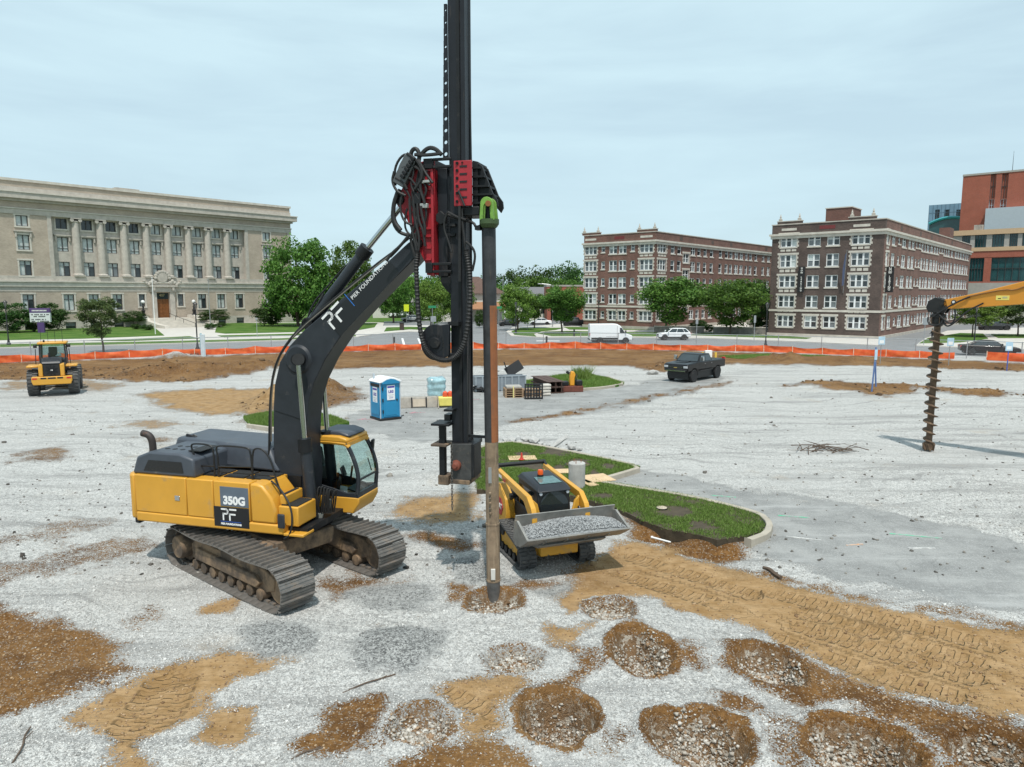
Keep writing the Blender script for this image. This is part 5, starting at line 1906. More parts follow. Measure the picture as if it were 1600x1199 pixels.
# purple and white message board
g = G(65.5, 521.5)
mbd = thing('message_board', 'purple and white message board on a purple pillar before the shrubs', 'sign', g, math.radians(14))
M_PURP = pm('purple_paint', (.085, .045, .16), .5)
MB().box(-.5, .5, -.25, .25, 0, 1.9).build('pillar', M_PURP, mbd, bevel=.03)
MB().box(-1.5, 1.5, -.28, .28, 1.9, 3.45).build('letter_panel', pm('board_white', (.62, .64, .64), .5, var=.03), mbd, bevel=.03)
hd = MB().box(-1.5, 1.5, -.3, .3, 3.45, 4.2).build('header', M_PURP, mbd, bevel=.03)
rd = random.Random(3)
for r_, z in enumerate((3.15, 2.85, 2.35, 2.05)):
 x = -1.25 + (.35 if r_ == 1 else 0)
 q = MB()
 while x < (1.2 if r_ != 1 else .7):
  w = rd.uniform(.08, .16)
  if rd.random() > .18:
   q.box(x, x + w, -.30, -.285, z - .09, z + .09)
  x += w + .05
 tag(q.build('message_lettering', M_BANNER, mbd, smooth=0), kind='stuff')
q = MB()
for i in range(11):
 q.box(-1.1 + i * .2, -.97 + i * .2, -.325, -.305, 3.7, 3.92)
tag(q.build('header_lettering', M_PRINT, hd, smooth=0), kind='stuff')

# pylon sign inside the fence, parking signs, other street signs
g = G(318, 557)
py_ = thing('pylon_sign', 'upright white and teal pylon sign at the orange fence', 'sign', g, math.radians(-35))
MB().box(-.30, .30, -.10, .10, 0, 2.35).build('panel', pm('pylon_white', (.60, .68, .72), .5), py_, bevel=.02)
MB().box(-.32, -.302, -.11, .11, .3, 2.42).build('teal_face', pm('teal_paint', (.05, .30, .38), .5), py_)
MB().box(-.325, -.321, -.08, .08, 1.7, 1.95).build('red_mark', pm('red_paint', (.5, .05, .04), .5), py_)


def post_sign(name, label, px, py, h, w, hh, face, mark=None, pole=None, rot=0.0):
 g = G(px, py)
 r = thing(name, label, 'sign', g, rot)
 MB().cyl((0, 0, 0), (0, 0, h), .04, n=8).build('post', pole or M_STEEL, r)
 f = MB().box(-w / 2, w / 2, -.065, -.042, h - hh, h).build('sign_plate', face, r, bevel=.008)
 if mark:
  MB().box(-w * .32, w * .32, -.074, -.067, h - hh * .85, h - hh * .45).build('emblem', mark, f)
 return r


M_BLUE_P = pm('blue_paint', (.03, .10, .42), .5)
M_BLUE_L = pm('pale_blue_paint', (.42, .58, .70), .5)
for i, (px, py, h, lb) in enumerate(((1375, 569, 2.6, 'pale blue parking sign left of the auger at the netting'), (1482, 571, 2.55, 'pale blue parking sign just right of the auger'), (1573, 580, 2.5, 'pale blue parking sign on a blue post nearest the right edge'))):
 post_sign('parking_sign', lb, px, py, h, .62, .75, M_BLUE_L, M_WHITE, M_BLUE_P if i == 2 else None)
g = G(1362, 613)
af = thing('blue_stand', 'bent blue sign post frame standing on the brown soil heap', 'stand', (g.x, g.y, -.05))
MB().tube([(0, 0, 0), (.14, .1, 2.35), (.16, .12, 3.1)], .055, 8).build('post', pm('worn_blue', (.10, .17, .36), .6, dirt=((.35, .36, .38), .4, 4)), af)
MB().tube([(.17, .12, 2.3), (.36, .2, .4)], .055, 8).build('strut', pm('worn_blue', (.1, .1, .3)), af)
MB().box(.06, .24, .02, .05, 2.25, 2.95).build('plate', M_BLUE_L, af)
M_GREEN_S = pm('street_sign_green', (.02, .22, .10), .5)
post_sign('street_sign', 'green street name sign beside the hose drum', 676, 521, 4.6, 1.3, .4, M_GREEN_S)
post_sign('street_sign', 'green street name blade right of the rusty pile', 779.5, 524, 4.6, .9, .4, M_GREEN_S)
post_sign('stop_sign', 'back of a grey octagonal stop sign by the hose drum', 677.5, 522, 2.9, .9, .9, M_STEEL)
post_sign('stop_sign', 'small red stop sign in front of the white sedan', 824, 516, 2.7, .8, .8, pm('stop_red', (.45, .03, .03), .5))
post_sign('school_sign', 'bright yellow-green crossing sign beyond the boom', 635.5, 506, 4.2, 1.1, 1.5, pm('school_yellow', (.62, .72, .02), .5))
post_sign('street_sign', 'thin grey sign on the sidewalk right of the white SUV', 1088, 532, 3.0, .35, .7, M_STEEL)
post_sign('street_sign', 'thin grey sign in front of the wide street tree', 1178, 534, 3.6, .3, 1.0, M_STEEL)
post_sign('street_sign', 'grey sign at the corner of the side street', 1443, 541, 3.6, .7, .9, M_STEEL)
post_sign('street_sign', 'small grey sign on the lawn right of the stone steps', 402, 528, 3.0, .3, .3, M_STEEL)
for lb, px, py in (('black bollard on the crossing left of the hose drum', 616, 541), ('black bollard in front of the grass island', 854, 540), ('black bollard on the lawn left of the white van', 897, 527)):
 g = G(px, py)
 b = thing('bollard', lb, 'bollard', g, 0, 'black bollards')
 MB().lathe([(.13, 0), (.12, 1.0), (.15, 1.02), (.12, 1.15), (.03, 1.2)], n=10).build('post', M_BLACK, b)
 MB().lathe([(.2, 0), (.2, .08), (.14, .1)], n=10).build('foot', M_BLACK, b)
g = G(628, 517)
tb = thing('litter_bin', 'square brown litter bin on the sidewalk under the boom', 'bin', g)
MB().box(-.35, .35, -.35, .35, 0, 1.3).build('body', pm('dark_brown', (.05, .03, .025), .7), tb, bevel=.05)
MB().box(-.4, .4, -.4, .4, 1.3, 1.45).build('lid', M_BLACK, tb, bevel=.04)
g = G(737, 541)
cn = thing('traffic_cone', 'orange traffic cone on the street beside the mast', 'cone', g)
MB().lathe([(.2, .04), (.05, 1.05), (.03, 1.08)], n=14).build('cone', pm('cone_orange', (.75, .09, .02), .5), cn)
MB().box(-.26, .26, -.26, .26, 0, .04).build('foot', M_BLACK, cn)
MB().lathe([(.145, .45), (.118, .62)], n=14).build('white_band', M_WHITE, cn)
g = G(1106, 570)
el = thing('utility_box', 'white utility cabinet between two yellow posts behind the pickup', 'cabinet', g)
MB().box(-.32, .32, -.2, .2, 0, 1.35).build('cabinet', M_WHITE, el, bevel=.02)
M_YEL = pm('yellow_post', (.70, .45, .06), .55)
for sx in (-.62, .62):
 MB().cyl((sx, -.3, 0), (sx, -.3, 1.2), .1, n=10).build('post', M_YEL, el)

# far white house, brick car port
g = G(742, 503)
hs_ = thing('white_house', 'white two-storey house with brown hip roof behind the mast', 'house', (g.x, g.y, 0), math.radians(12))
MB().box(-8, 6.5, 0, 12, 0, 6.6).build('wall', pm('house_siding', (.62, .60, .55), .8), hs_, smooth=0)
rf = MB().add([(-8.8, -.8, 6.6), (7.3, -.8, 6.6), (7.3, 12.8, 6.6), (-8.8, 12.8, 6.6), (-3.5, 6, 10.6), (2, 6, 10.6)], [(0, 1, 5, 4), (1, 2, 5), (2, 3, 4, 5), (3, 0, 4), (3, 2, 1, 0)])
rf.build('roof', pm('brown_shingle', (.115, .07, .055), .9, var=.2, vscale=3), hs_, smooth=0)
MB().add([(-2, -3.2, 3.1), (6.9, -3.2, 3.1), (6.9, 0, 4.6), (-2, 0, 4.6), (-2, -3.2, 2.9), (6.9, -3.2, 2.9), (6.9, 0, 2.9), (-2, 0, 2.9)],
   [(0, 1, 2, 3), (7, 6, 5, 4), (0, 4, 5, 1), (1, 5, 6, 2), (0, 3, 7, 4)]).build('porch_roof', pm('tan_shingle', (.33, .17, .09), .9), hs_, smooth=0)
for x in (-1.8, 2.4, 6.6):
 MB().box(x - .15, x + .15, -3.0, -2.7, 0, 2.9).build('porch_post', M_WHITE, hs_, smooth=0)
for x in (-6.4, -2.2, 4.2):
 w_ = MB().box(x - .6, x + .6, -.06, .0, 4.7, 6.1).build('window', M_WFRAME, hs_, smooth=0)
 MB().box(x - .48, x + .48, -.09, -.062, 4.8, 6.0).build('pane', M_P_DARK, w_, smooth=0)
MB().box(3.6, 4.7, -.07, -.001, .2, 2.5).build('door', M_DOOR, hs_, smooth=0)
g = G(884, 502)
bp_ = thing('brick_canopy', 'low red brick canopy building left of the apartment block', 'building', (g.x, g.y, 0), math.radians(2))
MB().box(-4.6, 9, 0, 8, 5.4, 8.2).build('roof_band', M_BRICK_H, bp_, smooth=0)
MB().box(-4.7, 9.1, -.1, 8.1, 8.202, 8.6).build('coping', M_CONC, bp_, smooth=0)
for x0, x1 in ((-4.5, -3.6), (2.6, 9)):
 MB().box(x0, x1, .05, 7.9, 0, 5.398).build('brick_pier', M_BRICK_H, bp_, smooth=0)
MB().box(-3.5, 2.6, 5.5, 7.5, 0, 5.3).build('dark_bay', M_DFRAME, bp_, smooth=0)
for px, pyy, lb, wd, rot, rc in ((835, 500, 'grey house roof among the trees right of the light poles', 9, .1, (.16, .16, .17)), (862, 499, 'pale grey house roof behind the street trees', 8, -.2, (.28, .28, .29)), (615, 497, 'grey-roofed house half hidden by trees beyond the boom', 11, .2, (.2, .19, .18))):
 g = G(px, pyy)
 r = thing('far_house', lb, 'house', (g.x, g.y, 0), rot)
 MB().box(-wd / 2, wd / 2, 0, 9, 0, 4.2).build('wall', pm('house_siding', (.6, .6, .5)), r, smooth=0)
 MB().prism([(-.6, 4.2), (9.6, 4.2), (4.5, 8.2)], -wd / 2 - .5, wd / 2 + .5, 'x').build('roof', pm('shingle_%d' % int(rc[0] * 100), rc, .9), r, smooth=0)
 for x in (-wd * .25, wd * .25):
  MB().box(x - .6, x + .6, -.06, -.001, 1.6, 3.2).build('window', M_P_DARK, r, smooth=0)
# low stone wall with balusters before the gap between the blocks
for a, b, lb in (((1022, 521), (1100, 522), 'weathered low stone wall under the street tree at the brick block'), ((1114, 523), (1202, 524), 'weathered low stone wall left of the dark brick block')):
 p, q_ = G(*a), G(*b)
 d = q_ - p
 r = thing('low_wall', lb, 'wall', p, math.atan2(d.y, d.x))
 MB().box(0, d.length, 0, .4, 0, 1.1).build('wall_body', pm('weathered_stone', (.20, .185, .165), .9, var=.25, vscale=2), r, smooth=0)
 MB().box(-.05, d.length + .05, -.08, .48, 1.102, 1.25).build('wall_cap', M_LIME, r, smooth=0)
# ================================================================ drill rig: excavator with leader mast
EX = Frame(-5.29, 17.3, -15.5)
UC = -39.0 + 15.5                                                # undercarriage swung against the house, degrees
M_YELLOW = pm('machine_yellow', (.62, .31, .035), .42, var=.06, vscale=1.5, dirt=((.34, .23, .12), .36, 1.9), coat=.1)
M_GREY = pm('machine_grey', (.026, .030, .037), .42, var=.2, vscale=2, dirt=((.14, .125, .11), .3, 2.5), spec=.35)
M_HOOD = pm('slate_hood', (.060, .070, .088), .45, var=.15, vscale=2, dirt=((.24, .22, .19), .3, 2.5))
M_DARK = pm('dark_steel', (.014, .015, .017), .5, .1, var=.2, vscale=3, dirt=((.10, .085, .07), .32, 3), spec=.3)
M_MAST = pm('mast_steel', (.016, .018, .023), .45, .15, var=.2, vscale=2, dirt=((.09, .075, .065), .34, 2.2), streak=(3, 3, .4), spec=.35)
M_TRACK = pm('track_steel', (.21, .195, .18), .42, .35, var=.25, vscale=6, dirt=((.24, .17, .11), .5, 4), bump=.3, bscale=30)
M_MUD = pm('muddy_frame', (.085, .062, .045), .85, var=.3, vscale=4, dirt=((.30, .20, .12), .68, 2.2), bump=.3, bscale=15)
M_CHROME = pm('chrome_rod', (.55, .56, .57), .16, 1.0, var=.05)
M_RED = pm('rig_red', (.36, .018, .028), .45, var=.12, vscale=3, dirt=((.09, .02, .02), .3, 4))
M_RUBBER = pm('black_rubber', (.016, .016, .017), .6, var=.25, vscale=8)
M_CABGLASS = glass('cab_glass', (.70, .84, .82), .06)
M_GRILLE = pm('grille_black', (.015, .016, .017), .7, bump=.8, bscale=70)
M_PLATE = pm('decal_black', (.012, .013, .016), .35, var=.05)
M_DWHITE = pm('decal_white', (.80, .80, .80), .4, var=.02)
M_RUST = pm('rusty_pile', (.27, .095, .035), .75, var=.18, vscale=4, dirt=((.15, .09, .06), .4, 3), streak=(4, 4, .5), bump=.25, bscale=20)
M_PILE = pm('dark_pile', (.045, .046, .050), .55, .3, var=.3, vscale=5, dirt=((.20, .16, .12), .35, 3), streak=(5, 5, .5))
M_PILE_L = pm('scraped_pile', (.25, .18, .12), .65, .2, var=.35, vscale=4, dirt=((.42, .33, .23), .5, 3), streak=(5, 5, .5), bump=.2, bscale=15)

rig = thing('drill_rig', 'yellow excavator drill rig with dark boom and tall black mast', 'drill rig', (EX.o[0], EX.o[1], 0), EX.a)
_sides = {}


def track_path(xf, xr, r, zc, sag, n):
 """n evenly spaced (x, z, angle) stations round a crawler track"""
 pts = []
 for i in range(13):
  a = -math.pi / 2 + math.pi * i / 12
  pts.append((xf + r * math.cos(a), zc + r * math.sin(a)))
 for i in range(1, 12):
  t = i / 12
  pts.append((xf + (xr - xf) * t, zc + r - sag * math.sin(math.pi * t * 2) ** 2))
 for i in range(13):
  a = math.pi / 2 + math.pi * i / 12
  pts.append((xr + r * math.cos(a), zc + r * math.sin(a)))
 for i in range(1, 12):
  pts.append((xr + (xf - xr) * i / 12, zc - r))
 pts.append(pts[0])
 P = np.array(pts)
 d = np.r_[0, np.cumsum(np.hypot(*(P[1:] - P[:-1]).T))]
 out = []
 for i in range(n):
  s_ = d[-1] * i / n
  x, z = np.interp(s_, d, P[:, 0]), np.interp(s_, d, P[:, 1])
  x2, z2 = np.interp((s_ + .02) % d[-1], d, P[:, 0]), np.interp((s_ + .02) % d[-1], d, P[:, 1])
  x1, z1 = np.interp((s_ - .02) % d[-1], d, P[:, 0]), np.interp((s_ - .02) % d[-1], d, P[:, 1])
  out.append((x, z, math.atan2(z2 - z1, x2 - x1)))
 return out, d[-1] / n


def undercarriage():
 c_, s_ = math.cos(EX.a), math.sin(EX.a)
 wx, wy = -.33, -.36
 R = Matrix.Translation((wx * c_ + wy * s_, -wx * s_ + wy * c_, 0)) @ Matrix.Rotation(math.radians(UC), 4, 'Z')
 rz = math.radians(UC)
 W = .84
 stations, pitch = track_path(2.02, -2.02, .47, .49, .05, 50)
 a = MB()
 p = pitch * .97
 a.box(-p / 2, p / 2, -W / 2, W / 2, -.02, .0)
 for x in (-.36, .0, .36):
  a.box(x * p - .012, x * p + .012, -W / 2, W / 2, -.085 if x < -.1 else -.036, -.0205)
 a.box(-p * .42, p * .3, -.2, -.12, .0005, .05)
 a.box(-p * .42, p * .3, .12, .2, .0005, .05)
 shoe = a.mesh('track_shoe', 0)
 shoe.materials.append(M_TRACK)
 for sy in (-1, 1):
  yc = 1.31 * sy
  f = MB(R)
  prof = [(-1.62, .27), (1.5, .22), (1.86, .34), (1.9, .62), (1.5, .76), (.2, .80), (-.5, .74), (-1.45, .78), (-1.68, .6)]
  f.prism(prof, yc - .17, yc + .17)
  f.prism([(-1.35, .33), (1.3, .31), (1.45, .45), (1.25, .58), (-1.3, .62)], yc - .27, yc + .27)
  fr_ = f.build('crawler_track', M_MUD, rig, bevel=.025)
  for i, (x, z, an) in enumerate(stations):
   m = R @ Matrix.Translation((x, yc, z)) @ Matrix.Rotation(-an, 4, 'Y')
   o_ = bpy.data.objects.new('track_shoe', shoe)
   COL.objects.link(o_)
   o_.parent = fr_
   o_.matrix_local = m
  for i in range(8):
   x = -1.4 + i * .4
   MB(R).cyl((x, yc - .24, .17), (x, yc + .24, .17), .13, n=12).build('track_roller', M_MUD, fr_)
  for x in (-.7, .7):
   MB(R).cyl((x, yc - .2, .84), (x, yc + .2, .84), .075, n=12).build('carrier_roller', M_MUD, fr_)
  MB(R).lathe([(.05, -.14), (.40, -.14), (.43, -.05), (.43, .05), (.40, .14), (.05, .14)], (2.02, yc, .49), 24, 'y').build('idler_wheel', M_MUD, fr_)
  s = MB(R).lathe([(.05, -.1), (.38, -.1), (.38, .1), (.05, .1)], (-2.02, yc, .49), 24, 'y')
  s.lathe([(.05, -.36), (.26, -.36), (.29, -.3), (.29, .3), (.26, .36), (.05, .36)], (-2.02, yc, .49), 24, 'y')
  for k in range(20):
   t = 2 * math.pi * k / 20
   s.obox((-2.02 + .41 * math.cos(t), yc, .49 + .41 * math.sin(t)), (.06, .08, .06), (0, -t, 0))
  s.build('sprocket', M_MUD, fr_)
 b = MB(R)
 b.box(-.95, .95, -.8, .8, .62, 1.02)
 for sx in (-1, 1):
  for sy in (-1, 1):
   b.prism([(sy * .7, .62), (sy * .7, 1.0), (sy * .95, .96), (sy * 1.2, .7), (sy * 1.2, .36), (sy * 1.0, .38)], sx * .55 - .3, sx * .55 + .3, 'x')
 b.build('car_body', M_MUD, rig, bevel=.03)
 MB().lathe([(.80, 1.02), (.82, 1.06), (.82, 1.16), (.74, 1.19)], n=36).build('swing_ring', M_DARK, rig)


undercarriage()


def hx(px, py, ly=-1.49):
 return EX.hit(px, py, ly)[0]


def hz(px, py, ly=-1.49):
 return EX.hit(px, py, ly)[1]


def strokes(mb, lines, w, d):
 """flat letter strokes in the local xy plane"""
 for ln in lines:
  for p, q in zip(ln[:-1], ln[1:]):
   p, q = Vector((p[0], p[1], 0)), Vector((q[0], q[1], 0))
   e = (q - p).normalized() * (w * .5)
   mb.bar(p - e * .96, q + e * .96, w, d, up=(0, 0, 1))


PF_LINES = [[(0, 1), (.50, 1), (.62, .92), (.66, .8), (.62, .66), (.5, .56), (.16, .56), (.16, 0)], [(.90, 1), (1.52, 1)], [(.86, 0), (.86, .54), (1.42, .54)]]


def pf_logo(parent, m, h, thick=.13):
 a = MB(m @ Matrix.Scale(h, 4))
 strokes(a, PF_LINES, thick, .012)
 return a.build('emblem', M_DWHITE, parent, smooth=0)


def house():
 zt = 2.36
 # counterweight with rounded back
 xa = hx(212, 790)
 plan = [(xa, -1.49), (xa - .14, -1.46), (xa - .26, -1.34), (xa - .36, -1.0), (xa - .44, -.5), (xa - .46, 0), (xa - .44, .5), (xa - .36, 1.0), (xa - .26, 1.34), (xa - .14, 1.46), (xa, 1.49)]
 MB().prism(plan, 1.24, zt, 'z').build('counterweight', M_YELLOW, rig, bevel=.06)
 MB().prism([(x * .985, y * .985) for x, y in plan], 1.12, 1.238, 'z').build('counterweight_skid', M_DARK, rig, bevel=.03)
 MB().box(xa + .01, 1.0, -1.3, 1.4, 1.19, 1.34).build('deck_frame', M_DARK, rig)
 # right-hand side: skirt, two doors, decal panel, tank
 xb, xc, xd, xe, xf = hx(292, 790), hx(334, 790), hx(391, 800), hx(428, 808), hx(444, 843)
 MB().box(xa + .005, xf, -1.5, -1.2, 1.2, 1.44).build('side_skirt', M_YELLOW, rig, bevel=.04)
 d1 = MB().box(xa + .01, xb - .008, -1.49, -1.15, 1.445, zt).build('side_door', M_YELLOW, rig, bevel=.025)
 xl = hx(278, 793)
 MB().box(xl - .07, xl + .07, -1.505, -1.488, 1.80, 1.92).build('door_latch', M_CHROME, d1, bevel=.01)
 MB().box(xb + .008, xc - .008, -1.49, -1.15, 1.445, zt).build('side_door', M_YELLOW, rig, bevel=.025)
 pn = MB().box(xc + .008, xd - .008, -1.49, -1.15, 1.445, zt).build('side_panel', M_YELLOW, rig, bevel=.025)
 tank = MB().prism([(xd + .008, 1.445), (xe + .05, 1.445), (xe + .05, 1.78), (xe - .06, 2.06), (xe - .28, zt - .04), (xe - .42, zt), (xd + .008, zt)], -1.49, -.5)
 tank.build('fuel_tank', M_YELLOW, rig, bevel=.05)
 tx0, tx1 = hx(345, 790), xd - .03
 MB().box(tx0, tx1, -1.502, -1.489, hz(365, 792), hz(370, 762)).build('model_plate', pm('slate_decal', (.11, .14, .18), .4), pn, bevel=.004)
 text_obj('350G', 'model_number', .265, M_DWHITE, pn, basis(((tx0 + tx1) / 2, -1.506, hz(368, 783.5)), (1, 0, 0), (0, 0, 1)), .004, bold=.012, space=1.0)
 bx0, bx1, bz0, bz1 = hx(334, 808), xd - .03, hz(362, 824), hz(362, 793)
 bp = MB().box(bx0 + .02, bx1, -1.504, -1.489, bz0, bz1).build('logo_plate', M_PLATE, pn, bevel=.01)
 h = (bz1 - bz0)
 pf_logo(bp, basis((bx0 + .25 * (bx1 - bx0), -1.509, bz0 + .37 * h), (1, 0, 0), (0, 0, 1)), h * .52, .15)
 MB().box(bx0 + .2 * (bx1 - bx0), bx1 - .22 * (bx1 - bx0), -1.509, -1.505, bz0 + .26 * h, bz0 + .285 * h).build('blue_line', M_BLUE_P, bp)
 text_obj('PIER FOUNDATIONS', 'lettering', h * .125, M_DWHITE, bp, basis(((bx0 + bx1) / 2, -1.507, bz0 + .15 * h), (1, 0, 0), (0, 0, 1)), .003, bold=.003)
 # front step boxes
 for nm, p0, p1, y0, y1, z0, z1 in (('tool_box', xe + .055, hx(470, 815, -1.3), -1.40, -.62, 1.40, 1.86), ('tool_box', xe + .055, hx(452, 780, -1.2), -1.33, -.62, 1.865, 2.10)):
  s = MB().box(p0, p1, y0, y1, z0, z1).build(nm, M_YELLOW, rig, bevel=.03)
  MB().box(p0 + .06, p1 - .04, y0 + .05, y1 - .1, z1 + .001, z1 + .02).build('step_tread', M_GRILLE, s)
 sp = MB().box(xf + .0, hx(480, 830, -1.35), -1.52, -1.05, 1.20, 1.27).build('foot_step', M_YELLOW, rig, bevel=.02)
 MB().box(xf - .12, xf + .06, -1.56, -1.50, 1.38, 1.72).build('side_lamp_box', M_GREY, rig, bevel=.03)
 # decks and hoods
 MB().box(xb + .02, xe - .3, -1.14, -.42, 2.1, zt - .02).build('catwalk', M_YELLOW, rig, bevel=.02)
 for i, (a, b) in enumerate(((xb + .1, xc - .1), (xc, xc + .55), (xc + .62, xe - .36))):
  for y0, y1 in ((-1.08, -.82), (-.76, -.48)):
   MB().box(a, b, y0, y1, zt - .018, zt + .012).build('grip_tread', M_GRILLE, rig)
 hx1 = hx(306, 752, -1.4)
 prof = [(xa - .1, zt), (hx1, zt), (hx1 - .03, zt + .44), (hx1 - .42, zt + .56), (xa + .42, zt + .56), (xa + .05, zt + .42)]
 hd = MB().prism(prof, -1.42, -.05).build('rear_hood', M_HOOD, rig, bevel=.05)
 MB().prism([(xa + .25, zt + .1), (hx1 - .32, zt + .1), (hx1 - .36, zt + .36), (xa + .4, zt + .36)], -1.432, -1.421).build('side_grille', M_GRILLE, hd)
 for i in range(6):
  MB().cyl((xa + .6 + .22 * (i % 3) + .1 * (i // 3), -1.0 + .32 * (i // 3), zt + .555), (xa + .6 + .22 * (i % 3) + .1 * (i // 3), -1.0 + .32 * (i // 3), zt + .566), .06, n=14).build('vent_hole', M_GRILLE, hd)
 MB().box(-1.95, hx1 - .42, -1.1, -.4, zt + .561, zt + .575).build('hood_grille', M_GRILLE, hd)
 eng = MB().add([(xa - .2, -.04, zt), (-.28, -.42, zt), (-.28, 1.42, zt), (xa - .2, 1.42, zt), (xa, .02, zt + .62), (-.62, -.28, zt + .56), (-.62, 1.3, zt + .56), (xa, 1.3, zt + .62)],
     [(3, 2, 1, 0), (4, 5, 6, 7), (0, 1, 5, 4), (1, 2, 6, 5), (2, 3, 7, 6), (3, 0, 4, 7)])
 eng.build('engine_hood', M_HOOD, rig, bevel=.07)
 MB().box(xa + .01, -.28, 1.0, 1.49, 1.35, zt - .002).build('left_side_panel', M_YELLOW, rig, bevel=.03)
 MB().box(xa + .02, .3, -.4, .98, 1.34, 2.3).build('engine_bay', M_DARK, rig)
 # exhaust
 e = EX.hit(240, 715, -.95)
 ex = MB().tube([(e[0], -.95, zt + .3), (e[0], -.95, zt + .66), (e[0] - .03, -.96, zt + .8), (e[0] - .12, -.97, zt + .88), (e[0] - .26, -.98, zt + .9)], .085, 12, 2)
 ex.build('exhaust_pipe', pm('burnt_steel', (.055, .045, .042), .6, .4, dirt=((.22, .10, .06), .4, 5)), rig)
 # handrails
 def rail(pts):
  MB().tube(pts, .022, 8, 2).build('handrail', M_BLACK, rig)
 y = -1.16
 P = lambda px, py, yy=y: tuple(EX.p3(px, py, yy))
 rail([P(304, 750), P(304, 712), P(298, 697), P(302, 693), P(328, 695), P(334, 703), P(336, 756)])
 rail([P(342, 756), P(341, 716), P(337, 700), P(342, 696), P(385, 699), P(392, 705), P(395, 758)])
 rail([P(395, 758), P(394, 706), P(400, 700), P(412, 703), P(424, 720), P(432, 752), P(440, 772)])
 rail([P(303, 728), P(336, 728)])
 rail([P(341, 729), P(394, 730)])
 rail([P(424, 752), P(440, 766, -1.3), P(455, 792, -1.42), P(457, 820, -1.5), P(452, 838, -1.5), P(444, 842, -1.5)])
 m = EX.p3(312, 694, .2)
 MB().tube([(m.x, .2, zt), (m.x, .2, m.z), (m.x - .1, .2, m.z + .25), (m.x - .28, .2, m.z + .2)], .02, 6, 1).build('mirror_arm', M_BLACK, rig)
 MB().obox((m.x - .26, .17, m.z + .16), (.26, .06, .17), (0, .2, 0)).build('rear_mirror', M_DARK, rig, bevel=.03)


house()


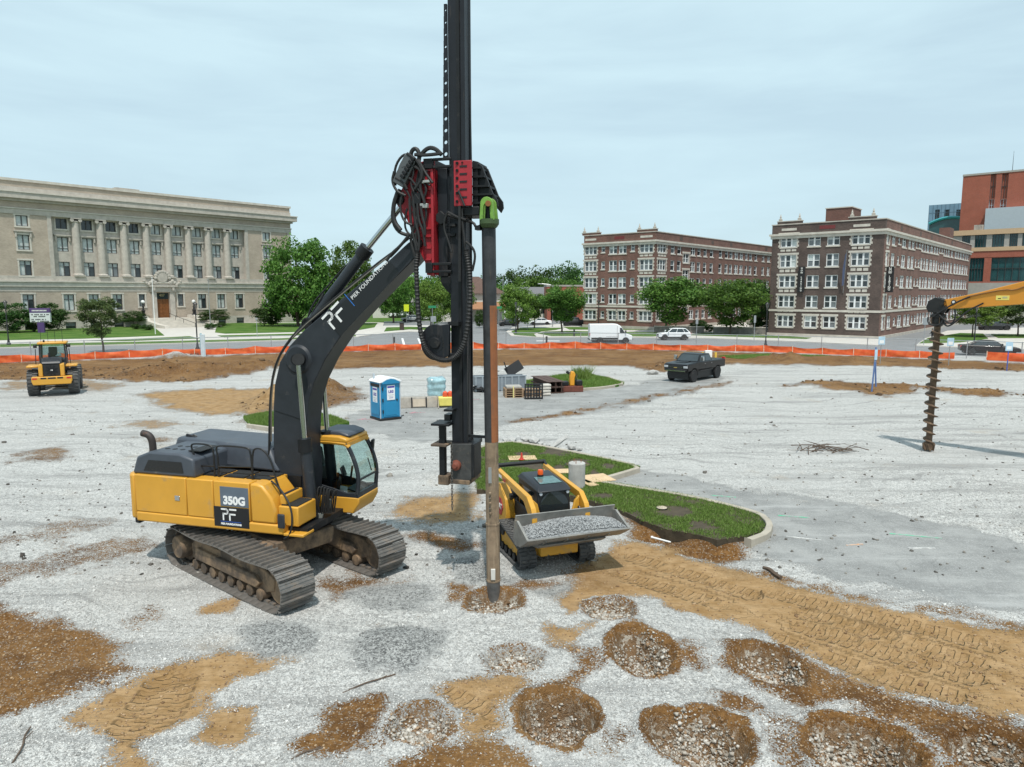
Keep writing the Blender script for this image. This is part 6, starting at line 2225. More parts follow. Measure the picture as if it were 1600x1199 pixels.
def cab():
 x0, x1, y0, y1, zb, zt = -.45, 1.38, .34, 1.43, 1.22, 3.12
 root = MB().prism([(x0, zb + .02), (x1 - .1, zb), (x1 + .06, zb + .28), (x1 + .06, zb + .42), (x0, zb + .42)], y0, y1).build('cab', M_YELLOW, rig, bevel=.03)
 # frame: lower shell and pillars
 fr_ = []
 side = [(x0, zb + .42), (x1 + .02, zb + .42), (x1 + .02, zb + .55), (x1 - .28, zb + .52), (x1 - .62, zb + .62), (x0 + .1, zb + .85), (x0, zb + .85)]
 for y in (y0, y1 - .05):
  MB().prism(side, y, y + .05).build('cab_side_panel', M_GREY, root, bevel=.01)
 MB().box(x1 - .01, x1 + .05, y0 + .001, y1 - .001, zb + .42, zb + .54).build('cab_front_sill', M_GREY, root)
 MB().box(x0, x0 + .06, y0 + .055, y1 - .055, zb + .42, zt - .12).build('cab_rear_panel', M_GREY, root)
 pil = [((x1 + .01, zb + .5), (x1 + .06, zb + .98), (x1 - .08, zt - .45), (x1 - .26, zt - .12))]
 for y in (y0 + .04, y1 - .04):
  MB().tube([(p[0], y, p[1]) for p in pil[0]], .055, 8, 2).build('front_pillar', M_GREY, root)
  MB().tube([(x0 + .05, y, zb + .5), (x0 + .05, y, zt - .1)], .05, 8).build('rear_pillar', M_GREY, root)
  MB().tube([(x0 + .02, y, zt - .12), (x1 - .32, y, zt - .1), (x1 - .18, y, zt - .22)], .06, 8, 1).build('roof_rail', M_YELLOW, root)
 MB().bar((x0 + .55, y0 + .03, zb + .8), (x0 + .55, y0 + .03, zt - .1), .06).build('window_post', M_GREY, root)
 MB().bar((x1 - .25, y0, zt - .14), (x1 - .25, y1, zt - .14), .12, .1).build('front_header', M_YELLOW, root)
 MB().bar((x1 + .05, y0, zb + .86), (x1 + .05, y1, zb + .86), .03, .05).build('windshield_rail', M_GREY, root)
 rf = MB().prism([(x0 - .04, zt - .1), (x1 - .2, zt - .1), (x1 - .22, zt), (x1 - .45, zt + .06), (x0 + .1, zt + .07), (x0 - .04, zt)], y0 - .02, y1 + .02).build('roof', M_YELLOW, root, bevel=.04)
 MB().prism([(x0 + .7, zt + .06), (x1 - .2, zt + .02), (x1 - .24, zt + .10), (x1 - .5, zt + .17), (x0 + .8, zt + .16)], y0 + .1, y1 - .1).build('roof_hatch', pm('roof_slate', (.05, .06, .08), .45), rf, bevel=.05)
 for y in (y0 + .02, y1 - .02):
  MB().quad((x0 + .1, y, zb + .86), (x1 - .6, y, zb + .6), (x1 - .3, y, zt - .16), (x0 + .1, y, zt - .14)).add([(x1 - .6, y, zb + .6), (x1 - .02, y, zb + .55), (x1 + .02, y, zb + .98), (x1 - .3, y, zt - .16)], [(0, 1, 2, 3)]).build('side_window', M_CABGLASS, root, smooth=0)
 fp2 = [(x1 + .02, zb + .56), (x1 + .06, zb + .86), (x1 + .05, zb + 1.1), (x1 - .07, zt - .45), (x1 - .24, zt - .17)]
 w1, w2 = MB(), MB()
 for i in range(4):
  (w1 if i else w2).quad((fp2[i][0], y0 + .08, fp2[i][1]), (fp2[i][0], y1 - .08, fp2[i][1]), (fp2[i + 1][0], y1 - .08, fp2[i + 1][1]), (fp2[i + 1][0], y0 + .08, fp2[i + 1][1]))
 w1.build('windshield', M_CABGLASS, root)
 w2.build('lower_windshield', M_CABGLASS, root)
 MB().tube([(x1 + .05, y0 + .75, zb + .95), (x1 + .02, y0 + .62, zb + 1.3)], .014, 6).build('wiper', M_BLACK, root)
 # inside
 st = MB().box(.0, .55, .62, 1.15, 1.5, 1.95).obox((.0, .885, 2.3), (.18, .5, .85), (0, -.15, 0)).obox((-.05, .885, 2.82), (.12, .3, .22), (0, -.15, 0))
 st.build('seat', M_RUBBER, root, bevel=.06)
 MB().box(.1, .85, .4, .58, 1.5, 2.05).build('console', M_DARK, root, bevel=.04)
 MB().obox((.95, .5, 2.25), (.06, .3, .26), (0, -.3, .3)).build('monitor', M_DARK, root, bevel=.02)
 for y in (.52, 1.25):
  MB().tube([(.75, y, 1.9), (.8, y, 2.2)], .03, 8).build('joystick', M_BLACK, root)
 MB().obox((1.1, .95, 1.7), (.4, .5, .03), (0, .2, 0)).build('floor_mat', M_RUBBER, root)
 MB().obox((.98, .42, 1.72), (.2, .01, .34), (0, .1, 0)).build('paper_sheet', M_WHITE, root)
 # outer guard rail and mirror
 P = lambda px, py, y: tuple(EX.p3(px, py, y))
 MB().tube([P(546, 674, 1.2), P(562, 675, 1.3), P(574, 686, 1.4), P(585, 718, 1.45), P(589, 742, 1.45), P(587, 768, 1.45), P(579, 778, 1.4)], .016, 6, 1).build('guard_rail', M_BLACK, root)
 mp = EX.p3(582, 695, 1.45)
 MB().obox(tuple(mp), (.07, .2, .3), (0, .1, .2)).build('side_mirror', M_DARK, root, bevel=.03)
 MB().obox(tuple(EX.p3(563, 681, 1.2)), (.1, .12, .1)).build('work_light', M_BLACK, root, bevel=.02)


cab()


def boom():
 yb = -.34
 P = lambda px, py, y=yb: tuple(EX.p3(px, py, y))
 H = lambda px, py, y=yb: EX.hit(px, py, y)
 foot = EX.hit(468, 782, yb)
 out = [(436, 768), (429, 735), (427, 690), (427, 640), (429, 602), (437, 566), (452, 541), (472, 519), (508, 488), (568, 439), (610, 405), (637, 380), (650, 371), (660, 369), (665, 375), (664, 386), (655, 395),
   (640, 412), (625, 427), (580, 472), (532, 526), (508, 562), (491, 597), (482, 628), (479, 660), (478, 700), (482, 745), (480, 776), (462, 784)]
 b = MB().prism([H(*p) for p in out], yb, -yb).build('boom', M_GREY, rig, bevel=.02)
 # welded seams and flange plates
 for p, q in (((508, 497), (533, 527)), ((430, 642), (478, 658))):
  MB().bar(P(p[0], p[1], yb - .004), P(q[0], q[1], yb - .004), .012, .012, up=(0, 1, 0)).build('weld_seam', M_DARK, b)
 c = H(466, 562)
 MB().lathe([(.05, yb - .05), (.30, yb - .045), (.36, yb - .002)], (c[0], 0, c[1]), 28, 'y').build('pin_boss', M_GREY, b)
 # dark decal along the boom
 dec = [(507.5, 496.5), (610.5, 409.5), (624.5, 426.8), (532, 526)]
 dp = MB().prism([H(*p) for p in dec], yb - .008, yb - .001).build('logo_plate', M_PLATE, b)
 o, e = Vector(P(521, 522.5, yb - .012)), Vector(P(614, 425.5, yb - .012))
 dx = (e - o).normalized()
 upv = Vector((-dx.z, 0, dx.x))
 pf_logo(dp, basis(o + upv * .09 + dx * .05, dx, upv), .36, .15)
 p0 = o + dx * .86
 MB().bar(p0 + upv * .10, p0 + upv * .47, .016, .006, up=(0, 1, 0)).build('blue_line', pm('blue_line', (.03, .16, .50), .5), dp)
 text_obj('PIER FOUNDATIONS', 'lettering', .130, M_DWHITE, dp, basis(o + dx * .92 + upv * .27, dx, upv), .003, align='LEFT', bold=.0, space=1.03)
 MB().cyl(tuple(Vector(P(655, 381)) + Vector((0, -.1, 0))), tuple(Vector(P(655, 381)) + Vector((0, .78, 0))), .1, n=16).build('tip_pin', M_DARK, b)
 # lift cylinders
 for sy, top, mid, bot in ((-1, (466, 562), (476, 688), (489, 806)), (1, (466, 562), (476, 688), (489, 806))):
  yy = sy * .52
  t, m, bo = (EX.hit(*q, -.52) for q in (top, mid, bot))
  T, M_, B = Vector((t[0], yy, t[1])), Vector((m[0], yy, m[1])), Vector((bo[0], yy, bo[1]))
  cyl = MB().cyl(M_, B, .135, n=18).build('lift_cylinder', M_GREY, rig)
  MB().cyl(M_ + (T - M_).normalized() * .04, M_ + (M_ - T).normalized() * .28, .165, n=18).build('cylinder_gland', M_DARK, cyl)
  MB().cyl(T, M_, .062, n=14).build('cylinder_rod', M_CHROME, cyl)
  MB().cyl(T + Vector((0, -.12, 0)), T + Vector((0, .12, 0)), .13, n=16).build('rod_eye', M_DARK, cyl)
  MB().cyl(B + Vector((0, -.13, 0)), B + Vector((0, .13, 0)), .16, n=16).build('base_eye', M_DARK, cyl)
 MB().cyl(P(466, 562, -.66), P(466, 562, .66), .085, n=16).build('boom_pin', M_DARK, rig)
 MB().cyl(P(466, 562, -.70), P(466, 562, -.64), .14, n=16).build('pin_cap', M_RUBBER, rig)
 # boom foot brackets on the deck
 for y in (-.48, .40):
  MB().prism([H(440, 790, 0), H(450, 762, 0), H(475, 768, 0), H(505, 800, 0), H(510, 818, 0), H(440, 818, 0)], y, y + .08).build('boom_bracket', M_YELLOW, rig, bevel=.02)
 # arm cylinder above the boom
 A, B_, C = EX.p3(486, 505, 0), EX.p3(573, 389, 0), EX.p3(634, 314, 0)
 ac = MB().cyl(A, B_, .135, n=20).build('arm_cylinder', M_GREY, rig)
 d = (B_ - A).normalized()
 MB().cyl(B_ - d * .22, B_ + d * .03, .175, n=20).build('cylinder_gland', M_DARK, ac)
 MB().cyl(B_, C, .07, n=14).build('cylinder_rod', M_CHROME, ac)
 MB().cyl(A + Vector((0, -.2, 0)), A + Vector((0, .2, 0)), .14, n=16).build('base_eye', M_DARK, ac)
 for y in (-.2, .13):
  MB().prism([H(465, 527, 0), H(482, 497, 0), H(492, 500, 0), H(512, 486, 0)], y, y + .07).build('arm_bracket', M_GREY, rig, bevel=.01)
 # steel lines along the top edge
 for k, yy in enumerate((-.28, -.2, -.12)):
  o_ = k * 2.0
  MB().tube([P(424 - o_ * .3, 690, yy), P(424 - o_ * .3, 605, yy), P(434, 563 - o_, yy), P(449, 538 - o_, yy), P(470, 514 - o_, yy), P(506, 483 - o_, yy), P(566, 434 - o_, yy), P(600, 407 - o_, yy), P(628, 384, yy), P(640, 366, yy)], .018, 6, 1).build(
   'hydraulic_line', pm('worn_line', (.20, .18, .15), .5, .4) if k == 0 else M_RUBBER, rig)
 for k in range(5):
  MB().tube([P(420 + k * .6, 720, -.3 + .1 * k), P(421, 640, -.3 + .1 * k), P(424, 596, -.3 + .1 * k), P(433, 560, -.3 + .1 * k), P(455, 528, -.3 + .1 * k)], .022, 6, 2).build('hydraulic_hose', M_RUBBER, rig)
 MB().tube([P(476, 512, .1), P(488, 475, .1), P(510, 450, .1), P(528, 428, .1), P(552, 405, .1)], .022, 6, 1).build('hydraulic_hose', M_RUBBER, rig)
 MB().tube([P(478, 520, -.1), P(487, 490, -.1), P(500, 470, -.1), P(507, 458, -.1), P(503, 462, -.1), P(494, 482, -.1)], .02, 6, 1).build('hydraulic_hose', M_RUBBER, rig)
 # hoses and valve blocks by the boom foot
 rd = random.Random(2)
 for k in range(8):
  bx = 496 + k * 3
  MB().tube([P(bx, 802, -.5), P(bx + rd.uniform(-4, 4), 775, -.6), P(bx + rd.uniform(-2, 8), 757 + k, -.6), P(bx + 9, 770, -.45), P(bx + 5, 800, -.3)], .02, 6, 2).build('hydraulic_hose', M_RUBBER, rig)
 for px, py in ((489, 795), (513, 786), (500, 808)):
  MB().obox(P(px, py, -.45), (.14, .14, .22), (0, .2, .3)).build('valve_block', pm('valve_grey', (.16, .165, .15), .6, dirt=((.28, .25, .2), .4, 9)), rig, bevel=.015)
 MB().cyl(P(478, 815, -.66), P(478, 815, -.3), .14, n=16).build('boom_foot_pin', M_YELLOW, rig)


boom()


def mast():
 H = lambda px, py, y=-.28: EX.hit(px, py, y)
 P = lambda px, py, y=-.28: tuple(EX.p3(px, py, y))
 xm0, xm1 = H(703, 480)[0], H(727, 480)[0]
 zt, zb = 17.5, H(715, 692)[1]
 w = xm1 - xm0
 m = MB().box(xm0, xm1, -.24, .10, zb, zt).build('mast', M_MAST, rig, bevel=.015)
 for y in (-.275, .105):
  MB().box(xm0 + w * .55, xm0 + w * .75, y, y + .03, zb, zt).build('mast_rail', M_DARK, m)
  MB().box(xm1 - .06, xm1 + .03, y, y + .03, zb, zt).build('mast_edge_rail', M_MAST, m)
 # perforated rear flange above the carriage: strips between round holes
 zf0, zf1 = H(694, 250)[1], H(699, 6)[1]
 fx0 = H(692, 240)[0]
 n = 13
 fl = MB()
 wid_b, wid_t = xm0 - fx0, (xm0 - fx0) * .5
 step = (zf1 - zf0) / n
 for i in range(n):
  z0, z1 = zf0 + i * step, zf0 + (i + 1) * step
  wa, wb = wid_b + (wid_t - wid_b) * i / n, wid_b + (wid_t - wid_b) * (i + 1) / n
  zc, xc, r = (z0 + z1) / 2, xm0 - (wa + wb) * .27, max(.028, .062 - .004 * i) if i < 11 else .03
  wm = (wa + wb) / 2
  q_ = min(wm / 2, step / 2) * .98
  xc = xm0 - wm / 2
  r = min(r, q_ * .72)
  cs_ = [(math.cos(2 * math.pi * k / 16), math.sin(2 * math.pi * k / 16)) for k in range(16)]
  ring = [(xc + r * c, zc + r * s_) for c, s_ in cs_]
  sqr = [(xc + q_ * c / max(abs(c), abs(s_)), zc + q_ * s_ / max(abs(c), abs(s_))) for c, s_ in cs_]
  for y, flip in ((-.285, False), (-.235, True)):
   vv = [(p[0], y, p[1]) for p in ring + sqr]
   ff = [(k, (k + 1) % 16, 16 + (k + 1) % 16, 16 + k) for k in range(16)]
   fl.add(vv, ff if flip else [q[::-1] for q in ff])
  fl.add([(p[0], -.285, p[1]) for p in ring] + [(p[0], -.235, p[1]) for p in ring], [(k, (k + 1) % 16, 16 + (k + 1) % 16, 16 + k) for k in range(16)])
  fl.box(xm0 - wm, xm0, -.285, -.235, zc + q_, z1)
  fl.box(xm0 - wm, xm0, -.285, -.235, z0, zc - q_)
  fl.box(xm0 - wm, xc - q_, -.285, -.235, zc - q_, zc + q_)
 fl.build('perforated_flange', M_MAST, m)
 # winch ropes
 MB().tube([P(732.5, -60, -.3), P(733, 60, -.3), P(736.5, 250, -.3)], .016, 6).build('winch_rope', M_BLACK, rig)
 MB().tube([P(737, 250, -.3), P(736.5, 420, -.3), P(732, 600, -.3), P(731, 700, -.3)], .014, 6).build('winch_rope', M_BLACK, rig)
 # red carrier between boom and mast
 out = [(666, 252), (678, 249), (681, 252), (681, 432), (669, 430), (666, 410), (658, 394), (648, 368), (638, 344), (622, 320), (626, 304), (640, 277), (650, 258)]
 plates = []
 for y in (-.36, .30):
  plates.append(MB().prism([H(*p) for p in out], y, y + .05).build('carrier_plate', M_RED, rig, bevel=.01))
 MB().box(H(677, 340)[0], H(681, 340)[0], -.42, .42, H(680, 430)[1], H(680, 252)[1]).build('carrier_flange', M_RED, plates[0], bevel=.008)
 for py in (268, 297, 311, 325, 358, 370, 388, 406):
  z = H(665, py)[1]
  MB().box(H(658 if py < 380 else 668, py)[0], H(677, py)[0], -.41, .41, z - .02, z + .02).build('carrier_rib', M_RED, plates[0])
 MB().prism([H(656, 262), H(672, 262), H(672, 300), H(664, 312), H(650, 300), H(646, 280)], -.385, -.365).build('gusset', M_RED, plates[0], bevel=.006)
 c = H(627, 313)
 MB().lathe([(.02, -.40), (.10, -.40), (.12, -.362)], (c[0], 0, c[1]), 18, 'y').build('pin_cap', M_BLACK, plates[0])
 MB().cyl((c[0], -.36, c[1]), (c[0], .36, c[1]), .08, n=14).build('arm_pin', M_DARK, plates[0])
 # black slide column and clamps
 MB().box(H(682, 300)[0], H(697, 300)[0], -.22, .22, H(690, 432)[1], H(690, 262)[1]).build('slide_column', M_MAST, rig, bevel=.015)
 for y0, y1 in ((249, 265), (411, 427)):
  za, zb_ = H(690, y1)[1], H(690, y0)[1]
  k = MB()
  k.box(H(666 if y0 < 300 else 669, y0)[0], H(680, y0)[0], -.46, .46, za, zb_)
  k.box(H(680, y0)[0] + .002, H(709, y0)[0], -.46, -.40, za, za + .06).box(H(680, y0)[0] + .002, H(709, y0)[0], -.46, -.40, zb_ - .06, zb_)
  k.box(H(680, y0)[0] + .002, H(709, y0)[0], .40, .46, za, zb_)
  k.build('slide_clamp', M_DARK, rig, bevel=.012)
 MB().prism([H(683, 336), H(690, 330), H(697, 336), H(697, 348), H(690, 352), H(683, 346)], -.36, -.2).build('slide_bracket', M_DARK, rig, bevel=.01)
 for py in (352, 367):
  z = H(700, py)[1]
  MB().box(H(696, py)[0], H(712, py)[0], -.32, -.26, z - .03, z + .03).build('mast_step', M_DARK, rig)
 # lower fork of the slide, pulley cheek
 MB().prism([H(686, 432), H(703, 432), H(703, 460), H(696, 455), H(690, 447), H(686, 440)], -.2, .2).build('lower_cheek', M_DARK, rig, bevel=.01)
 # red bolted plate and ribbed drive head
 rp = MB().box(H(709, 290, -.5)[0], H(737, 290, -.5)[0], -.50, -.45, H(720, 322, -.5)[1], H(720, 251, -.5)[1]).build('drive_plate', M_RED, rig, bevel=.01)
 for i, py in enumerate((260, 272, 284, 296, 308.5)):
  z = H(720, py, -.51)[1]
  MB().box(H(718, py, -.51)[0], H(729.5, py, -.51)[0], -.512, -.501, z - .018, z + .018).build('slot', M_BLACK, rp)
 for i, py in enumerate((255, 266.5, 278.5, 291, 302, 315)):
  MB().cyl(P(714, py, -.53), P(714, py, -.5), .034, n=6).build('bolt', M_DARK, rp)
 MB().cyl(P(722, 254, -.53), P(722, 254, -.5), .02, n=6).build('bolt', M_DARK, rp)
 head = [(738, 251), (744, 252), (753, 259), (770, 302), (777, 312), (778, 322), (774, 330), (766, 320), (752, 322), (751, 334), (738, 336)]
 hp = None
 for y in (-.26, .16):
  o_ = MB().prism([H(*p, -.26) for p in head], y, y + .06).build('head_plate', M_DARK, rig, bevel=.012)
  hp = hp or o_
 for py, xr in ((263, 751), (277, 758), (292, 764), (305, 769), (318, 752), (331, 750)):
  z = H(740, py, -.3)[1]
  MB().box(H(739, py, -.3)[0], H(xr, py, -.3)[0], -.36, .21, z - .02, z + .02).build('head_rib', M_DARK, hp)
 MB().box(H(738, 300, -.4)[0] - .02, H(745, 300, -.4)[0], -.33, .33, H(740, 335, -.4)[1], H(740, 252, -.4)[1]).build('head_box', M_DARK, hp)
 MB().box(H(725, 325)[0], H(752, 325)[0], -.42, .3, H(740, 338)[1], H(740, 324)[1]).build('head_base', M_DARK, rig, bevel=.02)
 # green swivel shackle on the pile
 yc = -.40
 sw = MB()
 ring = []
 for k in range(13):
  a = math.pi * k / 12
  ring.append((763.5 + 9.5 * math.cos(a), 319 - 10 * math.sin(a)))
 ring = [(775.5, 345)] + [(773 - (773 - p[0]) if False else p[0], p[1]) for p in ring] + [(752.5, 345)]
 M_LIMEG = pm('lime_green', (.17, .34, .055), .5, var=.15, vscale=6, dirt=((.07, .08, .05), .35, 5))
 for y in (yc - .16, yc + .10):
  inner = [(763.5 + (p[0] - 763.5) * .5, 345 + (p[1] - 345) * .72 - (0)) for p in ring]
  poly = [H(*p, yc) for p in ring] + [H(*p, yc) for p in inner[::-1]]
  sw.prism(poly, y, y + .07)
 so = sw.build('swivel_shackle', M_LIMEG, rig, bevel=.008)
 MB().cyl(P(762.5, 318, yc - .25), P(762.5, 318, yc + .25), .06, n=14).build('shackle_pin', pm('orange_pin', (.30, .12, .04), .6), so)
 MB().cyl(P(764, 346, yc), P(764, 322, yc), .09, .06, n=14).build('swivel_neck', M_DARK, so)
 x, z = H(764.5, 349, yc)
 MB().lathe([(.05, .10), (.21, .10), (.21, 0), (.17, -.06), (.15, -.08)], (x, yc, z - .02), 20).build('swivel_flange', pm('green_black', (.05, .085, .03), .6), so)
 MB().tube([P(752, 352, yc), P(744, 356, yc), P(740, 348, yc), P(728, 345, -.3), P(700, 336, -.3)], .03, 8, 1).build('feed_hose', M_RUBBER, rig)
 MB().box(*[v for p in ((H(744, 356, yc)[0], H(752, 356, yc)[0]), (yc - .1, yc + .1), (H(748, 360, yc)[1], H(748, 353, yc)[1])) for v in p]).build('hose_bracket', M_DARK, rig)
 # hose drum and corrugated hose loop
 c = H(681, 535, -.45)
 rr = H(700, 535, -.45)[0] - c[0]
 prof = [H(709, 505, -.45), H(716, 510, -.45), H(716, 560, -.45), H(700, 562, -.45)]
 arc = [(c[0] + 24 / 20 * rr * math.cos(a), c[1] + 28 / 20 * rr * math.sin(a)) for a in np.linspace(math.radians(290), math.radians(70), 16)]
 arc = [p for p in arc]
 dr = MB().prism(arc + [H(703, 506, -.45), H(703, 556, -.45)], -.50, -.40).build('hose_drum', M_MAST, rig, bevel=.012)
 MB().lathe([(.02, -.54), (.11, -.54), (.13, -.51), (.13, -.50)], (c[0] + .0, 0, c[1] - .02), 18, 'y').build('drum_hub', M_DARK, dr)
 for k in range(18):
  a = 2 * math.pi * k / 18
  MB().cyl((c[0] + .19 * math.cos(a), -.515, c[1] - .02 + .19 * math.sin(a)), (c[0] + .19 * math.cos(a), -.50, c[1] - .02 + .19 * math.sin(a)), .014, n=6).build('bolt', M_DARK, dr)
 for py in (506, 556):
  MB().box(H(700, py, -.45)[0], H(716, py, -.45)[0], -.46, -.24, H(705, py + 3, -.45)[1], H(705, py - 3, -.45)[1]).build('drum_arm', M_DARK, dr)
 hosep = [(652, 392), (650, 420), (652, 460), (654, 500), (660, 535), (670, 553), (686, 563), (704, 563), (718, 553), (728, 530), (733, 490), (735, 450), (733, 420), (728, 390)]
 pts = [Vector(P(a, b, -.56)) for a, b in hosep]
 h = MB()
 sm_ = pts
 for _ in range(2):
  o2 = [sm_[0]]
  for i in range(len(sm_) - 1):
   o2 += [sm_[i].lerp(sm_[i + 1], .25), sm_[i].lerp(sm_[i + 1], .75)]
  sm_ = o2 + [sm_[-1]]
 dense = []
 for i in range(len(sm_) - 1):
  for t in (0, .2, .4, .6, .8):
   dense.append(sm_[i].lerp(sm_[i + 1], t))
 h.tube(dense, [.052 + .012 * (i % 3 == 0) for i in range(len(dense))], 8)
 h.build('corrugated_hose', M_RUBBER, rig, smooth=0)
 # mast foot
 fb = MB().prism([H(704, 694, -.42), H(737, 694, -.42), H(737, 748, -.42), H(731, 754, -.42), H(704, 752, -.42)], -.42, -.36).build('foot_plate', pm('scuffed_steel', (.06, .06, .06), .55, .3, var=.35, vscale=5, dirt=((.22, .18, .14), .45, 4)), rig, bevel=.01)
 for (a, b, c_, d) in ((737, 742, 694, 746),):
  MB().box(H(a, 720, -.42)[0], H(b, 720, -.42)[0], -.46, .02, H(a, d, -.42)[1], H(a, c_, -.42)[1]).build('foot_end_plate', M_DARK, fb, bevel=.01)
 MB().box(H(704, 720, -.42)[0], H(737, 720, -.42)[0], -.355, .36, H(720, 700, -.42)[1], H(720, 694, -.42)[1]).build('foot_top', M_DARK, fb)
 MB().box(H(703, 748, -.42)[0], H(734, 748, -.42)[0], -.44, .36, H(720, 757, -.42)[1], H(720, 750, -.42)[1]).build('foot_shoe', M_MUD, fb, bevel=.015)
 MB().box(H(706, 720, -.42)[0], H(735, 720, -.42)[0], .3, .36, H(720, 750, -.42)[1], H(720, 700, -.42)[1]).build('foot_back_plate', M_DARK, fb)
 p = H(713, 727, -.42)
 MB().lathe([(.02, -.56), (.05, -.56), (.07, -.52), (.11, -.5), (.12, -.42)], (p[0], 0, p[1]), 18, 'y').build('foot_pin', pm('rust_pin', (.18, .05, .03), .7), fb)
 # ladder bracket at the left of the foot
 lb = MB().box(H(687, 720, -.3)[0], H(696, 720, -.3)[0], -.34, -.2, H(690, 748, -.3)[1], H(690, 662, -.3)[1]).build('foot_bracket', M_DARK, rig, bevel=.012)
 for py, x0, x1 in ((662, 678, 706), (694, 678, 702), (639, 698, 712)):
  z = H(690, py, -.3)[1]
  MB().box(H(x0, py, -.3)[0], H(x1, py, -.3)[0], -.5, .05, z - .025, z + .025).build('bracket_shelf', M_MUD if py == 694 else M_DARK, lb, bevel=.008)
 MB().box(H(694, 655, -.3)[0], H(703, 655, -.3)[0], -.3, .0, H(698, 658, -.3)[1], H(698, 648, -.3)[1]).build('bracket_block', M_BLACK, lb)
 MB().box(H(690, 745, -.3)[0] - .07, H(702, 745, -.3)[0], -.36, .0, H(690, 757, -.3)[1], H(690, 742, -.3)[1]).build('bracket_foot', M_MUD, lb, bevel=.02)
 z = H(745, 683, -.2)[1]
 MB().bar(P(731, 681, -.2), P(759, 683, -.2), .06).build('guide_arm', M_DARK, rig)
 # chain
 ch = []
 za = H(705, 694, -.52)[1]
 zb2 = H(705, 796, -.52)[1]
 x = H(706, 740, -.52)[0]
 k = 0
 zz = za
 while zz > zb2:
  mb = MB()
  pts = [(x + (.022 if k % 2 else 0) * math.cos(a), -.52 + (0 if k % 2 else .022) * math.cos(a), zz + .042 * math.sin(a)) for a in np.linspace(0, 2 * math.pi, 9)]
  mb.tube(pts, .009, 5).build('chain_link', pm('chain_steel', (.12, .11, .10), .5, .5), rig)
  zz -= .062
  k += 1
 # tangle of hoses and the valve bank on the carrier
 vb = MB()
 vb.obox(P(634, 268, -.45), (.30, .2, .66), (0, .5, 0))
 vbo = vb.build('valve_bank', pm('valve_alloy', (.11, .115, .12), .5, .4), rig, bevel=.02)
 for k in range(6):
  MB().obox(P(629 + k * 3.2, 276 - k * 5.6, -.58), (.10, .08, .07), (0, .62, 0)).build('valve_spool', M_DARK, vbo, bevel=.01)
 rd = random.Random(12)
 curves = [[(618, 290), (616, 262), (630, 240), (645, 244)], [(640, 262), (642, 236), (651, 231), (656, 244), (652, 262)], [(656, 244), (668, 231), (680, 232), (690, 242)], [(648, 242), (665, 243), (690, 240)],
    [(617, 276), (622, 276), (640, 277), (650, 290), (656, 300)], [(618, 278), (630, 285), (636, 296)], [(625, 296), (616, 318), (612, 340), (620, 362), (640, 369), (652, 366)],
    [(622, 298), (614, 322), (615, 346), (626, 360)], [(640, 310), (641, 340), (645, 368), (652, 392), (650, 430)], [(646, 312), (648, 345), (656, 372), (653, 400)], [(652, 318), (654, 345), (662, 362), (664, 385)],
    [(657, 322), (660, 340), (664, 352), (664, 368)], [(656, 262), (652, 280), (648, 300), (646, 318)], [(662, 258), (656, 276), (652, 300)], [(668, 266), (660, 280), (672, 290)], [(654, 250), (664, 270), (676, 286)],
    [(610, 402), (620, 392), (630, 380), (640, 372)], [(604, 408), (612, 396), (626, 384), (640, 366)], [(700, 330), (694, 345), (694, 360), (700, 375), (706, 395)], [(722, 326), (722, 350), (726, 380), (731, 420), (732, 450)],
    [(700, 332), (715, 340), (728, 344)], [(728, 378), (740, 388), (743, 402), (738, 424)], [(718, 322), (718, 360), (718, 440)], [(716, 298), (722, 312), (726, 322)], [(636, 326), (632, 345), (634, 362), (648, 372)],
    [(647, 290), (644, 306), (650, 330), (650, 352), (640, 372), (648, 400)], [(632, 248), (626, 258), (622, 270), (617, 280)], [(640, 250), (648, 268), (640, 290), (655, 312)], [(628, 262), (644, 258), (660, 268), (655, 292), (664, 318)], [(636, 240), (654, 252), (662, 276), (648, 296)], [(622, 284), (638, 300), (644, 322), (656, 340)],
    [(658, 280), (668, 296), (660, 314), (668, 334), (660, 356)], [(645, 330), (655, 350), (648, 372), (656, 392), (652, 420)], [(630, 300), (624, 322), (630, 346), (644, 352)], [(616, 268), (612, 284), (620, 300), (634, 306)]]
 for i, cv in enumerate(curves):
  y = -.44 - .02 * (i % 6)
  MB().tube([P(a, b, y) for a, b in cv], (.042 if i in (1, 2, 3, 6, 7) else .027) * rd.uniform(.85, 1.25), 7, 2).build('hydraulic_hose', M_RUBBER, rig)
 for px, py, sx, sz in ((653, 310, .16, .24), (663, 322, .18, .1), (668, 284, .14, .06), (660, 285, .1, .06)):
  MB().obox(P(px, py, -.47), (sx, .1, sz)).build('valve_block', M_DARK if sz > .2 else pm('valve_silver', (.42, .42, .40), .4, .5), rig, bevel=.01)


mast()

# ---------------------------------------------------------------- the pile in the hole
pg = (-.42, 15.62)
PL = Frame(pg[0], pg[1], 0)
pile = thing('pile', 'long steel pile, rust-orange on one half, standing in its hole', 'pile', (pg[0], pg[1], -.3))
ztop = PL.hit(764, 351)[1] + .3
zz = lambda py: PL.hit(770, py)[1] + .3
lean = -.10
pile.rotation_euler = (0, math.radians(-.55), 0)
R_ = .152
MB().cyl((0, 0, zz(690)), (0, 0, ztop), R_, n=28).build('casing', M_PILE, pile)
q = MB()
a0, a1 = math.radians(-88), math.radians(60)
q.lathe([(R_ + .004, zz(690)), (R_ + .004, zz(478)), (R_ - .02, zz(477))], n=16, a0=a0, a1=a1)
q.build('rusty_half', M_RUST, pile)
MB().cyl((0, 0, zz(818)), (0, 0, zz(690)), R_ * .985, n=28).build('middle_section', M_PILE_L, pile)
MB().cyl((0, 0, zz(905)), (0, 0, zz(818)), R_ * 1.02, n=28).build('lower_section', M_PILE_L, pile)
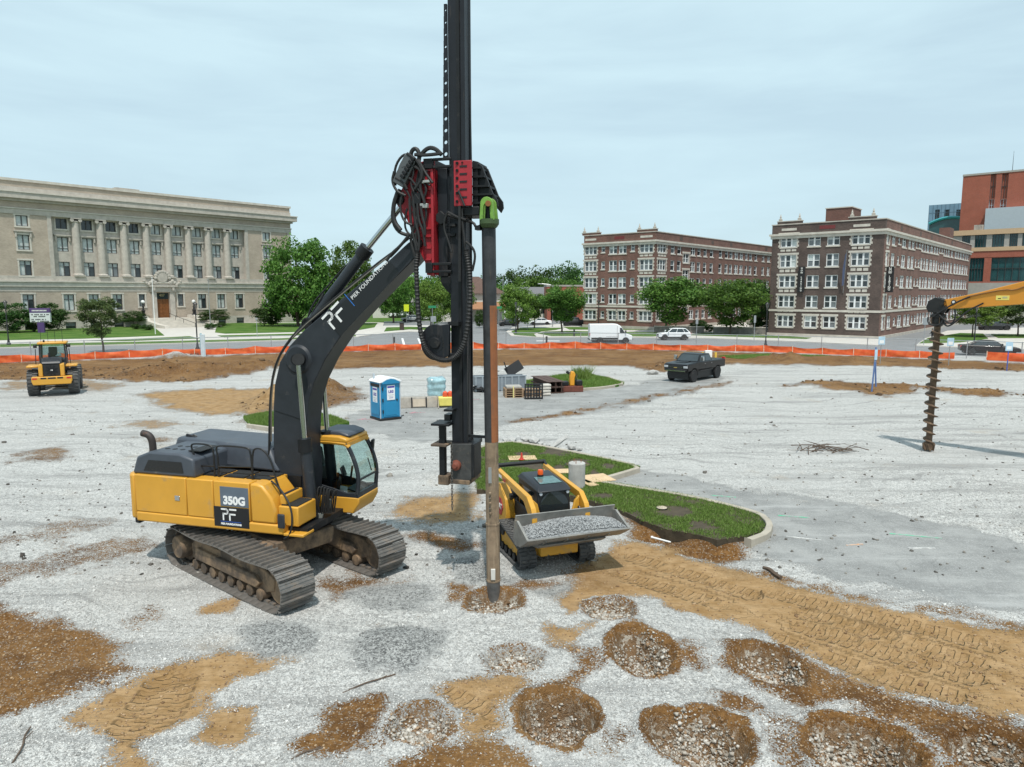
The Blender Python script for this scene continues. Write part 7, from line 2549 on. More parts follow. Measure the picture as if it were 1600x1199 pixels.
MB().cyl((0, 0, -.12), (0, 0, zz(905)), R_ * 1.0, n=28).build('tip_section', pm('grey_pile', (.15, .15, .15), .5, .45, var=.35, vscale=4, dirt=((.30, .26, .21), .4, 3), streak=(5, 5, .5)), pile)
for py in (818, 906, 946):
 MB().lathe([(R_ * 1.0, zz(py) - .025), (R_ * 1.07, zz(py) - .02), (R_ * 1.07, zz(py) + .02), (R_ * 1.0, zz(py) + .025)], n=28).build('collar', M_PILE_L, pile)
for k, py in enumerate((768, 775, 783, 791, 799)):
 MB().lathe([(.005, -.03), (.03, -.015), (.03, .015), (.005, .03)], (-.045, -R_ - .012, zz(py)), 10).build('weld_lug', M_CHROME if k % 2 else M_PILE_L, pile)
MB().box(-.075, -.005, -R_ - .03, -R_ + .03, zz(752), zz(728)).build('clip', M_STEEL, pile)
MB().box(-.05, .05, -R_ - .035, -R_ + .03, zz(902), zz(885)).build('clip', pm('bright_tag', (.62, .60, .56), .5), pile, bevel=.01)
for py in (536, 652, 590):
 MB().lathe([(R_ * 1.0, zz(py) - .015), (R_ * 1.05, zz(py)), (R_ * 1.0, zz(py) + .015)], n=18, a0=a0, a1=a1).build('weld_bead', M_RUST, pile)
# ================================================================ compact track loader with a full bucket
SK = Frame(.784, 17.87, -70)
M_CATY = pm('loader_yellow', (.60, .31, .035), .45, var=.08, vscale=2, dirt=((.33, .23, .12), .42, 3), coat=.08)
M_RTRACK = pm('dusty_rubber', (.075, .075, .075), .8, var=.25, vscale=5, dirt=((.24, .22, .19), .4, 4))
M_BUCKET = pm('worn_bucket_steel', (.30, .29, .27), .5, .4, var=.25, vscale=3, dirt=((.34, .26, .18), .4, 3), bump=.1, bscale=20)
M_TINT = panemat('dark_cab_window', (.012, .016, .018), .05)


def stone_heap(name, parent, poly, z_of, n, size, seed, a=(.16, .165, .17), b=(.44, .455, .46)):
 """loose stones filling a shape, as one part"""
 r = np.random.default_rng(seed)
 P_ = np.array(poly)
 lo, hi = P_.min(0), P_.max(0)
 q = r.uniform(lo, hi, (n * 3, 2))
 q = q[sd_poly(q[:, 0], q[:, 1], poly) < -.01][:n]
 z = np.array([z_of(x, y) for x, y in q])
 mm = _M.get('heap_stone')
 if mm is None:
  mm, N, L, P = _base('heap_stone')
  geo = _n(N, 'NewGeometry')
  L.new(_mixc(N, L, geo.outputs['Random Per Island'], a, b), P.inputs['Base Color'])
  P.inputs['Roughness'].default_value = .9
  _M['heap_stone'] = mm
 me = stones_mesh(name, np.concatenate([q, z[:, None]], 1), r.uniform(size * .6, size * 1.4, len(q)), mm, seed)
 return link_mesh(name, me, kind='stuff', parent=parent)


def hull_path(circles, n):
 pts = np.array([(cx + r * math.cos(t), cz + r * math.sin(t)) for cx, cz, r in circles for t in np.linspace(0, 2 * math.pi, 49)[:-1]])
 o = sorted(map(tuple, pts))
 def half(ps):
  h = []
  for p in ps:
   while len(h) > 1 and (h[-1][0] - h[-2][0]) * (p[1] - h[-2][1]) - (h[-1][1] - h[-2][1]) * (p[0] - h[-2][0]) <= 0:
    h.pop()
   h.append(p)
  return h[:-1]
 hl = half(o) + half(o[::-1])
 P_ = np.array(hl + [hl[0]])
 d = np.r_[0, np.cumsum(np.hypot(*(P_[1:] - P_[:-1]).T))]
 out = []
 for i in range(n):
  s_ = d[-1] * i / n
  e = .03
  g_ = lambda v: (np.interp(v % d[-1], d, P_[:, 0]), np.interp(v % d[-1], d, P_[:, 1]))
  a, b, c = g_(s_ - e), g_(s_), g_(s_ + e)
  out.append((b[0], b[1], math.atan2(c[1] - a[1], c[0] - a[0])))
 return out, d[-1] / n


def skid_steer():
 t = thing('track_loader', 'yellow compact track loader carrying a wide bucket full of gravel', 'track loader', (SK.o[0], SK.o[1], 0), SK.a)
 st, pitch = hull_path([(.80, .27, .25), (-.85, .25, .23), (-.55, .58, .2)], 58)
 for sy in (-1, 1):
  y = .79 * sy
  a = MB()
  tr = _merge_track(st, pitch, y).build('rubber_track', M_RTRACK, t, smooth=0)
  MB().prism([(-.75, .2), (.7, .2), (.72, .36), (-.3, .66), (-.75, .5)], y - .1, y + .1).build('track_frame', M_CATY, tr, bevel=.02)
  for x in (-.5, -.2, .1, .4):
   MB().cyl((x, y - .15, .15), (x, y + .15, .15), .1, n=12).build('track_roller', M_DARK, tr)
  for x, z, r in ((.80, .27, .22), (-.85, .25, .2), (-.55, .58, .17)):
   MB().cyl((x, y - .13, z), (x, y + .13, z), r, n=18).build('track_wheel', M_DARK, tr)
 MB().box(-1.2, .9, -.55, .55, .3, .95).build('chassis', M_CATY, t, bevel=.04)
 MB().prism([(.86, .28), (1.12, .34), (1.12, .7), (.95, .95), (.86, .95)], -.5, .5).build('front_plate', M_CATY, t, bevel=.03)
 for y in (-.3, 0.0, .3):
  MB().lathe([(.01, -.02), (.03, 0), (.01, .02)], (1.13, y, .36), 8).build('front_bolt', M_CHROME, t)
 for sy in (-1, 1):                                            # rear towers
  tw = MB().prism([(-1.55, .5), (-.75, .5), (-.62, .95), (-.7, 1.3), (-1.15, 1.62), (-1.6, 1.55)], sy * .64 - .13, sy * .64 + .13).build('rear_tower', M_CATY, t, bevel=.03)
  hx_ = [(-1.12 + .26 * math.cos(k * math.pi / 3), 1.02 + .26 * math.sin(k * math.pi / 3)) for k in range(6)]
  if sy < 0:
   e = MB().prism(hx_, -.785, -.772).build('emblem', pm('emblem_red', (.40, .03, .03), .5), tw)
   text_obj('CAT', 'lettering', .2, M_DWHITE, e, basis((-1.12, -.79, 1.02), (1, 0, 0), (0, 0, 1)), .004, bold=.006)
  arm = MB().prism([(-1.5, 1.97), (-1.55, 1.83), (-.6, 1.74), (.62, 1.62), (.90, 1.40), (1.06, .72), (1.26, .70), (1.22, 1.42), (1.14, 1.58), (.84, 1.80)], sy * .70 - .065, sy * .70 + .065)
  ao = arm.build('lift_arm', M_CATY, t, bevel=.012, smooth=18)
  MB().cyl((-.2, sy * .72 - .1, 1.55), (-.2, sy * .72 + .1, 1.55), .06, n=12).build('arm_pin', M_DARK, ao)
  for a_, b_ in (((-.95, 1.2), (-.1, 1.6)), ((.85, 1.32), (1.3, .9))):
   MB().cyl((a_[0], sy * .60, a_[1]), (b_[0], sy * .60, b_[1]), .045, n=12).build('ram', M_DARK, ao)
  if sy < 0:
   MB().box(-1.2, -.9, -.805, -.801, 1.82, 1.9).build('decal', M_DWHITE, ao)
   MB().box(-.8, -.6, -.805, -.801, 1.78, 1.86).build('decal', pm('emblem_red', (.4, .03, .03)), ao)
  MB().tube([(.8, sy * .60, 1.5), (1.15, sy * .56, 1.3), (1.3, sy * .5, 1.0), (1.2, sy * .5, .75)], .022, 6, 1).build('hose', M_RUBBER, ao)
  MB().prism([(-.55, .8), (.5, .8), (.6, 1.0), (.2, 1.3), (-.6, 1.3)], sy * .52 - .03, sy * .52 + .03).build('side_cover', M_DARK, t, bevel=.02)
 MB().cyl((-1.62, -.74, 2.0), (-1.62, .74, 2.0), .06, n=12).build('rear_crossbar', M_BLACK, t)
 for sy in (-1, 1):
  MB().bar((-1.62, sy * .7, 2.0), (-1.3, sy * .7, 1.85), .07, .12).build('crossbar_bracket', M_BLACK, t)
 MB().box(-1.6, -.7, -.5, .5, .6, 1.45).build('engine_cover', M_DARK, t, bevel=.06)
 # cab
 cabm = MB().prism([(-.62, .9), (.72, .9), (.80, 1.25), (.70, 1.86), (-.6, 1.92)], -.44, .44)
 cb = cabm.build('cab', pm('cab_black', (.012, .013, .015), .4), t, bevel=.03)
 rf = MB().add([(-.68, -.47, 1.9), (.82, -.47, 1.84), (.82, .47, 1.84), (-.68, .47, 1.9), (-.5, -.38, 2.06), (.6, -.40, 1.98), (.6, .40, 1.98), (-.5, .38, 2.06)],
     [(3, 2, 1, 0), (4, 5, 6, 7), (0, 1, 5, 4), (1, 2, 6, 5), (2, 3, 7, 6), (3, 0, 4, 7)]).build('roof', pm('cab_roof', (.018, .020, .026), .4), cb, bevel=.04)
 MB().add([(.05, -.26, 2.035), (.56, -.3, 1.993), (.56, .3, 1.993), (.05, .26, 2.035), (.05, -.26, 2.042), (.56, -.3, 2.0), (.56, .3, 2.0), (.05, .26, 2.042)],
    [(4, 5, 6, 7), (0, 1, 5, 4), (1, 2, 6, 5), (2, 3, 7, 6), (3, 0, 4, 7)]).build('roof_window', pm('roof_glass', (.09, .17, .17), .1, var=.3, vscale=9), rf)
 bc = MB().lathe([(.08, 2.03), (.085, 2.09)], (.0, -.06, 0), 14).build('beacon', M_BLACK, rf)
 MB().lathe([(.072, 2.09), (.075, 2.17), (.06, 2.21), (.02, 2.22)], (.0, -.06, 0), 14).build('beacon_lens', pm('beacon_orange', (.75, .10, .01), .25), bc)
 win = [(.04 + .36 * math.cos(a) * (1 if abs(math.cos(a)) < .9 else 1), 1.38 + .40 * math.sin(a)) for a in np.linspace(0, 2 * math.pi, 25)[:-1]]
 fw = MB()
 vs_ = []
 for yv, zv in [((.38 * math.cos(a)) * (1.0), 1.47 + .36 * math.sin(a)) for a in np.linspace(0, 2 * math.pi, 25)[:-1]]:
  xx = .80 - (zv - 1.25) * .164 if zv > 1.25 else .80 - (1.25 - zv) * .23
  vs_.append((xx + .016, yv, zv))
 fw.add(vs_, [list(range(24))])
 fw.build('front_window', M_TINT, cb, smooth=0)
 for y in (-.36, .36):
  MB().cyl((.74, y, 1.80), (.78, y, 1.80), .04, n=12).build('work_light', M_GREYP, cb)
 for sy in (-1, 1):
  MB().box(-.5, .5, sy * .445 - .003, sy * .445 + .003, 1.2, 1.78).build('side_window', M_TINT, cb)
  MB().prism([(sy * .62, 1.0), (sy * .62, 1.72), (sy * .50, 1.60), (sy * .45, 1.40), (sy * .32, 1.24), (0, 1.19), (0, .95), (sy * .62, .95)], .83, .91, 'x').build('door_surround', M_CATY, t, bevel=.015)
 # bucket
 y0, y1 = -1.2, 1.42
 lip = (2.05, 1.13)
 prof = [lip, (1.95, 1.05), (1.55, .82), (1.22, .78), (1.12, .95), (1.18, 1.36), (1.24, 1.50), (1.27, 1.49), (1.215, 1.34), (1.16, .97), (1.26, .83), (1.54, .86), (1.93, 1.09), (2.04, 1.16)]
 bk = MB().prism(prof, y0, y1).build('bucket', M_BUCKET, t, smooth=25)
 for y in (y0, y1 - .03):
  MB().prism([(2.05, 1.135), (1.95, 1.055), (1.55, .825), (1.22, .785), (1.13, .95), (1.19, 1.36), (1.36, 1.40)], y - .012, y + .042).build('bucket_end', M_BUCKET, bk)
 for y in np.linspace(y0 + .5, y1 - .5, 4):
  MB().bar((1.94, y, 1.035), (1.56, y, .80), .03, .03).build('wear_bar', M_BUCKET, bk)
 MB().prism([(1.75, .86), (1.5, .72), (1.2, .66), (1.1, .9), (1.2, 1.0)], -.75, .95).build('mount_plate', M_BUCKET, bk, bevel=.02)
 MB().box(.98, 1.18, -.6, .6, .62, 1.0).build('quick_coupler', M_DARK, t, bevel=.03)
 bed = [(1.20, y0 + .06), (1.97, y0 + .06), (1.97, y1 - .06), (1.20, y1 - .06)]
 zf = lambda x, y: 1.14 + .22 * (1 - ((y - .1) / 1.35) ** 2) * math.sin(max(0, min(1, (2.03 - x) / .83)) * 2.4) + (1.24 - x) * -.02
 v, f = [], []
 nx, ny = 10, 24
 for i in range(nx + 1):
  for j in range(ny + 1):
   x, y = 1.18 + .84 * i / nx, y0 + .04 + (y1 - y0 - .08) * j / ny
   v.append((x, y, zf(x, y) - .02))
 for i in range(nx):
  for j in range(ny):
   k = i * (ny + 1) + j
   f.append((k, k + ny + 1, k + ny + 2, k + 1))
 g = MB().add(v, f).build('gravel_load', pm('gravel_load', (.22, .23, .235), .95, var=.5, vscale=30, bump=.6, bscale=30), bk)
 stone_heap('load_stones', bk, bed, zf, 5200, .028, 8)
 return t


def _merge_track(st, pitch, y):
 a = MB()
 for i, (x, z, an) in enumerate(st):
  a.xf = Matrix.Translation((x, y, z)) @ Matrix.Rotation(-an, 4, 'Y')
  a.box(-pitch * .54, pitch * .54, -.21, .21, -.012, .02)
  k = .03 if i % 2 else -.03
  a.box(-pitch * .34, pitch * .34, -.21, -.04 + k, -.04, -.0125)
  a.box(-pitch * .34, pitch * .34, .03 + k, .21, -.04, -.0125)
 return a


skid_steer()

# ================================================================ articulated wheel loader seen from behind
g = G(86, 616)
LDF = Frame(g.x, g.y, 118)


def tyre_mesh(r, w, n=22):
 a = MB().lathe([(r * .52, -w * .46), (r * .8, -w * .5), (r * .95, -w * .42), (r * .97, 0), (r * .95, w * .42), (r * .8, w * .5), (r * .52, w * .46)], n=40, axis='y')
 for i in range(n):
  for s_ in (-1, 1):
   t = 2 * math.pi * (i + (.5 if s_ > 0 else 0)) / n
   a.obox((r * .965 * math.cos(t), s_ * w * .25, r * .965 * math.sin(t)), (r * .10, w * .48, r * .13), (0, -t, 0))
 return a.mesh('tyre')


def wheel(parent, loc, r, w, rim, spokes=0, lug=True, tyre_m=None):
 me = tyre_m
 o = inst('wheel', me, parent, loc)
 MB().lathe([(.03, -w * .36), (r * .25, -w * .38), (r * .42, -w * .30), (r * .52, -w * .44), (r * .55, -w * .44), (r * .55, w * .44), (r * .52, w * .44), (r * .42, w * .30), (r * .25, w * .38), (.03, w * .36)], n=24, axis='y').build('rim', rim, o)
 return o


def wheel_loader():
 t = thing('wheel_loader', 'yellow wheel loader seen from behind at the left edge of the lot', 'wheel loader', (g.x, g.y, 0), LDF.a)
 tm = tyre_mesh(.84, .62)
 tm.materials.append(M_RTRACK)
 for x in (0, 3.05):
  for sy in (-1, 1):
   wheel(t, (x, sy * 1.13, .84), .84, .62, M_YELLOW, tyre_m=tm)
  MB().cyl((x, -1.0, .84), (x, 1.0, .84), .2, n=14).build('axle', M_DARK, t)
 MB().box(-.9, 1.4, -.5, .5, .7, 1.35).build('rear_frame', M_DARK, t, bevel=.03)
 cw = MB().prism([(-1.05, .78), (1.05, .78), (1.12, 1.0), (1.12, 1.3), (-1.12, 1.3), (-1.12, 1.0)], -1.25, -.7, 'x').build('counterweight', M_YELLOW, t, bevel=.04)
 for y0, y1 in ((-.62, -.3), (-.22, .22), (.3, .62)):
  MB().box(-1.262, -1.251, y0, y1, 1.16, 1.26).build('slot', M_BLACK, cw)
 for sy in (-1, 1):
  MB().box(-1.265, -1.251, sy * .95 - .13, sy * .95 + .13, 1.15, 1.24).build('tail_light', pm('tail_red', (.55, .02, .02), .3), cw)
  MB().box(-1.1, -.2, sy * .6 - .12, sy * .6 + .12, 1.302, 2.1).build('hood_post', M_YELLOW, t, bevel=.04)
  fd = MB().box(-.62, .75, min(sy * .75, sy * 1.42), max(sy * .75, sy * 1.42), 1.86, 1.98).build('fender', M_YELLOW, t, bevel=.04)
  MB().box(-.95, -.9, sy * .36 - .13, sy * .36 + .13, 2.0, 2.12).build('tail_light', pm('tail_red', (.5, .02, .02)), t)
 gr = MB().box(-1.0, -.6, -.475, .475, 1.305, 2.1).build('radiator_grille', M_GRILLE, t, bevel=.02)
 for k in range(9):
  a = 2 * math.pi * k / 9
  MB().obox((-1.012, .22 * math.cos(a), 1.7 + .22 * math.sin(a)), (.02, .07, .26), (a - math.pi / 2, 0, 0)).build('fan_blade', M_DARK, gr)
 em = MB().lathe([(.02, -1.035), (.10, -1.03), (.10, -1.02)], (0, 0, 1.68), 16, 'x').build('emblem_disc', M_BLACK, gr)
 MB().prism([(-.07, 1.66), (.0, 1.70), (.075, 1.64), (.03, 1.70), (.05, 1.74), (-.02, 1.72), (-.06, 1.75)], -1.045, -1.036, 'x').build('emblem', M_DWHITE, gr)
 MB().prism([(-1.05, 2.1), (-.95, 2.25), (-.4, 2.42), (.5, 2.45), (.5, 2.1)], -.55, .55).build('hood', M_GREY, t, bevel=.06)
 MB().box(-.7, .5, -.75, .75, 1.35, 2.098).build('engine_bay', M_DARK, t, bevel=.03)
 # cab
 cb = MB().box(.55, 1.9, -.78, .78, 1.35, 2.3).build('cab', M_GREY, t, bevel=.04)
 for x in (.6, 1.85):
  for sy in (-1, 1):
   MB().bar((x, sy * .74, 2.3), (x - (.02 if x < 1 else -.02), sy * .70, 3.3), .1).build('cab_post', M_GREY, cb)
 MB().quad((.56, -.68, 2.32), (.56, .68, 2.32), (.58, .66, 3.26), (.58, -.66, 3.26)).build('rear_window', M_CABGLASS, cb, smooth=0)
 MB().quad((1.9, -.68, 2.32), (1.9, .68, 2.32), (1.88, .66, 3.26), (1.88, -.66, 3.26)).build('front_window', M_CABGLASS, cb, smooth=0)
 for sy in (-1, 1):
  MB().quad((.62, sy * .76, 2.32), (1.85, sy * .76, 2.32), (1.85, sy * .72, 3.26), (.62, sy * .72, 3.26)).build('side_window', M_CABGLASS, cb, smooth=0)
 MB().box(.45, 2.05, -.84, .84, 3.3, 3.44).build('roof', M_YELLOW, cb, bevel=.05)
 MB().box(.9, 1.4, -.3, .3, 2.0, 2.55).obox((.92, 0, 2.8), (.15, .5, .6)).build('seat', M_RUBBER, cb, bevel=.05)
 MB().obox((1.0, -.28, 2.55), (.3, .35, .2)).build('white_bag', M_WHITE, cb, bevel=.05)
 MB().tube([(1.55, 0, 2.2), (1.5, 0, 2.75)], .04, 8).build('steering_column', M_BLACK, cb)
 for sy in (-1, 1):
  MB().box(.4, .6, sy * .95 - .1, sy * .95 + .1, 3.08, 3.3).build('mirror', M_BLACK, cb, bevel=.03)
  MB().bar((.6, sy * .75, 3.25), (.5, sy * .95, 3.25), .04).build('mirror_arm', M_BLACK, cb)
  MB().tube([(.55, sy * .95, 3.0), (.55, sy * .98, 2.0)], .025, 6).build('grab_rail', M_BLACK, cb)
 MB().lathe([(.06, 3.44), (.06, 3.56), (.03, 3.6)], (.6, .45, 0), 10).build('beacon', M_BLACK, cb)
 MB().tube([(.5, .2, 2.4), (.5, .2, 2.75)], .06, 8).build('exhaust_pipe', M_BLACK, t)
 for sy in (-.62, -.2, .2, .6):
  MB().tube([(.55, sy, 3.44), (.55, sy, 4.3)], .012, 5).build('antenna', M_BLACK, t)
 # front frame, arms and bucket beyond the cab
 MB().box(2.2, 3.9, -.5, .5, .7, 1.6).build('front_frame', M_YELLOW, t, bevel=.04)
 for sy in (-1, 1):
  MB().prism([(2.6, 1.9), (2.7, 2.1), (4.6, .75), (4.5, .5)], sy * .42 - .06, sy * .42 + .06).build('lift_arm', M_YELLOW, t, bevel=.02)
 MB().prism([(4.4, .12), (4.4, 1.05), (4.75, 1.2), (4.5, .95), (4.5, .2), (5.5, .12), (5.5, .05), (4.4, .05)], -1.3, 1.3).build('bucket', M_BUCKET, t)


wheel_loader()

# ================================================================ road vehicles
M_TYRE = pm('car_tyre', (.015, .015, .016), .8)
M_RIMS = pm('alloy_rim', (.45, .46, .47), .3, .8)
M_RIMB = pm('black_rim', (.012, .012, .013), .35)
M_CARGLASS = panemat('tinted_car_glass', (.03, .04, .045), .04, .9)
M_HEADL = pm('headlight_lens', (.42, .44, .46), .1, var=.3, vscale=14)
M_TAILL = pm('tail_red2', (.45, .02, .02), .2)
M_TRIM = pm('black_trim', (.015, .015, .016), .5)
PROF = {
 'sedan': ([(0, .26), (0, .46), (.02, .54), (.10, .58), (.29, .645), (.86, .67), (.985, .655), (1, .58), (1, .28)], [(.27, .64), (.41, .975), (.52, 1.0), (.66, .985), (.86, .665)], (.20, .80), .225),
 'suv': ([(0, .24), (0, .46), (.03, .55), (.14, .595), (.27, .63), (.95, .66), (1, .60), (1, .26)], [(.25, .625), (.40, .955), (.55, 1.0), (.84, .985), (.975, .66)], (.19, .79), .215),
 'pickup': ([(.01, .40), (0, .60), (.02, .665), (.05, .69), (.26, .725), (.30, .73), (.985, .73), (1, .68), (1, .42)], [(.28, .715), (.375, .965), (.44, 1.0), (.60, .985), (.645, .715)], (.175, .80), .235),
 'van': ([(0, .17), (0, .36), (.02, .42), (.15, .50), (.29, .90), (.36, .985), (.42, 1.0), (.985, .985), (1, .93), (1, .17)], None, (.16, .76), .135),
}


def vehicle(name, label, cat, kind, px, py, deg, L_, W_, H_, paint, rims, group=None, detail=True, at=None):
 prof, green, axles, rf_ = PROF[kind]
 gpt = Vector(at) if at else G(px, py)
 t = thing(name, label, cat, (gpt.x, gpt.y, .034 if gpt.y > 60 else 0), math.radians(deg), group)
 X = lambda f: L_ * (.5 - f)
 r = rf_ * H_ if kind != 'van' else .36
 pts = [(X(a), b * H_) for a, b in prof]
 base = pts[-1][1]
 arch = []
 for ax in (axles[1], axles[0]):                               # from rear to front along the sill
  cx_ = X(ax)
  for k in range(9):
   an = math.pi - math.pi * k / 8
   arch.append((cx_ + (r * 1.16) * math.cos(an), max(base, r + (r * 1.16) * math.sin(an))))
 outline = pts + arch
 hw = W_ / 2
 body = MB()
 body.prism(outline, -hw, hw)
 b = body.build('body', paint, t, bevel={'van': .10, 'pickup': .09}.get(kind, .07))
 if kind == 'pickup':
  MB().box(X(.975), X(.655), -hw + .14, hw - .14, .66 * H_, .7205 * H_).build('bed_floor', M_TRIM, b)
 def lx(z, inset):
  z0, z1 = green[0][1] * H_, H_
  k = max(0, min(1, (z - z0) / (z1 - z0)))
  return hw * (.955 - inset * k)
 if green:
  inset = .20 if kind != 'pickup' else .16
  gp = [(X(a), q * H_) for a, q in green]
  n = len(gp)
  v = [(x, -lx(z, inset), z) for x, z in gp] + [(x, lx(z, inset), z) for x, z in gp]
  f = [list(range(n))[::-1], list(range(n, 2 * n))] + [[i, i + 1, n + i + 1, n + i] for i in range(n - 1)]
  c = MB().add(v, [q[::-1] for q in f]).build('cabin', paint, b, bevel=.03)
  # glass
  def pane(nm, quad):
   MB().add(quad, [tuple(range(len(quad)))]).build(nm, M_CARGLASS, c, smooth=0)
  def lerp(a, b_, k):
   return tuple(a[i] + (b_[i] - a[i]) * k for i in range(3))
  for i, j, nm in ((0, 1, 'windshield'), (n - 1, n - 2, 'rear_window')):
   A, B, C_, D = v[i], v[j], v[n + j], v[n + i]
   nx = .014 if i == 0 else -.014
   q = [lerp(lerp(A, D, .05), lerp(B, C_, .05), .08), lerp(lerp(A, D, .95), lerp(B, C_, .95), .08), lerp(lerp(A, D, .93), lerp(B, C_, .93), .93), lerp(lerp(A, D, .07), lerp(B, C_, .07), .93)]
   pane(nm, [(p[0] + nx, p[1], p[2] + .008) for p in q])
  for sy in (-1, 1):
   zlo, zhi = gp[0][1] + .05, H_ * .945
   xs = lambda z, a, b_: gp[a][0] + (gp[b_][0] - gp[a][0]) * (z - gp[a][1]) / (gp[b_][1] - gp[a][1])
   xf0, xf1 = xs(zlo, 0, 1) - .12, xs(zhi * .985, 0, 1) - .1
   xr0, xr1 = xs(max(zlo, gp[-1][1] + .03), n - 1, n - 2) + .1, xs(zhi * .985, n - 1, n - 2) + .1
   cuts = [0, .48, 1] if kind != 'suv' else [0, .4, .78, 1]
   for a, b_ in zip(cuts[:-1], cuts[1:]):
    e = .012
    q = [(xf0 + (xr0 - xf0) * (a + e), zlo), (xf0 + (xr0 - xf0) * (b_ - e), zlo), (xf1 + (xr1 - xf1) * (b_ - e), zhi), (xf1 + (xr1 - xf1) * (a + e), zhi)]
    pane('side_window', [(x, sy * (lx(z, inset) + .010), z) for x, z in q])
 else:
  zw0, zw1 = .53 * H_, .80 * H_
  for sy in (-1, 1):
   MB().add([(X(.175), sy * (hw + .008), zw0 + .02), (X(.30), sy * (hw + .008), zw0 - .04), (X(.30), sy * (hw + .008), zw1), (X(.262), sy * (hw + .008), zw1)], [(0, 1, 2, 3)]).build('side_window', M_CARGLASS, b, smooth=0)
  MB().add([(X(.15) + .02, -hw * .86, .51 * H_), (X(.15) + .02, hw * .86, .51 * H_), (X(.285) + .02, hw * .8, .89 * H_), (X(.285) + .02, -hw * .8, .89 * H_)], [(0, 1, 2, 3)]).build('windshield', M_CARGLASS, b, smooth=0)
  for sy in (-1, 1):
   MB().box(X(.965), X(.33), sy * hw - .02, sy * hw + .02, .20 * H_, .30 * H_).build('side_moulding', M_TRIM, b)
   MB().box(X(.62), X(.34), sy * (hw + .004) - .004, sy * (hw + .004) + .004, .345 * H_, .355 * H_).build('door_track', M_TRIM, b)
   MB().box(X(.365), X(.36), sy * (hw + .003) - .004, sy * (hw + .003) + .004, .3 * H_, .9 * H_).build('door_seam', M_TRIM, b)
  MB().box(X(0) - .05, X(0) + .05, -hw + .05, hw - .05, .17 * H_, .30 * H_).build('front_bumper', M_TRIM, b, bevel=.03)
  MB().box(X(1) - .05, X(1) + .05, -hw + .05, hw - .05, .17 * H_, .24 * H_).build('rear_bumper', M_TRIM, b, bevel=.03)
 # doors, lights, bumpers, mirrors
 zl = (prof[2][1] - .06) * H_
 for sy in (-1, 1):
  MB().box(X(0) - .16, X(0) + .018, sy * hw * .80 - hw * .17, sy * hw * .80 + hw * .17, zl - .075 * H_, zl + .01).build('headlight', M_HEADL, b, bevel=.03)
  MB().box(X(1) - .018, X(1) + .14, sy * hw * .86 - hw * .125, sy * hw * .86 + hw * .125, base + .22 * H_, base + .36 * H_).build('tail_light', M_TAILL, b, bevel=.02)
  if kind != 'van':
   for fx in ((.30, .50, .70) if kind != 'pickup' else (.29, .455, .63)):
    MB().box(X(fx) - .006, X(fx) + .006, sy * (hw + .001) - .004, sy * (hw + .001) + .004, base + .1, prof[4][1] * H_ - .06).build('door_seam', M_TRIM, b)
   for fx in ((.47, .67) if kind != 'pickup' else (.435, .61)):
    MB().box(X(fx) - .08, X(fx) + .08, sy * (hw + .014) - .012, sy * (hw + .014) + .012, prof[4][1] * H_ - .20, prof[4][1] * H_ - .165).build('door_handle', M_CHROME if kind == 'pickup' else paint, b)
  zm = (green[0][1] * H_ + .12) if green else .56 * H_
  xm = X((green[0][0] + .05) if green else .17)
  MB().box(xm - .06, xm + .10, sy * (hw + .13) - .12, sy * (hw + .13) + .12, zm - .04, zm + (.16 if kind in ('sedan', 'suv') else .30)).build('mirror', M_CHROME if kind == 'pickup' else (M_TRIM if kind == 'van' else paint), b, bevel=.03)
  for ax in axles:
   o = MB().lathe([(r * .62, -.11), (r * .9, -.125), (r, -.10), (r, .10), (r * .9, .125), (r * .62, .11)], n=26, axis='y').build('wheel', M_TYRE, t, loc=(X(ax), sy * (hw - .12), r))
   rim = MB().lathe([(r * .63, sy * .09), (r * .60, sy * .115), (r * .5, sy * .08), (.02, sy * .075)], n=20, axis='y')
   for k in range(6):
    a = 2 * math.pi * k / 6
    rim.obox((r * .34 * math.cos(a), sy * .092, r * .34 * math.sin(a)), (r * .55, .03, r * .12), (0, -a, 0))
   rim.build('rim', rims, o)
   MB().lathe([(r * 1.12, sy * (hw - .28)), (r * 1.12, sy * (hw - .02))], (X(ax), 0, r), 20, 'y', 0, math.pi).build('wheel_well', M_TRIM, b)
 if detail and kind != 'van':
  MB().box(X(0) - .03, X(0) + .014, -hw * .58, hw * .58, zl - (.17 if kind != 'pickup' else .42), zl + .01).build('grille', M_TRIM, b, bevel=.01)
  MB().box(X(0) - .05, X(0) + .03, -hw * .9, hw * .9, base + .02, base + .16).build('front_bumper', M_TRIM if kind != 'sedan' else paint, b, bevel=.03)
 if kind == 'pickup':
  for k in range(2):
   MB().box(X(0) + .015, X(0) + .028, -hw * .6, hw * .6, zl - .12 - .17 * k, zl - .09 - .17 * k).build('grille_bar', M_CHROME, b)
  MB().box(X(0) + .03, X(0) + .04, -.13, .13, zl - .155, zl - .085).build('emblem', pm('gold_emblem', (.50, .36, .12), .4, .5), b)
  MB().box(X(0) - .02, X(0) + .045, -hw * .8, hw * .8, base - .02, base + .06).build('tow_bar', M_CHROME, b)
  for sy in (-1, 1):
   MB().box(X(.64), X(.3), sy * hw - .06, sy * hw + .08, base - .06, base - .01).build('side_step', M_TRIM, b)
  MB().prism([(X(.10), .712 * H_), (X(.24), .752 * H_), (X(.27), .715 * H_)], -.42, .42).build('hood_scoop', paint, b, bevel=.02)
 MB().box(X(.93), X(.07), -hw * .8, hw * .8, r * .5, base + .1).build('underbody', M_TRIM, t)
 return t


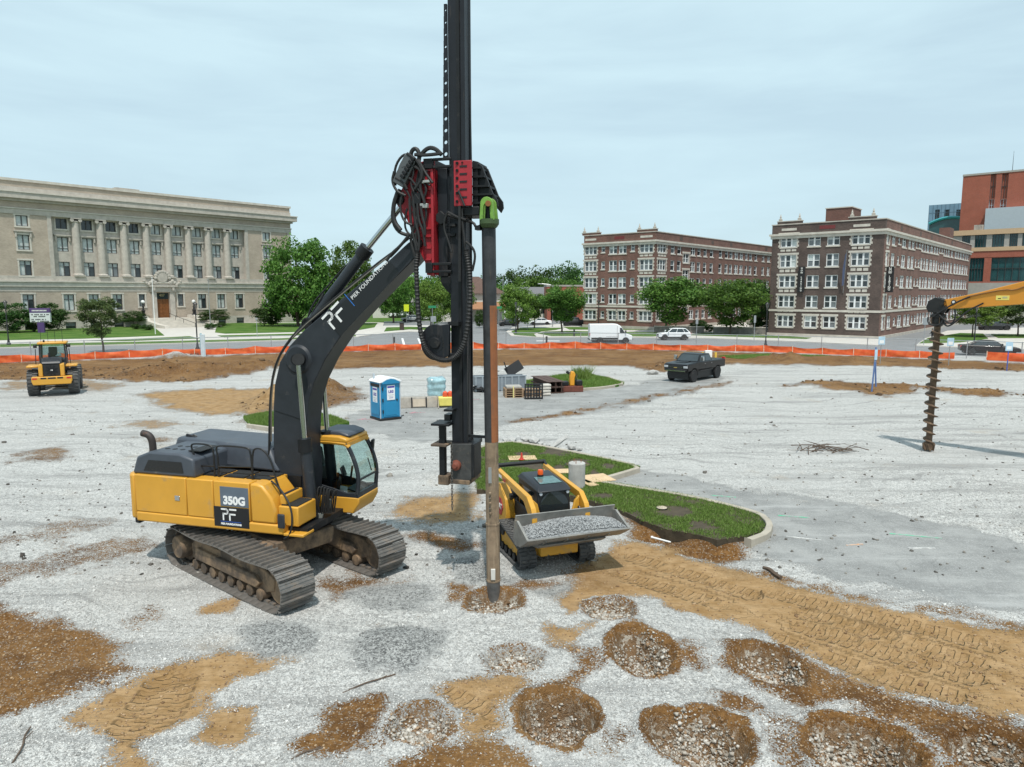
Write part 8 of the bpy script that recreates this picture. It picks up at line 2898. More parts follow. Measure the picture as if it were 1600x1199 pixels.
P_BLACK = pm('black_paint', (.006, .006, .007), .3, var=.1, coat=.12, spec=.3)
P_WHITE = pm('white_car_paint', (.80, .81, .82), .25, var=.03, coat=.3)
P_GREY = pm('grey_car_paint', (.04, .044, .05), .3, coat=.2, spec=.4)
P_SILV = pm('silver_car_paint', (.40, .42, .43), .3, .5, coat=.3)
vehicle('pickup_truck', 'black lifted crew-cab pickup parked on the gravel', 'pickup truck', 'pickup', 0, 0, -133, 6.0, 2.05, 2.08, P_BLACK, M_RIMB, at=(14.35, 55.6, 0))
vehicle('van', 'white high-roof cargo van on the street before the brick block', 'van', 'van', 953, 536.5, 1, 5.7, 2.05, 2.6, P_WHITE, M_RIMS)
vehicle('car', 'white hatchback SUV driving on the street right of the van', 'car', 'suv', 1052, 531.5, 181, 4.6, 1.85, 1.7, P_WHITE, M_RIMS)
vehicle('car', 'long black sedan on the street at right behind the netting gap', 'car', 'sedan', 1544, 555.5, -24, 5.5, 1.95, 1.62, P_BLACK, M_RIMS)
vehicle('car', 'silver SUV parked beyond the crossing, seen under the boom', 'car', 'suv', 642, 503.5, 190, 4.5, 1.8, 1.65, P_SILV, M_RIMS, detail=False)
vehicle('car', 'white car parked just right of the silver SUV', 'car', 'sedan', 664, 501.5, 185, 4.6, 1.8, 1.6, P_WHITE, M_RIMS, detail=False)
vehicle('car', 'dark grey hatchback right of the rusty pile by the lamp post', 'car', 'suv', 794, 510, 195, 4.3, 1.8, 1.6, P_GREY, M_RIMS, detail=False)
vehicle('car', 'white SUV parked behind the dark grey hatchback', 'car', 'suv', 813, 504, 185, 4.6, 1.85, 1.7, P_WHITE, M_RIMS, detail=False)
vehicle('car', 'white sedan parked under the grey arm street light', 'car', 'sedan', 844, 508.5, 178, 4.8, 1.85, 1.5, P_WHITE, M_RIMS, detail=False)
vehicle('pickup_truck', 'dark pickup half hidden by the brick block corner', 'pickup truck', 'pickup', 899, 510.5, 182, 5.6, 1.95, 1.85, P_GREY, M_RIMB, detail=False)
vehicle('pickup_truck', 'dark pickup parked under the trees at the right', 'pickup truck', 'pickup', 1553, 517, 175, 5.4, 1.95, 1.85, P_GREY, M_RIMB, detail=False)
vehicle('van', 'white van far away behind the yellow-green crossing sign', 'van', 'van', 624, 497, 200, 5.6, 2.0, 2.5, P_WHITE, M_RIMS, detail=False)
# ================================================================ auger on the arm of a second excavator
AU = Frame(17.85, 30.0, -50)
au = thing('auger_rig', 'rusty brown earth auger hanging from a yellow excavator arm at right', 'auger', (AU.o[0], AU.o[1], 0), AU.a)
M_ARM = pm('arm_yellow', (.66, .27, .03), .42, var=.06, vscale=1, dirt=((.40, .20, .07), .3, 1.5))
M_AUG = pm('auger_steel', (.13, .085, .055), .75, .3, var=.35, vscale=6, dirt=((.34, .25, .16), .45, 4))
MB().cyl((0, 0, .25), (0, 0, 5.35), .125, n=16).build('auger_shaft', M_AUG, au)
fl = MB()
turns, n = 12.4, 12
v, f = [], []
N_st = int(turns * n)
for i in range(N_st + 1):
 a = 2 * math.pi * i / n
 z = .38 + 4.75 * i / N_st
 r = .285 if i > n else .24
 for rr, dz in ((.12, .03), (r, -.02), (r, -.045), (.12, 0)):
  v.append((rr * math.cos(a), -rr * math.sin(a), z + dz))
for i in range(N_st):
 for k in range(4):
  a, b = i * 4 + k, i * 4 + (k + 1) % 4
  f.append((a, b, b + 4, a + 4))
fl.add(v, f).build('auger_flight', M_AUG, au, smooth=40)
tip = MB().cyl((0, 0, .06), (0, 0, .36), .17, .2, 12)
for k in range(6):
 a = k * math.pi / 3
 tip.obox((.19 * math.cos(a), .19 * math.sin(a), .16), (.09, .06, .3), (.3, .2, a))
tip.cyl((0, 0, 0), (0, 0, .08), .03, .08, 8)
tip.build('cutting_head', M_AUG, au)
M_OIL = pm('oily_black', (.014, .013, .013), .45, var=.4, vscale=6, dirt=((.10, .06, .04), .3, 5))
MB().lathe([(.14, 5.3), (.2, 5.36), (.24, 5.42), (.24, 5.66), (.3, 5.68), (.3, 5.8), (.2, 5.84), (.2, 6.0), (.1, 6.02)], n=20).build('drive_motor', M_OIL, au)
for i in range(6):
 a = i * math.pi / 3
 MB().bar((.31 * math.cos(a), .31 * math.sin(a), 5.36), (.31 * math.cos(a), .31 * math.sin(a), 5.7), .03).build('guard_bar', M_AUG, au)
for sy in (-1, 1):
 MB().prism([(-.32, 5.9), (.28, 5.86), (.42, 6.1), (.34, 6.4), (-.1, 6.52), (-.34, 6.36), (-.42, 6.1)], sy * .2 - .04, sy * .2 + .04).build('hanger_plate', M_OIL, au, bevel=.015)
MB().cyl((.2, -.3, 6.25), (.2, .3, 6.25), .07, n=12).build('hanger_pin', M_OIL, au)
arm = [(.22, 6.22), (.26, 6.42), (1.5, 6.72), (3.1, 7.18), (6.0, 8.0), (7.6, 7.8), (8.2, 7.2), (7.9, 6.6), (5.0, 6.42), (3.1, 6.28), (.7, 6.06), (.4, 6.06)]
am = MB().prism(arm, -.24, .24).build('arm', M_ARM, au, bevel=.02)
MB().cyl((.62, -.26, 6.33), (.62, .26, 6.33), .09, n=18).build('arm_boss', M_BLACK, am)
MB().cyl((.62, -.275, 6.33), (.62, -.25, 6.33), .05, n=14).build('boss_cap', M_WHITE, am)
MB().box(2.1, 2.55, -.246, -.241, 6.42, 6.60).build('warning_label', pm('label_yellow', (.80, .66, .16), .5), am)
MB().box(2.17, 2.27, -.25, -.247, 6.47, 6.50).build('label_mark', M_BLACK, am)
MB().box(2.32, 2.48, -.25, -.247, 6.49, 6.56).build('label_mark', pm('label_grey', (.5, .45, .25), .6), am)
MB().tube([(1.1, -.26, 6.54), (1.7, -.27, 6.7), (2.4, -.27, 6.84), (2.7, -.27, 6.80), (3.1, -.27, 6.98), (5.0, -.27, 7.5)], .03, 6, 1).build('hydraulic_line', pm('line_brown', (.30, .13, .03), .5), am)
for cv in ([(1.2, -.3, 6.55), (.7, -.32, 6.3), (.2, -.34, 5.95), (-.1, -.3, 5.7)], [(.7, -.3, 6.05), (.75, -.3, 5.7), (.62, -.3, 5.4), (.3, -.3, 5.62), (.05, -.3, 5.9)], [(1.7, -.3, 6.3), (1.1, -.3, 5.95), (.75, -.3, 5.5), (.45, -.28, 5.3), (.3, -.25, 5.5), (.22, -.2, 5.8)],
   [(-.3, -.26, 5.7), (-.28, -.3, 5.45), (0, -.34, 5.33), (.26, -.3, 5.45), (.28, -.25, 5.75)]):
 MB().tube(cv, .033, 7, 2).build('hydraulic_hose', M_RUBBER, au)
MB().prism([(7.4, 7.5), (7.9, 7.9), (9.6, 6.2), (12.4, 1.6), (12.0, 1.0), (9.0, 5.4)], -.3, .3).build('boom', M_ARM, au, bevel=.02)
MB().box(10.6, 14.6, -1.4, 1.4, .9, 2.3).build('house', M_ARM, au, bevel=.06)
for sy in (-1, 1):
 MB().box(10.2, 14.4, sy * 1.2 - .4, sy * 1.2 + .4, 0, .88).build('crawler_track', M_TRACK, au, bevel=.25)

# ================================================================ grass islands with kerbs
M_KERB = pm('kerb_concrete', (.38, .34, .28), .9, var=.15, vscale=2, dirt=((.30, .25, .19), .3, 1.5))
M_BLADE = leafmat('grass_blades', (.085, .15, .022), (.23, .32, .08), .3)
M_SOD = pm('dark_topsoil', (.062, .048, .030), .95, var=.35, vscale=3, bump=.6, bscale=14)


def kerb(pts_px, w=.17, h=.16, closed=False):
 p = [G(*q) for q in pts_px]
 for _ in range(1):
  o2 = [p[0]]
  for i in range(len(p) - 1):
   o2 += [p[i].lerp(p[i + 1], .2), p[i].lerp(p[i + 1], .8)]
  p = o2 + [p[-1]]
 v, f = [], []
 for i, c in enumerate(p):
  d = (p[min(i + 1, len(p) - 1)] - p[max(i - 1, 0)])
  nn = Vector((-d.y, d.x, 0)).normalized() * (w / 2)
  v += [c + nn + Vector((0, 0, -.3)), c + nn * .9 + Vector((0, 0, h)), c - nn * .9 + Vector((0, 0, h)), c - nn + Vector((0, 0, -.3))]
 for i in range(len(p) - 1):
  for k in range(3):
   a = i * 4 + k
   f.append((a, a + 1, a + 5, a + 4))
 f += [(0, 1, 2, 3), (len(v) - 1, len(v) - 2, len(v) - 3, len(v) - 4)]
 tag(MB().add(v, f).build('kerb', M_KERB, bevel=.02), kind='structure')


ISL = [[(742, 706), (770, 699), (800, 697), (850, 704), (930, 720), (1000, 735), (965, 746), (935, 757), (1000, 768), (1080, 782), (1150, 800), (1185, 812), (1194, 826), (1188, 838), (1165, 846), (1120, 852), (1080, 842), (1040, 835), (1005, 822),
  (985, 812), (960, 800), (905, 785), (850, 772), (745, 772)],
  [(780, 603), (830, 596), (870, 589), (912, 585), (945, 592), (975, 601), (966, 605), (930, 609), (890, 611), (850, 607)],
  [(380, 655), (420, 648), (470, 646), (512, 652), (546, 664), (520, 669), (470, 674), (430, 673), (392, 668)],
  [(1122, 557), (1200, 553.5), (1300, 557), (1280, 562), (1230, 564), (1150, 561)]]
BARE = [(931, 748, 18, 8), (918, 755, 14, 6), (872, 737, 16, 5), (816, 716, 18, 5), (870, 712, 30, 9), (905, 727, 22, 5), (950, 735, 18, 6), (830, 735, 30, 8), (1055, 808, 34, 12), (1090, 830, 24, 12), (940, 782, 25, 6)]
rg = np.random.default_rng(3)
bp_all, bh_all = [], []
for k, pts in enumerate(ISL):
 poly = gpoly(pts)
 lift = (.15, .14, .14, .05)[k]
 sheet('grass_island', poly, -.35, lift, M_SOD if k == 0 else M_LAWN, True)
 P_ = np.array(poly)
 lo, hi = P_.min(0), P_.max(0)
 n = (52000, 9000, 16000, 5000)[k]
 q = rg.uniform(lo, hi, (n * 2, 2))
 q = q[sd_poly(q[:, 0], q[:, 1], poly) < -.03]
 keep = np.ones(len(q), bool)
 if k == 0:
  for e in BARE:
   rr, _ = ell(q[:, 0], q[:, 1], e)
   keep &= (rr + (fbm(q[:, 0] * 4, q[:, 1] * 4, 3, 4) - .5) * .9) > rg.uniform(.6, 1.0, len(q))
 keep &= fbm(q[:, 0] * 1.6, q[:, 1] * 1.6, 4, 14) > rg.uniform(.18, .52, len(q))
 q = q[keep][:n]
 bp_all.append(np.concatenate([q, np.full((len(q), 1), lift)], 1))
 bh_all.append(rg.uniform(.03, .075, len(q)) * (1 + 1.2 * (fbm(q[:, 0] * .7, q[:, 1] * .7, 3, 6) - .35)) * (1.6 if k else 1))
link_mesh('grass', blades_mesh('grass', np.concatenate(bp_all), np.concatenate(bh_all), .028, M_BLADE, 5, 3), 'green grass growing on the kerbed islands of the lot', 'grass', 'stuff')
tall = np.array([[*G(rg.uniform(895, 922), rg.uniform(587, 596)).xy, .14] for _ in range(260)])
link_mesh('tall_weeds', blades_mesh('tall_weeds', tall, rg.uniform(.3, 1.0, 260), .05, M_BLADE, 6, 3), 'tall weeds standing at the back of the grass strip', 'weeds', 'stuff')
kerb([(738, 709), (770, 699), (800, 696), (850, 703), (930, 719), (1003, 736), (968, 747), (928, 758), (1000, 770), (1085, 784), (1150, 800), (1188, 811), (1203, 826), (1198, 842), (1168, 853)], .2, .19)
kerb([(855, 609), (900, 611.5), (945, 608), (978, 602), (950, 592)], .2, .18)
kerb([(388, 668), (430, 674), (480, 675)], .2, .18)

# flat boards, covers, concrete pieces on the island
M_PLY = pm('plywood', (.60, .43, .26), .8, var=.12, vscale=4)
for lb, c, ang, sz in (('square plywood sheet on the grass beside the concrete cylinder', (931, 748), .35, (1.1, 1.0)), ('narrow plywood strip in front of the square sheet', (918, 755), .5, (.35, .9)), ('plywood sheet behind the loader roof beacon', (872, 737), .1, (1.0, .6)),
      ('pale plywood sheet left of the bare soil patch', (816, 716), .1, (1.1, .7))):
 p = G(*c, .17)
 o = thing('plywood_sheet', lb, 'board', (p.x, p.y, .175), ang, 'plywood sheets on the grass')
 MB().box(-sz[0] / 2, sz[0] / 2, -sz[1] / 2, sz[1] / 2, 0, .02).build('board', M_PLY, o, smooth=0)
p = G(815, 718, .2)
fl_ = thing('marker_cone', 'tiny red marker cone on the pale plywood sheet', 'marker', (p.x, p.y, .196))
MB().lathe([(.09, 0), (.05, .1), (.03, .26), (.01, .28)], n=10).build('cone', pm('marker_red', (.55, .05, .03), .5), fl_)
MB().lathe([(.12, 0), (.12, .015)], n=10).build('foot', pm('marker_red', (.5, .05, .03)), fl_)
p = G(901, 767)
cy = thing('concrete_cylinder', 'upright grey concrete cylinder with rebar ends on the grass', 'concrete pier', (p.x, p.y, .1))
MB().lathe([(.28, 0), (.285, .05), (.285, .86), (.27, .88)], n=28).build('cylinder', pm('raw_concrete', (.42, .41, .39), .9, var=.2, vscale=3, dirt=((.27, .26, .24), .4, 2), streak=(4, 4, .5), bump=.2, bscale=12), cy)
for a in (.3, 2.2, 4.4):
 MB().tube([(.15 * math.cos(a), .15 * math.sin(a), .85), (.15 * math.cos(a), .15 * math.sin(a), 1.0)], .012, 6).build('rebar', M_RUST, cy)
for lb, c, r, cl_ in (('round brown manhole cover on the grass', (903, 726), .45, (.12, .07, .055)), ('small round pale valve cover on the bare soil', (1034, 794), .16, (.45, .38, .30))):
 p = G(*c, .17)
 o = thing('manhole_cover', lb, 'cover', (p.x, p.y, .14))
 MB().lathe([(r, 0), (r, .05), (r * .9, .06), (r * .88, .05), (.02, .055)], n=24).build('lid', pm('cover_%d' % int(cl_[0] * 100), cl_, .8, var=.2, vscale=8), o)
 MB().lathe([(r * 1.12, 0), (r * 1.12, .04), (r * 1.01, .045)], n=24).build('ring', M_DARK, o)
rb = random.Random(8)
M_CHUNK = pm('broken_concrete', (.40, .395, .38), .9, var=.2, vscale=4, bump=.3, bscale=10)


def chunk(label, px, py, s, z=0.0, rot=None, size=None):
 p = G(px, py)
 o = thing('concrete_chunk', label, 'rubble', (p.x, p.y, z), 0, 'broken concrete chunks')
 bm = bmesh.new()
 bmesh.ops.create_icosphere(bm, subdivisions=1, radius=1)
 for v_ in bm.verts:
  v_.co *= rb.uniform(.75, 1.15)
 me = bpy.data.meshes.new('chunk')
 bm.to_mesh(me)
 bm.free()
 c = bpy.data.objects.new('chunk', me)
 _finish(c, M_CHUNK, o, .02)
 c.scale = size or (s, s * rb.uniform(.6, 1), s * rb.uniform(.35, .6))
 c.location = (0, 0, (c.scale[2] * .8 if not (rot and rot[1]) else .3))
 c.rotation_euler = rot or (0, 0, rb.uniform(0, 3))


chunk('long concrete slab piece leaning up on the rubble at the kerb', 872, 702, .4, 0, (.25, -.55, .5), (.62, .18, .13))
for i, (px, py, s) in enumerate(((770, 697, .2), (785, 695, .22), (790, 690, .25), (800, 692, .3), (812, 694, .25), (822, 690, .35), (835, 692, .3), (845, 696, .2), (857, 700, .22), (880, 705, .25), (893, 702, .22), (906, 704, .16), (695, 742, .3), (720, 748, .22))):
 chunk('%s broken concrete chunk from the left along the island kerb' % ORD[i] if px > 750 else ('pale broken chunk lying %s the mast foot' % ('left under' if px < 700 else 'right under')), px, py, s)
chunk('dark soil-caked lump at the right of the mast foot', 748, 752, .28)
chunk('grey block of broken kerb in front of the pickup', 1020, 585, .5, 0, (0, 0, .2), (.65, .3, .22))
M_TWIG = pm('dead_wood', (.10, .07, .05), .9)
for lb, px, py, n_, L_ in (('heap of dry twigs lying on the gravel at right', 1290, 704, 26, 1.6), ('dark brush pile at the orange fence by the pylon sign', 282, 556, 40, 2.6)):
 p = G(px, py)
 o = thing('brush_pile', lb, 'brush', (p.x, p.y, 0))
 for k in range(n_):
  a = rb.uniform(0, 3.14)
  c = Vector((rb.uniform(-.8, .8) * L_, rb.uniform(-.35, .35) * L_, rb.uniform(.02, .12 * L_)))
  d = Vector((math.cos(a), math.sin(a) * .6, rb.uniform(-.1, .15))) * rb.uniform(.3, .6) * L_
  MB().tube([c - d, c + Vector((0, 0, rb.uniform(0, .08))), c + d], [.022, .015, .006], 5).build('twig', M_TWIG, o)
for lb, a, b in (('thin dead branch on the gravel left of the foreground pits', (535, 1086), (618, 1057)), ('bent dead branch near the bottom edge left of centre', (455, 1190), (505, 1172)), ('dark root lying on the gravel at the bottom left', (20, 1195), (48, 1140)),
     ('broken timber on the dirt beside the grey paving', (1193, 889), (1220, 905))):
 p, q = G(*a), G(*b)
 o = thing('branch', lb, 'branch', (p.x, p.y, 0))
 d = q - p
 w = .045 if 'timber' in lb else .014
 MB().tube([(0, 0, .03), tuple(d * .35 + Vector((.03, .05, .06))), tuple(d * .7 + Vector((-.02, .0, .05))), tuple(d + Vector((0, 0, .04)))], [w, w, w * .8, w * .5], 6, 1).build('stem', M_TWIG, o)
 MB().tube([tuple(d * .6 + Vector((0, 0, .05))), tuple(d * .75 + Vector((.06, .07, .06)))], w * .5, 5).build('side_shoot', M_TWIG, o)
for a, b in (((1018, 838), (1048, 845)), ((1097, 850), (1130, 850))):
 p, q = G(*a), G(*b)
 o = thing('pipe', 'white plastic pipe sticking out of the cut bank, %s of two' % ('left' if a[0] < 1050 else 'right'), 'pipe', (p.x, p.y, -.05), 0, 'pipes in the cut bank')
 MB().tube([(0, 0, .02), tuple(q - p + Vector((0, 0, .0)))], .028, 8).build('tube', M_WHITE, o)
 MB().tube([(-.02, 0, .02), (.04, 0, .02)], .036, 8).build('socket', M_WHITE, o)

# ================================================================ portable toilet
PT = Frame(G(595, 658.5).x, G(595, 658.5).y, 37)
po = thing('portable_toilet', 'blue portable toilet with white roof and LRS signs', 'toilet', (PT.o[0], PT.o[1], 0), PT.a)
M_PBLUE = pm('toilet_blue', (.015, .22, .42), .45, var=.08, vscale=1.5)
M_PWHITE = pm('toilet_white', (.80, .80, .80), .45, var=.03)
S_, Hh_ = 1.16, 2.02
MB().box(-.05, S_ + .05, -.05, S_ + .05, 0, .13).build('skid_base', M_TRIM, po, bevel=.02)
MB().box(0, S_, 0, S_, .13, Hh_).build('wall', M_PBLUE, po, bevel=.02)
for x, y in ((0, 0), (S_, 0), (0, S_), (S_, S_)):
 MB().cyl((x, y, .13), (x, y, Hh_), .03, n=8).build('corner_post', M_GREYP, po)
dr = MB().box(.16, S_ - .12, -.03, -.002, .2, Hh_ - .02).build('door', M_PBLUE, po, bevel=.015)
MB().box(.26, S_ - .22, -.045, -.031, .28, .95).build('door_panel', M_PBLUE, dr, bevel=.02)
MB().box(S_ - .24, S_ - .17, -.06, -.031, 1.02, 1.12).build('door_latch', M_TRIM, dr)
for z in (.4, 1.0, 1.6):
 MB().box(.10, .17, -.045, -.031, z, z + .18).build('hinge', M_TRIM, dr)
MB().box(-.03, -.002, .12, S_ - .12, .3, .95).build('side_panel', M_PBLUE, po, bevel=.015)
MB().box(-.02, -.002, .1, S_ - .1, 1.78, 1.94).build('vent_louvre', M_TRIM, po)
roof = MB().prism([(-.08, Hh_), (S_ + .08, Hh_), (S_ + .08, Hh_ + .06), (S_ * .72, Hh_ + .24), (S_ * .5, Hh_ + .28), (S_ * .28, Hh_ + .24), (-.08, Hh_ + .06)], -.1, S_ + .08).build('roof', M_PWHITE, po, bevel=.03)
MB().prism([(.06, Hh_ - .06), (S_ - .06, Hh_ - .06), (S_ - .06, Hh_ + .02), (S_ * .7, Hh_ + .16), (S_ * .5, Hh_ + .2), (S_ * .3, Hh_ + .16), (.06, Hh_ + .02)], -.115, -.101).build('gable', M_PBLUE, po)
MB().cyl((.12, .95, Hh_), (.12, .95, Hh_ + .42), .055, n=10).build('vent_pipe', M_GREYP, po)
M_LRS = pm('sign_violet', (.05, .03, .30), .5)
for m, w, h in ((basis((S_ * .5 + .02, -.048, 1.48), (1, 0, 0), (0, 0, 1)), .46, .78), (basis((-.012, S_ * .5, 1.32), (0, -1, 0), (0, 0, 1)), .52, .86)):
 s_ = MB(m).box(-w / 2, w / 2, -h / 2, h / 2, 0, .01).build('sign_plate', M_DWHITE, po)
 MB(m).box(-w * .45, w * .45, h * .33, h * .44, .011, .015).build('sign_header', M_LRS, s_)
 text_obj('LRS', 'lettering', w * .42, M_LRS, s_, m @ Matrix.Translation((0, h * .06, .012)), .002, bold=.008)
 for k in range(3):
  MB(m).box(-w * (.36 - .05 * k), w * (.36 - .05 * k), -h * (.16 + .1 * k) - .012, -h * (.16 + .1 * k) + .012, .011, .014).build('sign_line', M_LRS if k == 2 else M_GREYP, s_)

# ================================================================ stored materials behind the mast
def spot(px, py):
 p = G(px, py)
 return (p.x, p.y, 0)


bk = thing('loose_bucket', 'grey loader bucket lying on the paving beside the toilet', 'bucket', spot(640, 638), math.radians(12))
M_OLDB = pm('dusty_bucket', (.34, .31, .27), .75, .1, var=.2, vscale=4, dirt=((.42, .35, .26), .5, 3))
MB().prism([(.0, .0), (.95, .0), (.80, .52), (.62, .60), (.18, .60)], -.55, 1.65, 'x').build('shell', M_OLDB, bk, bevel=.03)
for x in (-.62, 1.66):
 MB().prism([(-.25, .0), (1.0, .0), (.85, .58), (.2, .66)], x, x + .05, 'x').build('end_plate', M_OLDB, bk)
for x in (.1, .95):
 MB().prism([(-.10, .03), (-.01, .03), (.16, .58), (.06, .62)], x, x + .07, 'x').build('bucket_ear', M_DARK, bk)
MB().prism([(-.04, .08), (-.01, .08), (.13, .5), (.10, .5)], .2, .92, 'x').build('centre_panel', pm('tan_steel', (.45, .38, .30), .8), bk)
wp = thing('wrapped_pallet', 'pale blue shrink-wrapped pallet load beside the mast', 'pallet', spot(682, 629), .25)
v, f = [], []
for i in range(15):
 z = .12 + 1.45 * i / 14
 for k in range(28):
  a = 2 * math.pi * k / 28
  sq = 1 / max(abs(math.cos(a)), abs(math.sin(a))) ** .8
  r = .52 * sq * (1 + .05 * math.sin(i * 1.7 + .6 * math.sin(2 * a)) + .02 * math.sin(5 * a + i)) * (1 if i < 14 else .75)
  v.append((r * math.cos(a) * 1.05, r * math.sin(a), z + .05 * math.sin(a * 2 + 1)))
for i in range(14):
 for k in range(28):
  f.append((i * 28 + k, i * 28 + (k + 1) % 28, (i + 1) * 28 + (k + 1) % 28, (i + 1) * 28 + k))
f.append(list(range(14 * 28, 15 * 28)))
MB().add(v, f).build('wrapped_load', pm('shrink_wrap', (.30, .46, .50), .18, var=.35, vscale=3, spec=.8), wp, smooth=50)
M_PALW = pm('pallet_wood', (.33, .22, .135), .85, var=.25, vscale=5)


def pallet(parent, z, w=1.15, d=1.0, x=0.0, y=0.0):
 for k in range(5):
  MB().box(x - w / 2, x + w / 2, y - d / 2 + k * (d - .12) / 4, y - d / 2 + k * (d - .12) / 4 + .12, z + .115, z + .14).build('deck_board', M_PALW, parent, smooth=0)
 for k in range(3):
  MB().box(x - w / 2 + k * (w - .1) / 2, x - w / 2 + k * (w - .1) / 2 + .1, y - d / 2, y + d / 2, z + .02, z + .114).build('stringer', M_PALW, parent, smooth=0)
 for k in (0, 1):
  MB().box(x - w / 2, x + w / 2, y - d / 2 + k * (d - .12), y - d / 2 + k * (d - .12) + .12, z, z + .019).build('bottom_board', M_PALW, parent, smooth=0)


pallet(wp, 0)
yb = thing('yellow_tank', 'yellow box tank with orange jugs behind the mast', 'tank', spot(697, 636), .2)
MB().box(-.45, .5, -.3, .3, .08, .62).build('body', pm('tank_yellow', (.68, .58, .14), .5), yb, bevel=.06)
MB().box(-.4, .45, -.28, .28, 0, .078).build('foot', M_TRIM, yb)
for x in (-.05, .25):
 MB().lathe([(.13, .62), (.16, .7), (.14, .88), (.05, .95)], (x, .0, 0), 12).build('orange_jug', pm('jug_orange', (.70, .10, .04), .45), yb)
for i, (px, py, ln, lb) in enumerate(((764, 612, 1.9, 'long grey steel bin left of the pile, with the tilted black plate beyond'), (800, 611, 2.0, 'grey steel bin right of the pile behind the pallets'))):
 o = thing('steel_bin', lb, 'bin', spot(px, py), .22, 'grey steel bins')
 M_BIN = pm('bin_grey', (.20, .23, .26), .55, var=.15, vscale=2, dirt=((.3, .27, .24), .25, 2))
 for nm, b in (('front_panel', (-ln / 2, ln / 2, 0, .04, .1, 1.0)), ('back_panel', (-ln / 2, ln / 2, 1.3, 1.34, .1, 1.0)), ('end_panel', (-ln / 2, -ln / 2 + .04, .041, 1.299, .1, 1.0)), ('end_panel', (ln / 2 - .04, ln / 2, .041, 1.299, .1, 1.0)), ('floor_panel', (-ln / 2, ln / 2, 0, 1.34, .05, .098))):
  MB().box(*b).build(nm, M_BIN, o, smooth=0)
 for k in range(5):
  x = -ln / 2 + .05 + k * (ln - .1) / 4
  MB().box(x - .04, x + .04, -.05, -.001, 0, 1.04).build('stiffener', pm('bin_light', (.30, .34, .37), .5), o, smooth=0)
 MB().box(-ln / 2 - .03, ln / 2 + .03, -.04, .06, 1.001, 1.07).build('top_rim', pm('bin_light', (.3, .3, .3)), o, smooth=0)
bp2 = thing('black_plate', 'tilted black steel plate standing on the grey bins', 'plate', (G(803, 604).x, G(803, 604).y, 0.0), .2)
MB().obox((0, 0, 1.3), (1.25, .06, .75), (-.3, -.55, 0)).build('plate', M_BLACK, bp2)
MB().bar((-.5, -.05, 1.15), (-.75, -.05, 1.8), .07).build('handle', M_BLACK, bp2)
MB().bar((.1, .1, 0), (.1, .1, 1.2), .08).build('post', M_BLACK, bp2)
ps = thing('pallet_stack', 'stack of wooden pallets with paver stones and a yellow strap', 'pallets', spot(802, 620), .15)
for k in range(4):
 pallet(ps, .145 * k, 1.2, 1.0)
for k in range(3):
 pallet(ps, .145 * k, 1.1, 1.0, 1.25, .25)
MB().box(-.5, .5, -.45, .45, .582, .74).build('paver_layer', pm('pavers', (.36, .34, .31), .9, var=.2, vscale=6), ps, bevel=.04)
MB().box(-.1, -.03, -.51, -.502, .0, .76).build('strap', pm('strap_yellow', (.70, .62, .25), .6), ps)
gg = thing('black_rack', 'black slotted plastic rack standing before the white bags', 'rack', spot(834, 624), .12)
for x in np.linspace(-.55, .55, 7):
 MB().box(x - .04, x + .04, -.05, .05, 0, 1.0).build('upright', M_BLACK, gg)
for z in (.04, .3, .56, .74, .92):
 MB().box(-.585, .585, -.06, .06, z, z + .06).build('crossbar', M_BLACK, gg)
MB().box(-.58, .58, .0, .55, 0, .04).build('base', M_BLACK, gg)
wb = thing('white_bags', 'dirty white stacked cement bags right of the black rack', 'bags', spot(852, 618), .3)
for k in range(4):
 MB().obox((rb.uniform(-.03, .03), 0, .1 + .19 * k), (.62, .5, .18), (0, 0, rb.uniform(-.1, .1))).build('bag', pm('bag_white', (.52, .49, .44), .8, var=.15, vscale=6), wb, bevel=.06)
hb = thing('steel_beams', 'rusty brown steel beams stacked beside the yellow compactor', 'beams', spot(868, 614), .28)
M_HB = pm('rust_beam', (.085, .05, .04), .8, var=.3, vscale=4)
for i in range(3):
 for j in range(2):
  x, z = -.5 + i * .42, .02 + j * .40
  b = MB().box(x - .19, x + .19, -.3, 3.4, z, z + .03).box(x - .19, x + .19, -.3, 3.4, z + .35, z + .38).box(x - .02, x + .02, -.3, 3.4, z + .0305, z + .3495)
  b.build('beam', M_HB, hb, smooth=0)
cp = thing('compactor', 'small machine with yellow engine on a rusty base plate', 'compactor', spot(892, 612), .1)
MB().box(-.8, .8, -.35, .35, 0, .42).build('base_plate', pm('rust_red', (.14, .045, .03), .8, var=.25, vscale=4), cp, bevel=.04)
MB().box(-.75, -.2, -.3, .3, .42, .72).build('left_housing', M_DARK, cp, bevel=.05)
MB().box(.3, .75, -.3, .3, .42, .78).build('right_housing', M_DARK, cp, bevel=.05)
MB().prism([(-.12, .42), (.22, .42), (.22, .95), (.28, 1.15), (.2, 1.38), (.0, 1.4), (-.1, 1.1)], -.22, .22).build('engine', pm('compactor_yellow', (.68, .30, .02), .45), cp, bevel=.05)
MB().cyl((-.12, 0, 1.25), (-.32, 0, 1.38), .09, n=12).build('exhaust', M_BLACK, cp)
MB().tube([(.28, -.2, .6), (.4, -.2, 1.1), (.35, .1, 1.2), (.3, .2, .7)], .03, 6, 1).build('handle', M_BLACK, cp)
ds = thing('debris_heap', 'dark plastic debris heap between mast and pile', 'debris', spot(744, 612), 0)
for k in range(14):
 MB().obox((rb.uniform(-.9, .9), rb.uniform(-.4, .4), rb.uniform(.05, .4)), (rb.uniform(.3, .7), rb.uniform(.1, .4), rb.uniform(.03, .12)), (rb.uniform(-.5, .5), rb.uniform(-.5, .5), rb.uniform(0, 3))).build('scrap', M_BLACK if k > 1 else M_WHITE, ds)
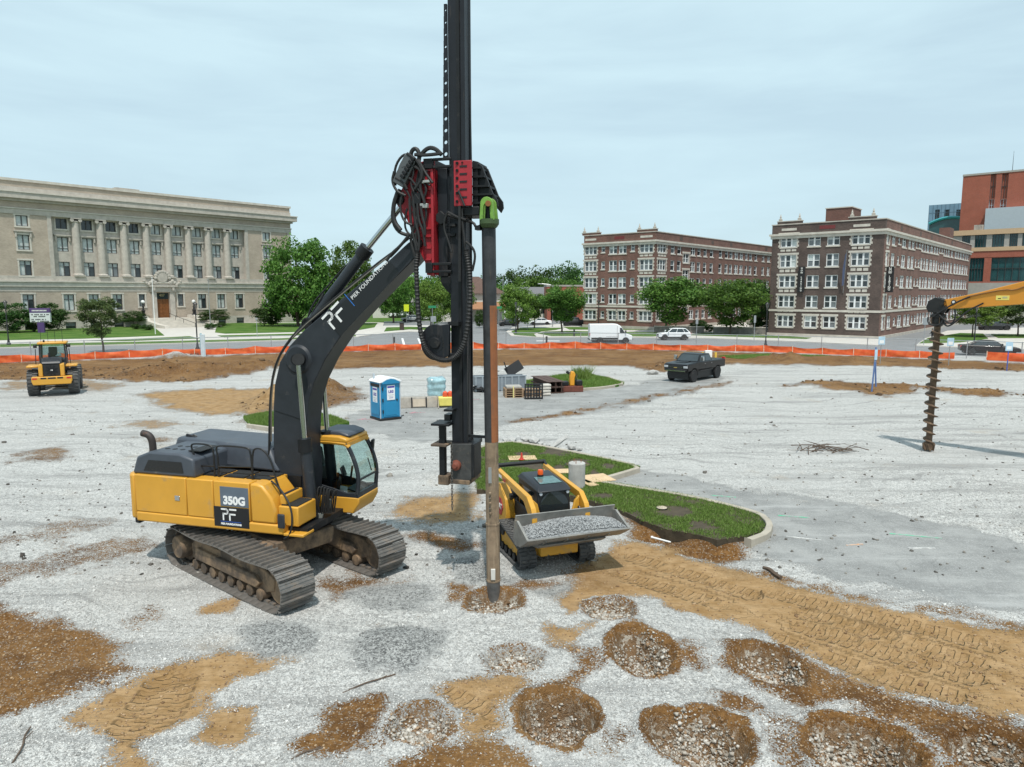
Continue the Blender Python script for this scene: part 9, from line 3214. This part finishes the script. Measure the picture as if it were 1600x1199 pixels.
# painted marks on the old paving
for px, py, w, cl_, a in ((572, 656, .9, 'pink', .1), (652, 645, .9, 'pink', .3), (737, 625, .9, 'pink', 0), (640, 652, .25, 'white', .6), (560, 646, 2.2, 'white', -.5), (700, 633, 2.4, 'white', -.5), (1240, 808, .9, 'green', -.25), (1430, 838, 1.3, 'green', -.3), (1130, 776, .8, 'green', -.3),
       (1255, 842, .9, 'white', -.35), (1440, 857, .7, 'white', 0), (1335, 852, .5, 'orange', .2)):
 p = G(px, py)
 zz_ = ground_z(p.x, p.y)
 c_ = {'pink': (.62, .10, .17), 'white': (.66, .65, .62), 'green': (.10, .52, .30), 'orange': (.70, .38, .20)}[cl_]
 m_ = pm('spray_' + cl_, c_, .8, dirt=((.36, .36, .355), .85, 9))
 q = MB(Matrix.Translation((p.x, p.y, zz_ + .012)) @ Matrix.Rotation(a, 4, 'Z'))
 q.box(-w / 2, w / 2, -.028, .028, -.08, .004)
 if cl_ == 'pink':
  q.xf = q.xf @ Matrix.Translation((-w * .35, 0, 0)) @ Matrix.Rotation(.9, 4, 'Z')
  q.box(-.02, .4, -.05, .05, -.08, .005)
 tag(q.build('paint_mark', m_, smooth=0), kind='structure')

# ================================================================ a pedestrian
def person(label, px, py, deg):
 t = thing('person', label, 'person', (G(px, py).x, G(px, py).y, .15), math.radians(deg))
 J = {'pelvis': (0, 0, .95, .15), 'waist': (0, 0, 1.12, .14), 'chest': (.02, 0, 1.34, .165), 'neck': (.03, 0, 1.5, .06), 'head': (.05, 0, 1.60, .085), 'crown': (.05, 0, 1.72, .09),
   'hipl': (0, .1, .9, .095), 'kneel': (.18, .1, .5, .065), 'ankl': (.28, .1, .09, .045), 'toel': (.42, .1, .05, .04), 'hipr': (0, -.1, .9, .095), 'kneer': (-.02, -.1, .5, .065), 'ankr': (-.3, -.1, .13, .045), 'toer': (-.2, -.1, .04, .04),
   'shl': (.02, .19, 1.42, .06), 'ell': (-.1, .25, 1.15, .045), 'hal': (.02, .26, .92, .035), 'shr': (.02, -.19, 1.42, .06), 'elr': (.1, -.25, 1.15, .045), 'har': (.28, -.24, 1.02, .035)}
 E = [('pelvis', 'waist'), ('waist', 'chest'), ('chest', 'neck'), ('neck', 'head'), ('head', 'crown'), ('pelvis', 'hipl'), ('hipl', 'kneel'), ('kneel', 'ankl'), ('ankl', 'toel'), ('pelvis', 'hipr'), ('hipr', 'kneer'), ('kneer', 'ankr'), ('ankr', 'toer'),
   ('chest', 'shl'), ('shl', 'ell'), ('ell', 'hal'), ('chest', 'shr'), ('shr', 'elr'), ('elr', 'har')]
 ks = list(J)
 me = bpy.data.meshes.new('body')
 me.from_pydata([J[k][:3] for k in ks], [(ks.index(a), ks.index(b)) for a, b in E], [])
 o = bpy.data.objects.new('body', me)
 md, N, L, P = _base('dark_clothes')
 tc = _n(N, 'TexCoord')
 sp = _n(N, 'SeparateXYZ')
 L.new(tc.outputs['Object'], sp.inputs[0])
 c = _mixc(N, L, _range(N, L, sp.outputs[2], 1.495, 1.50), (.014, .014, .016), (.42, .26, .19))
 L.new(c, P.inputs['Base Color'])
 P.inputs['Roughness'].default_value = .85
 _finish(o, md, t)
 o.modifiers.new('skin', 'SKIN')
 for i, k in enumerate(ks):
  me.skin_vertices[0].data[i].radius = (J[k][3], J[k][3])
 me.skin_vertices[0].data[0].use_root = True
 s_ = o.modifiers.new('subdivision', 'SUBSURF')
 s_.levels = s_.render_levels = 1
 MB().lathe([(.03, 1.80), (.085, 1.77), (.105, 1.70), (.10, 1.66)], (.04, 0, 0), 12).build('hair', M_TRIM, t)


person('person in dark clothes walking past the side street corner', 1456, 536, 185)
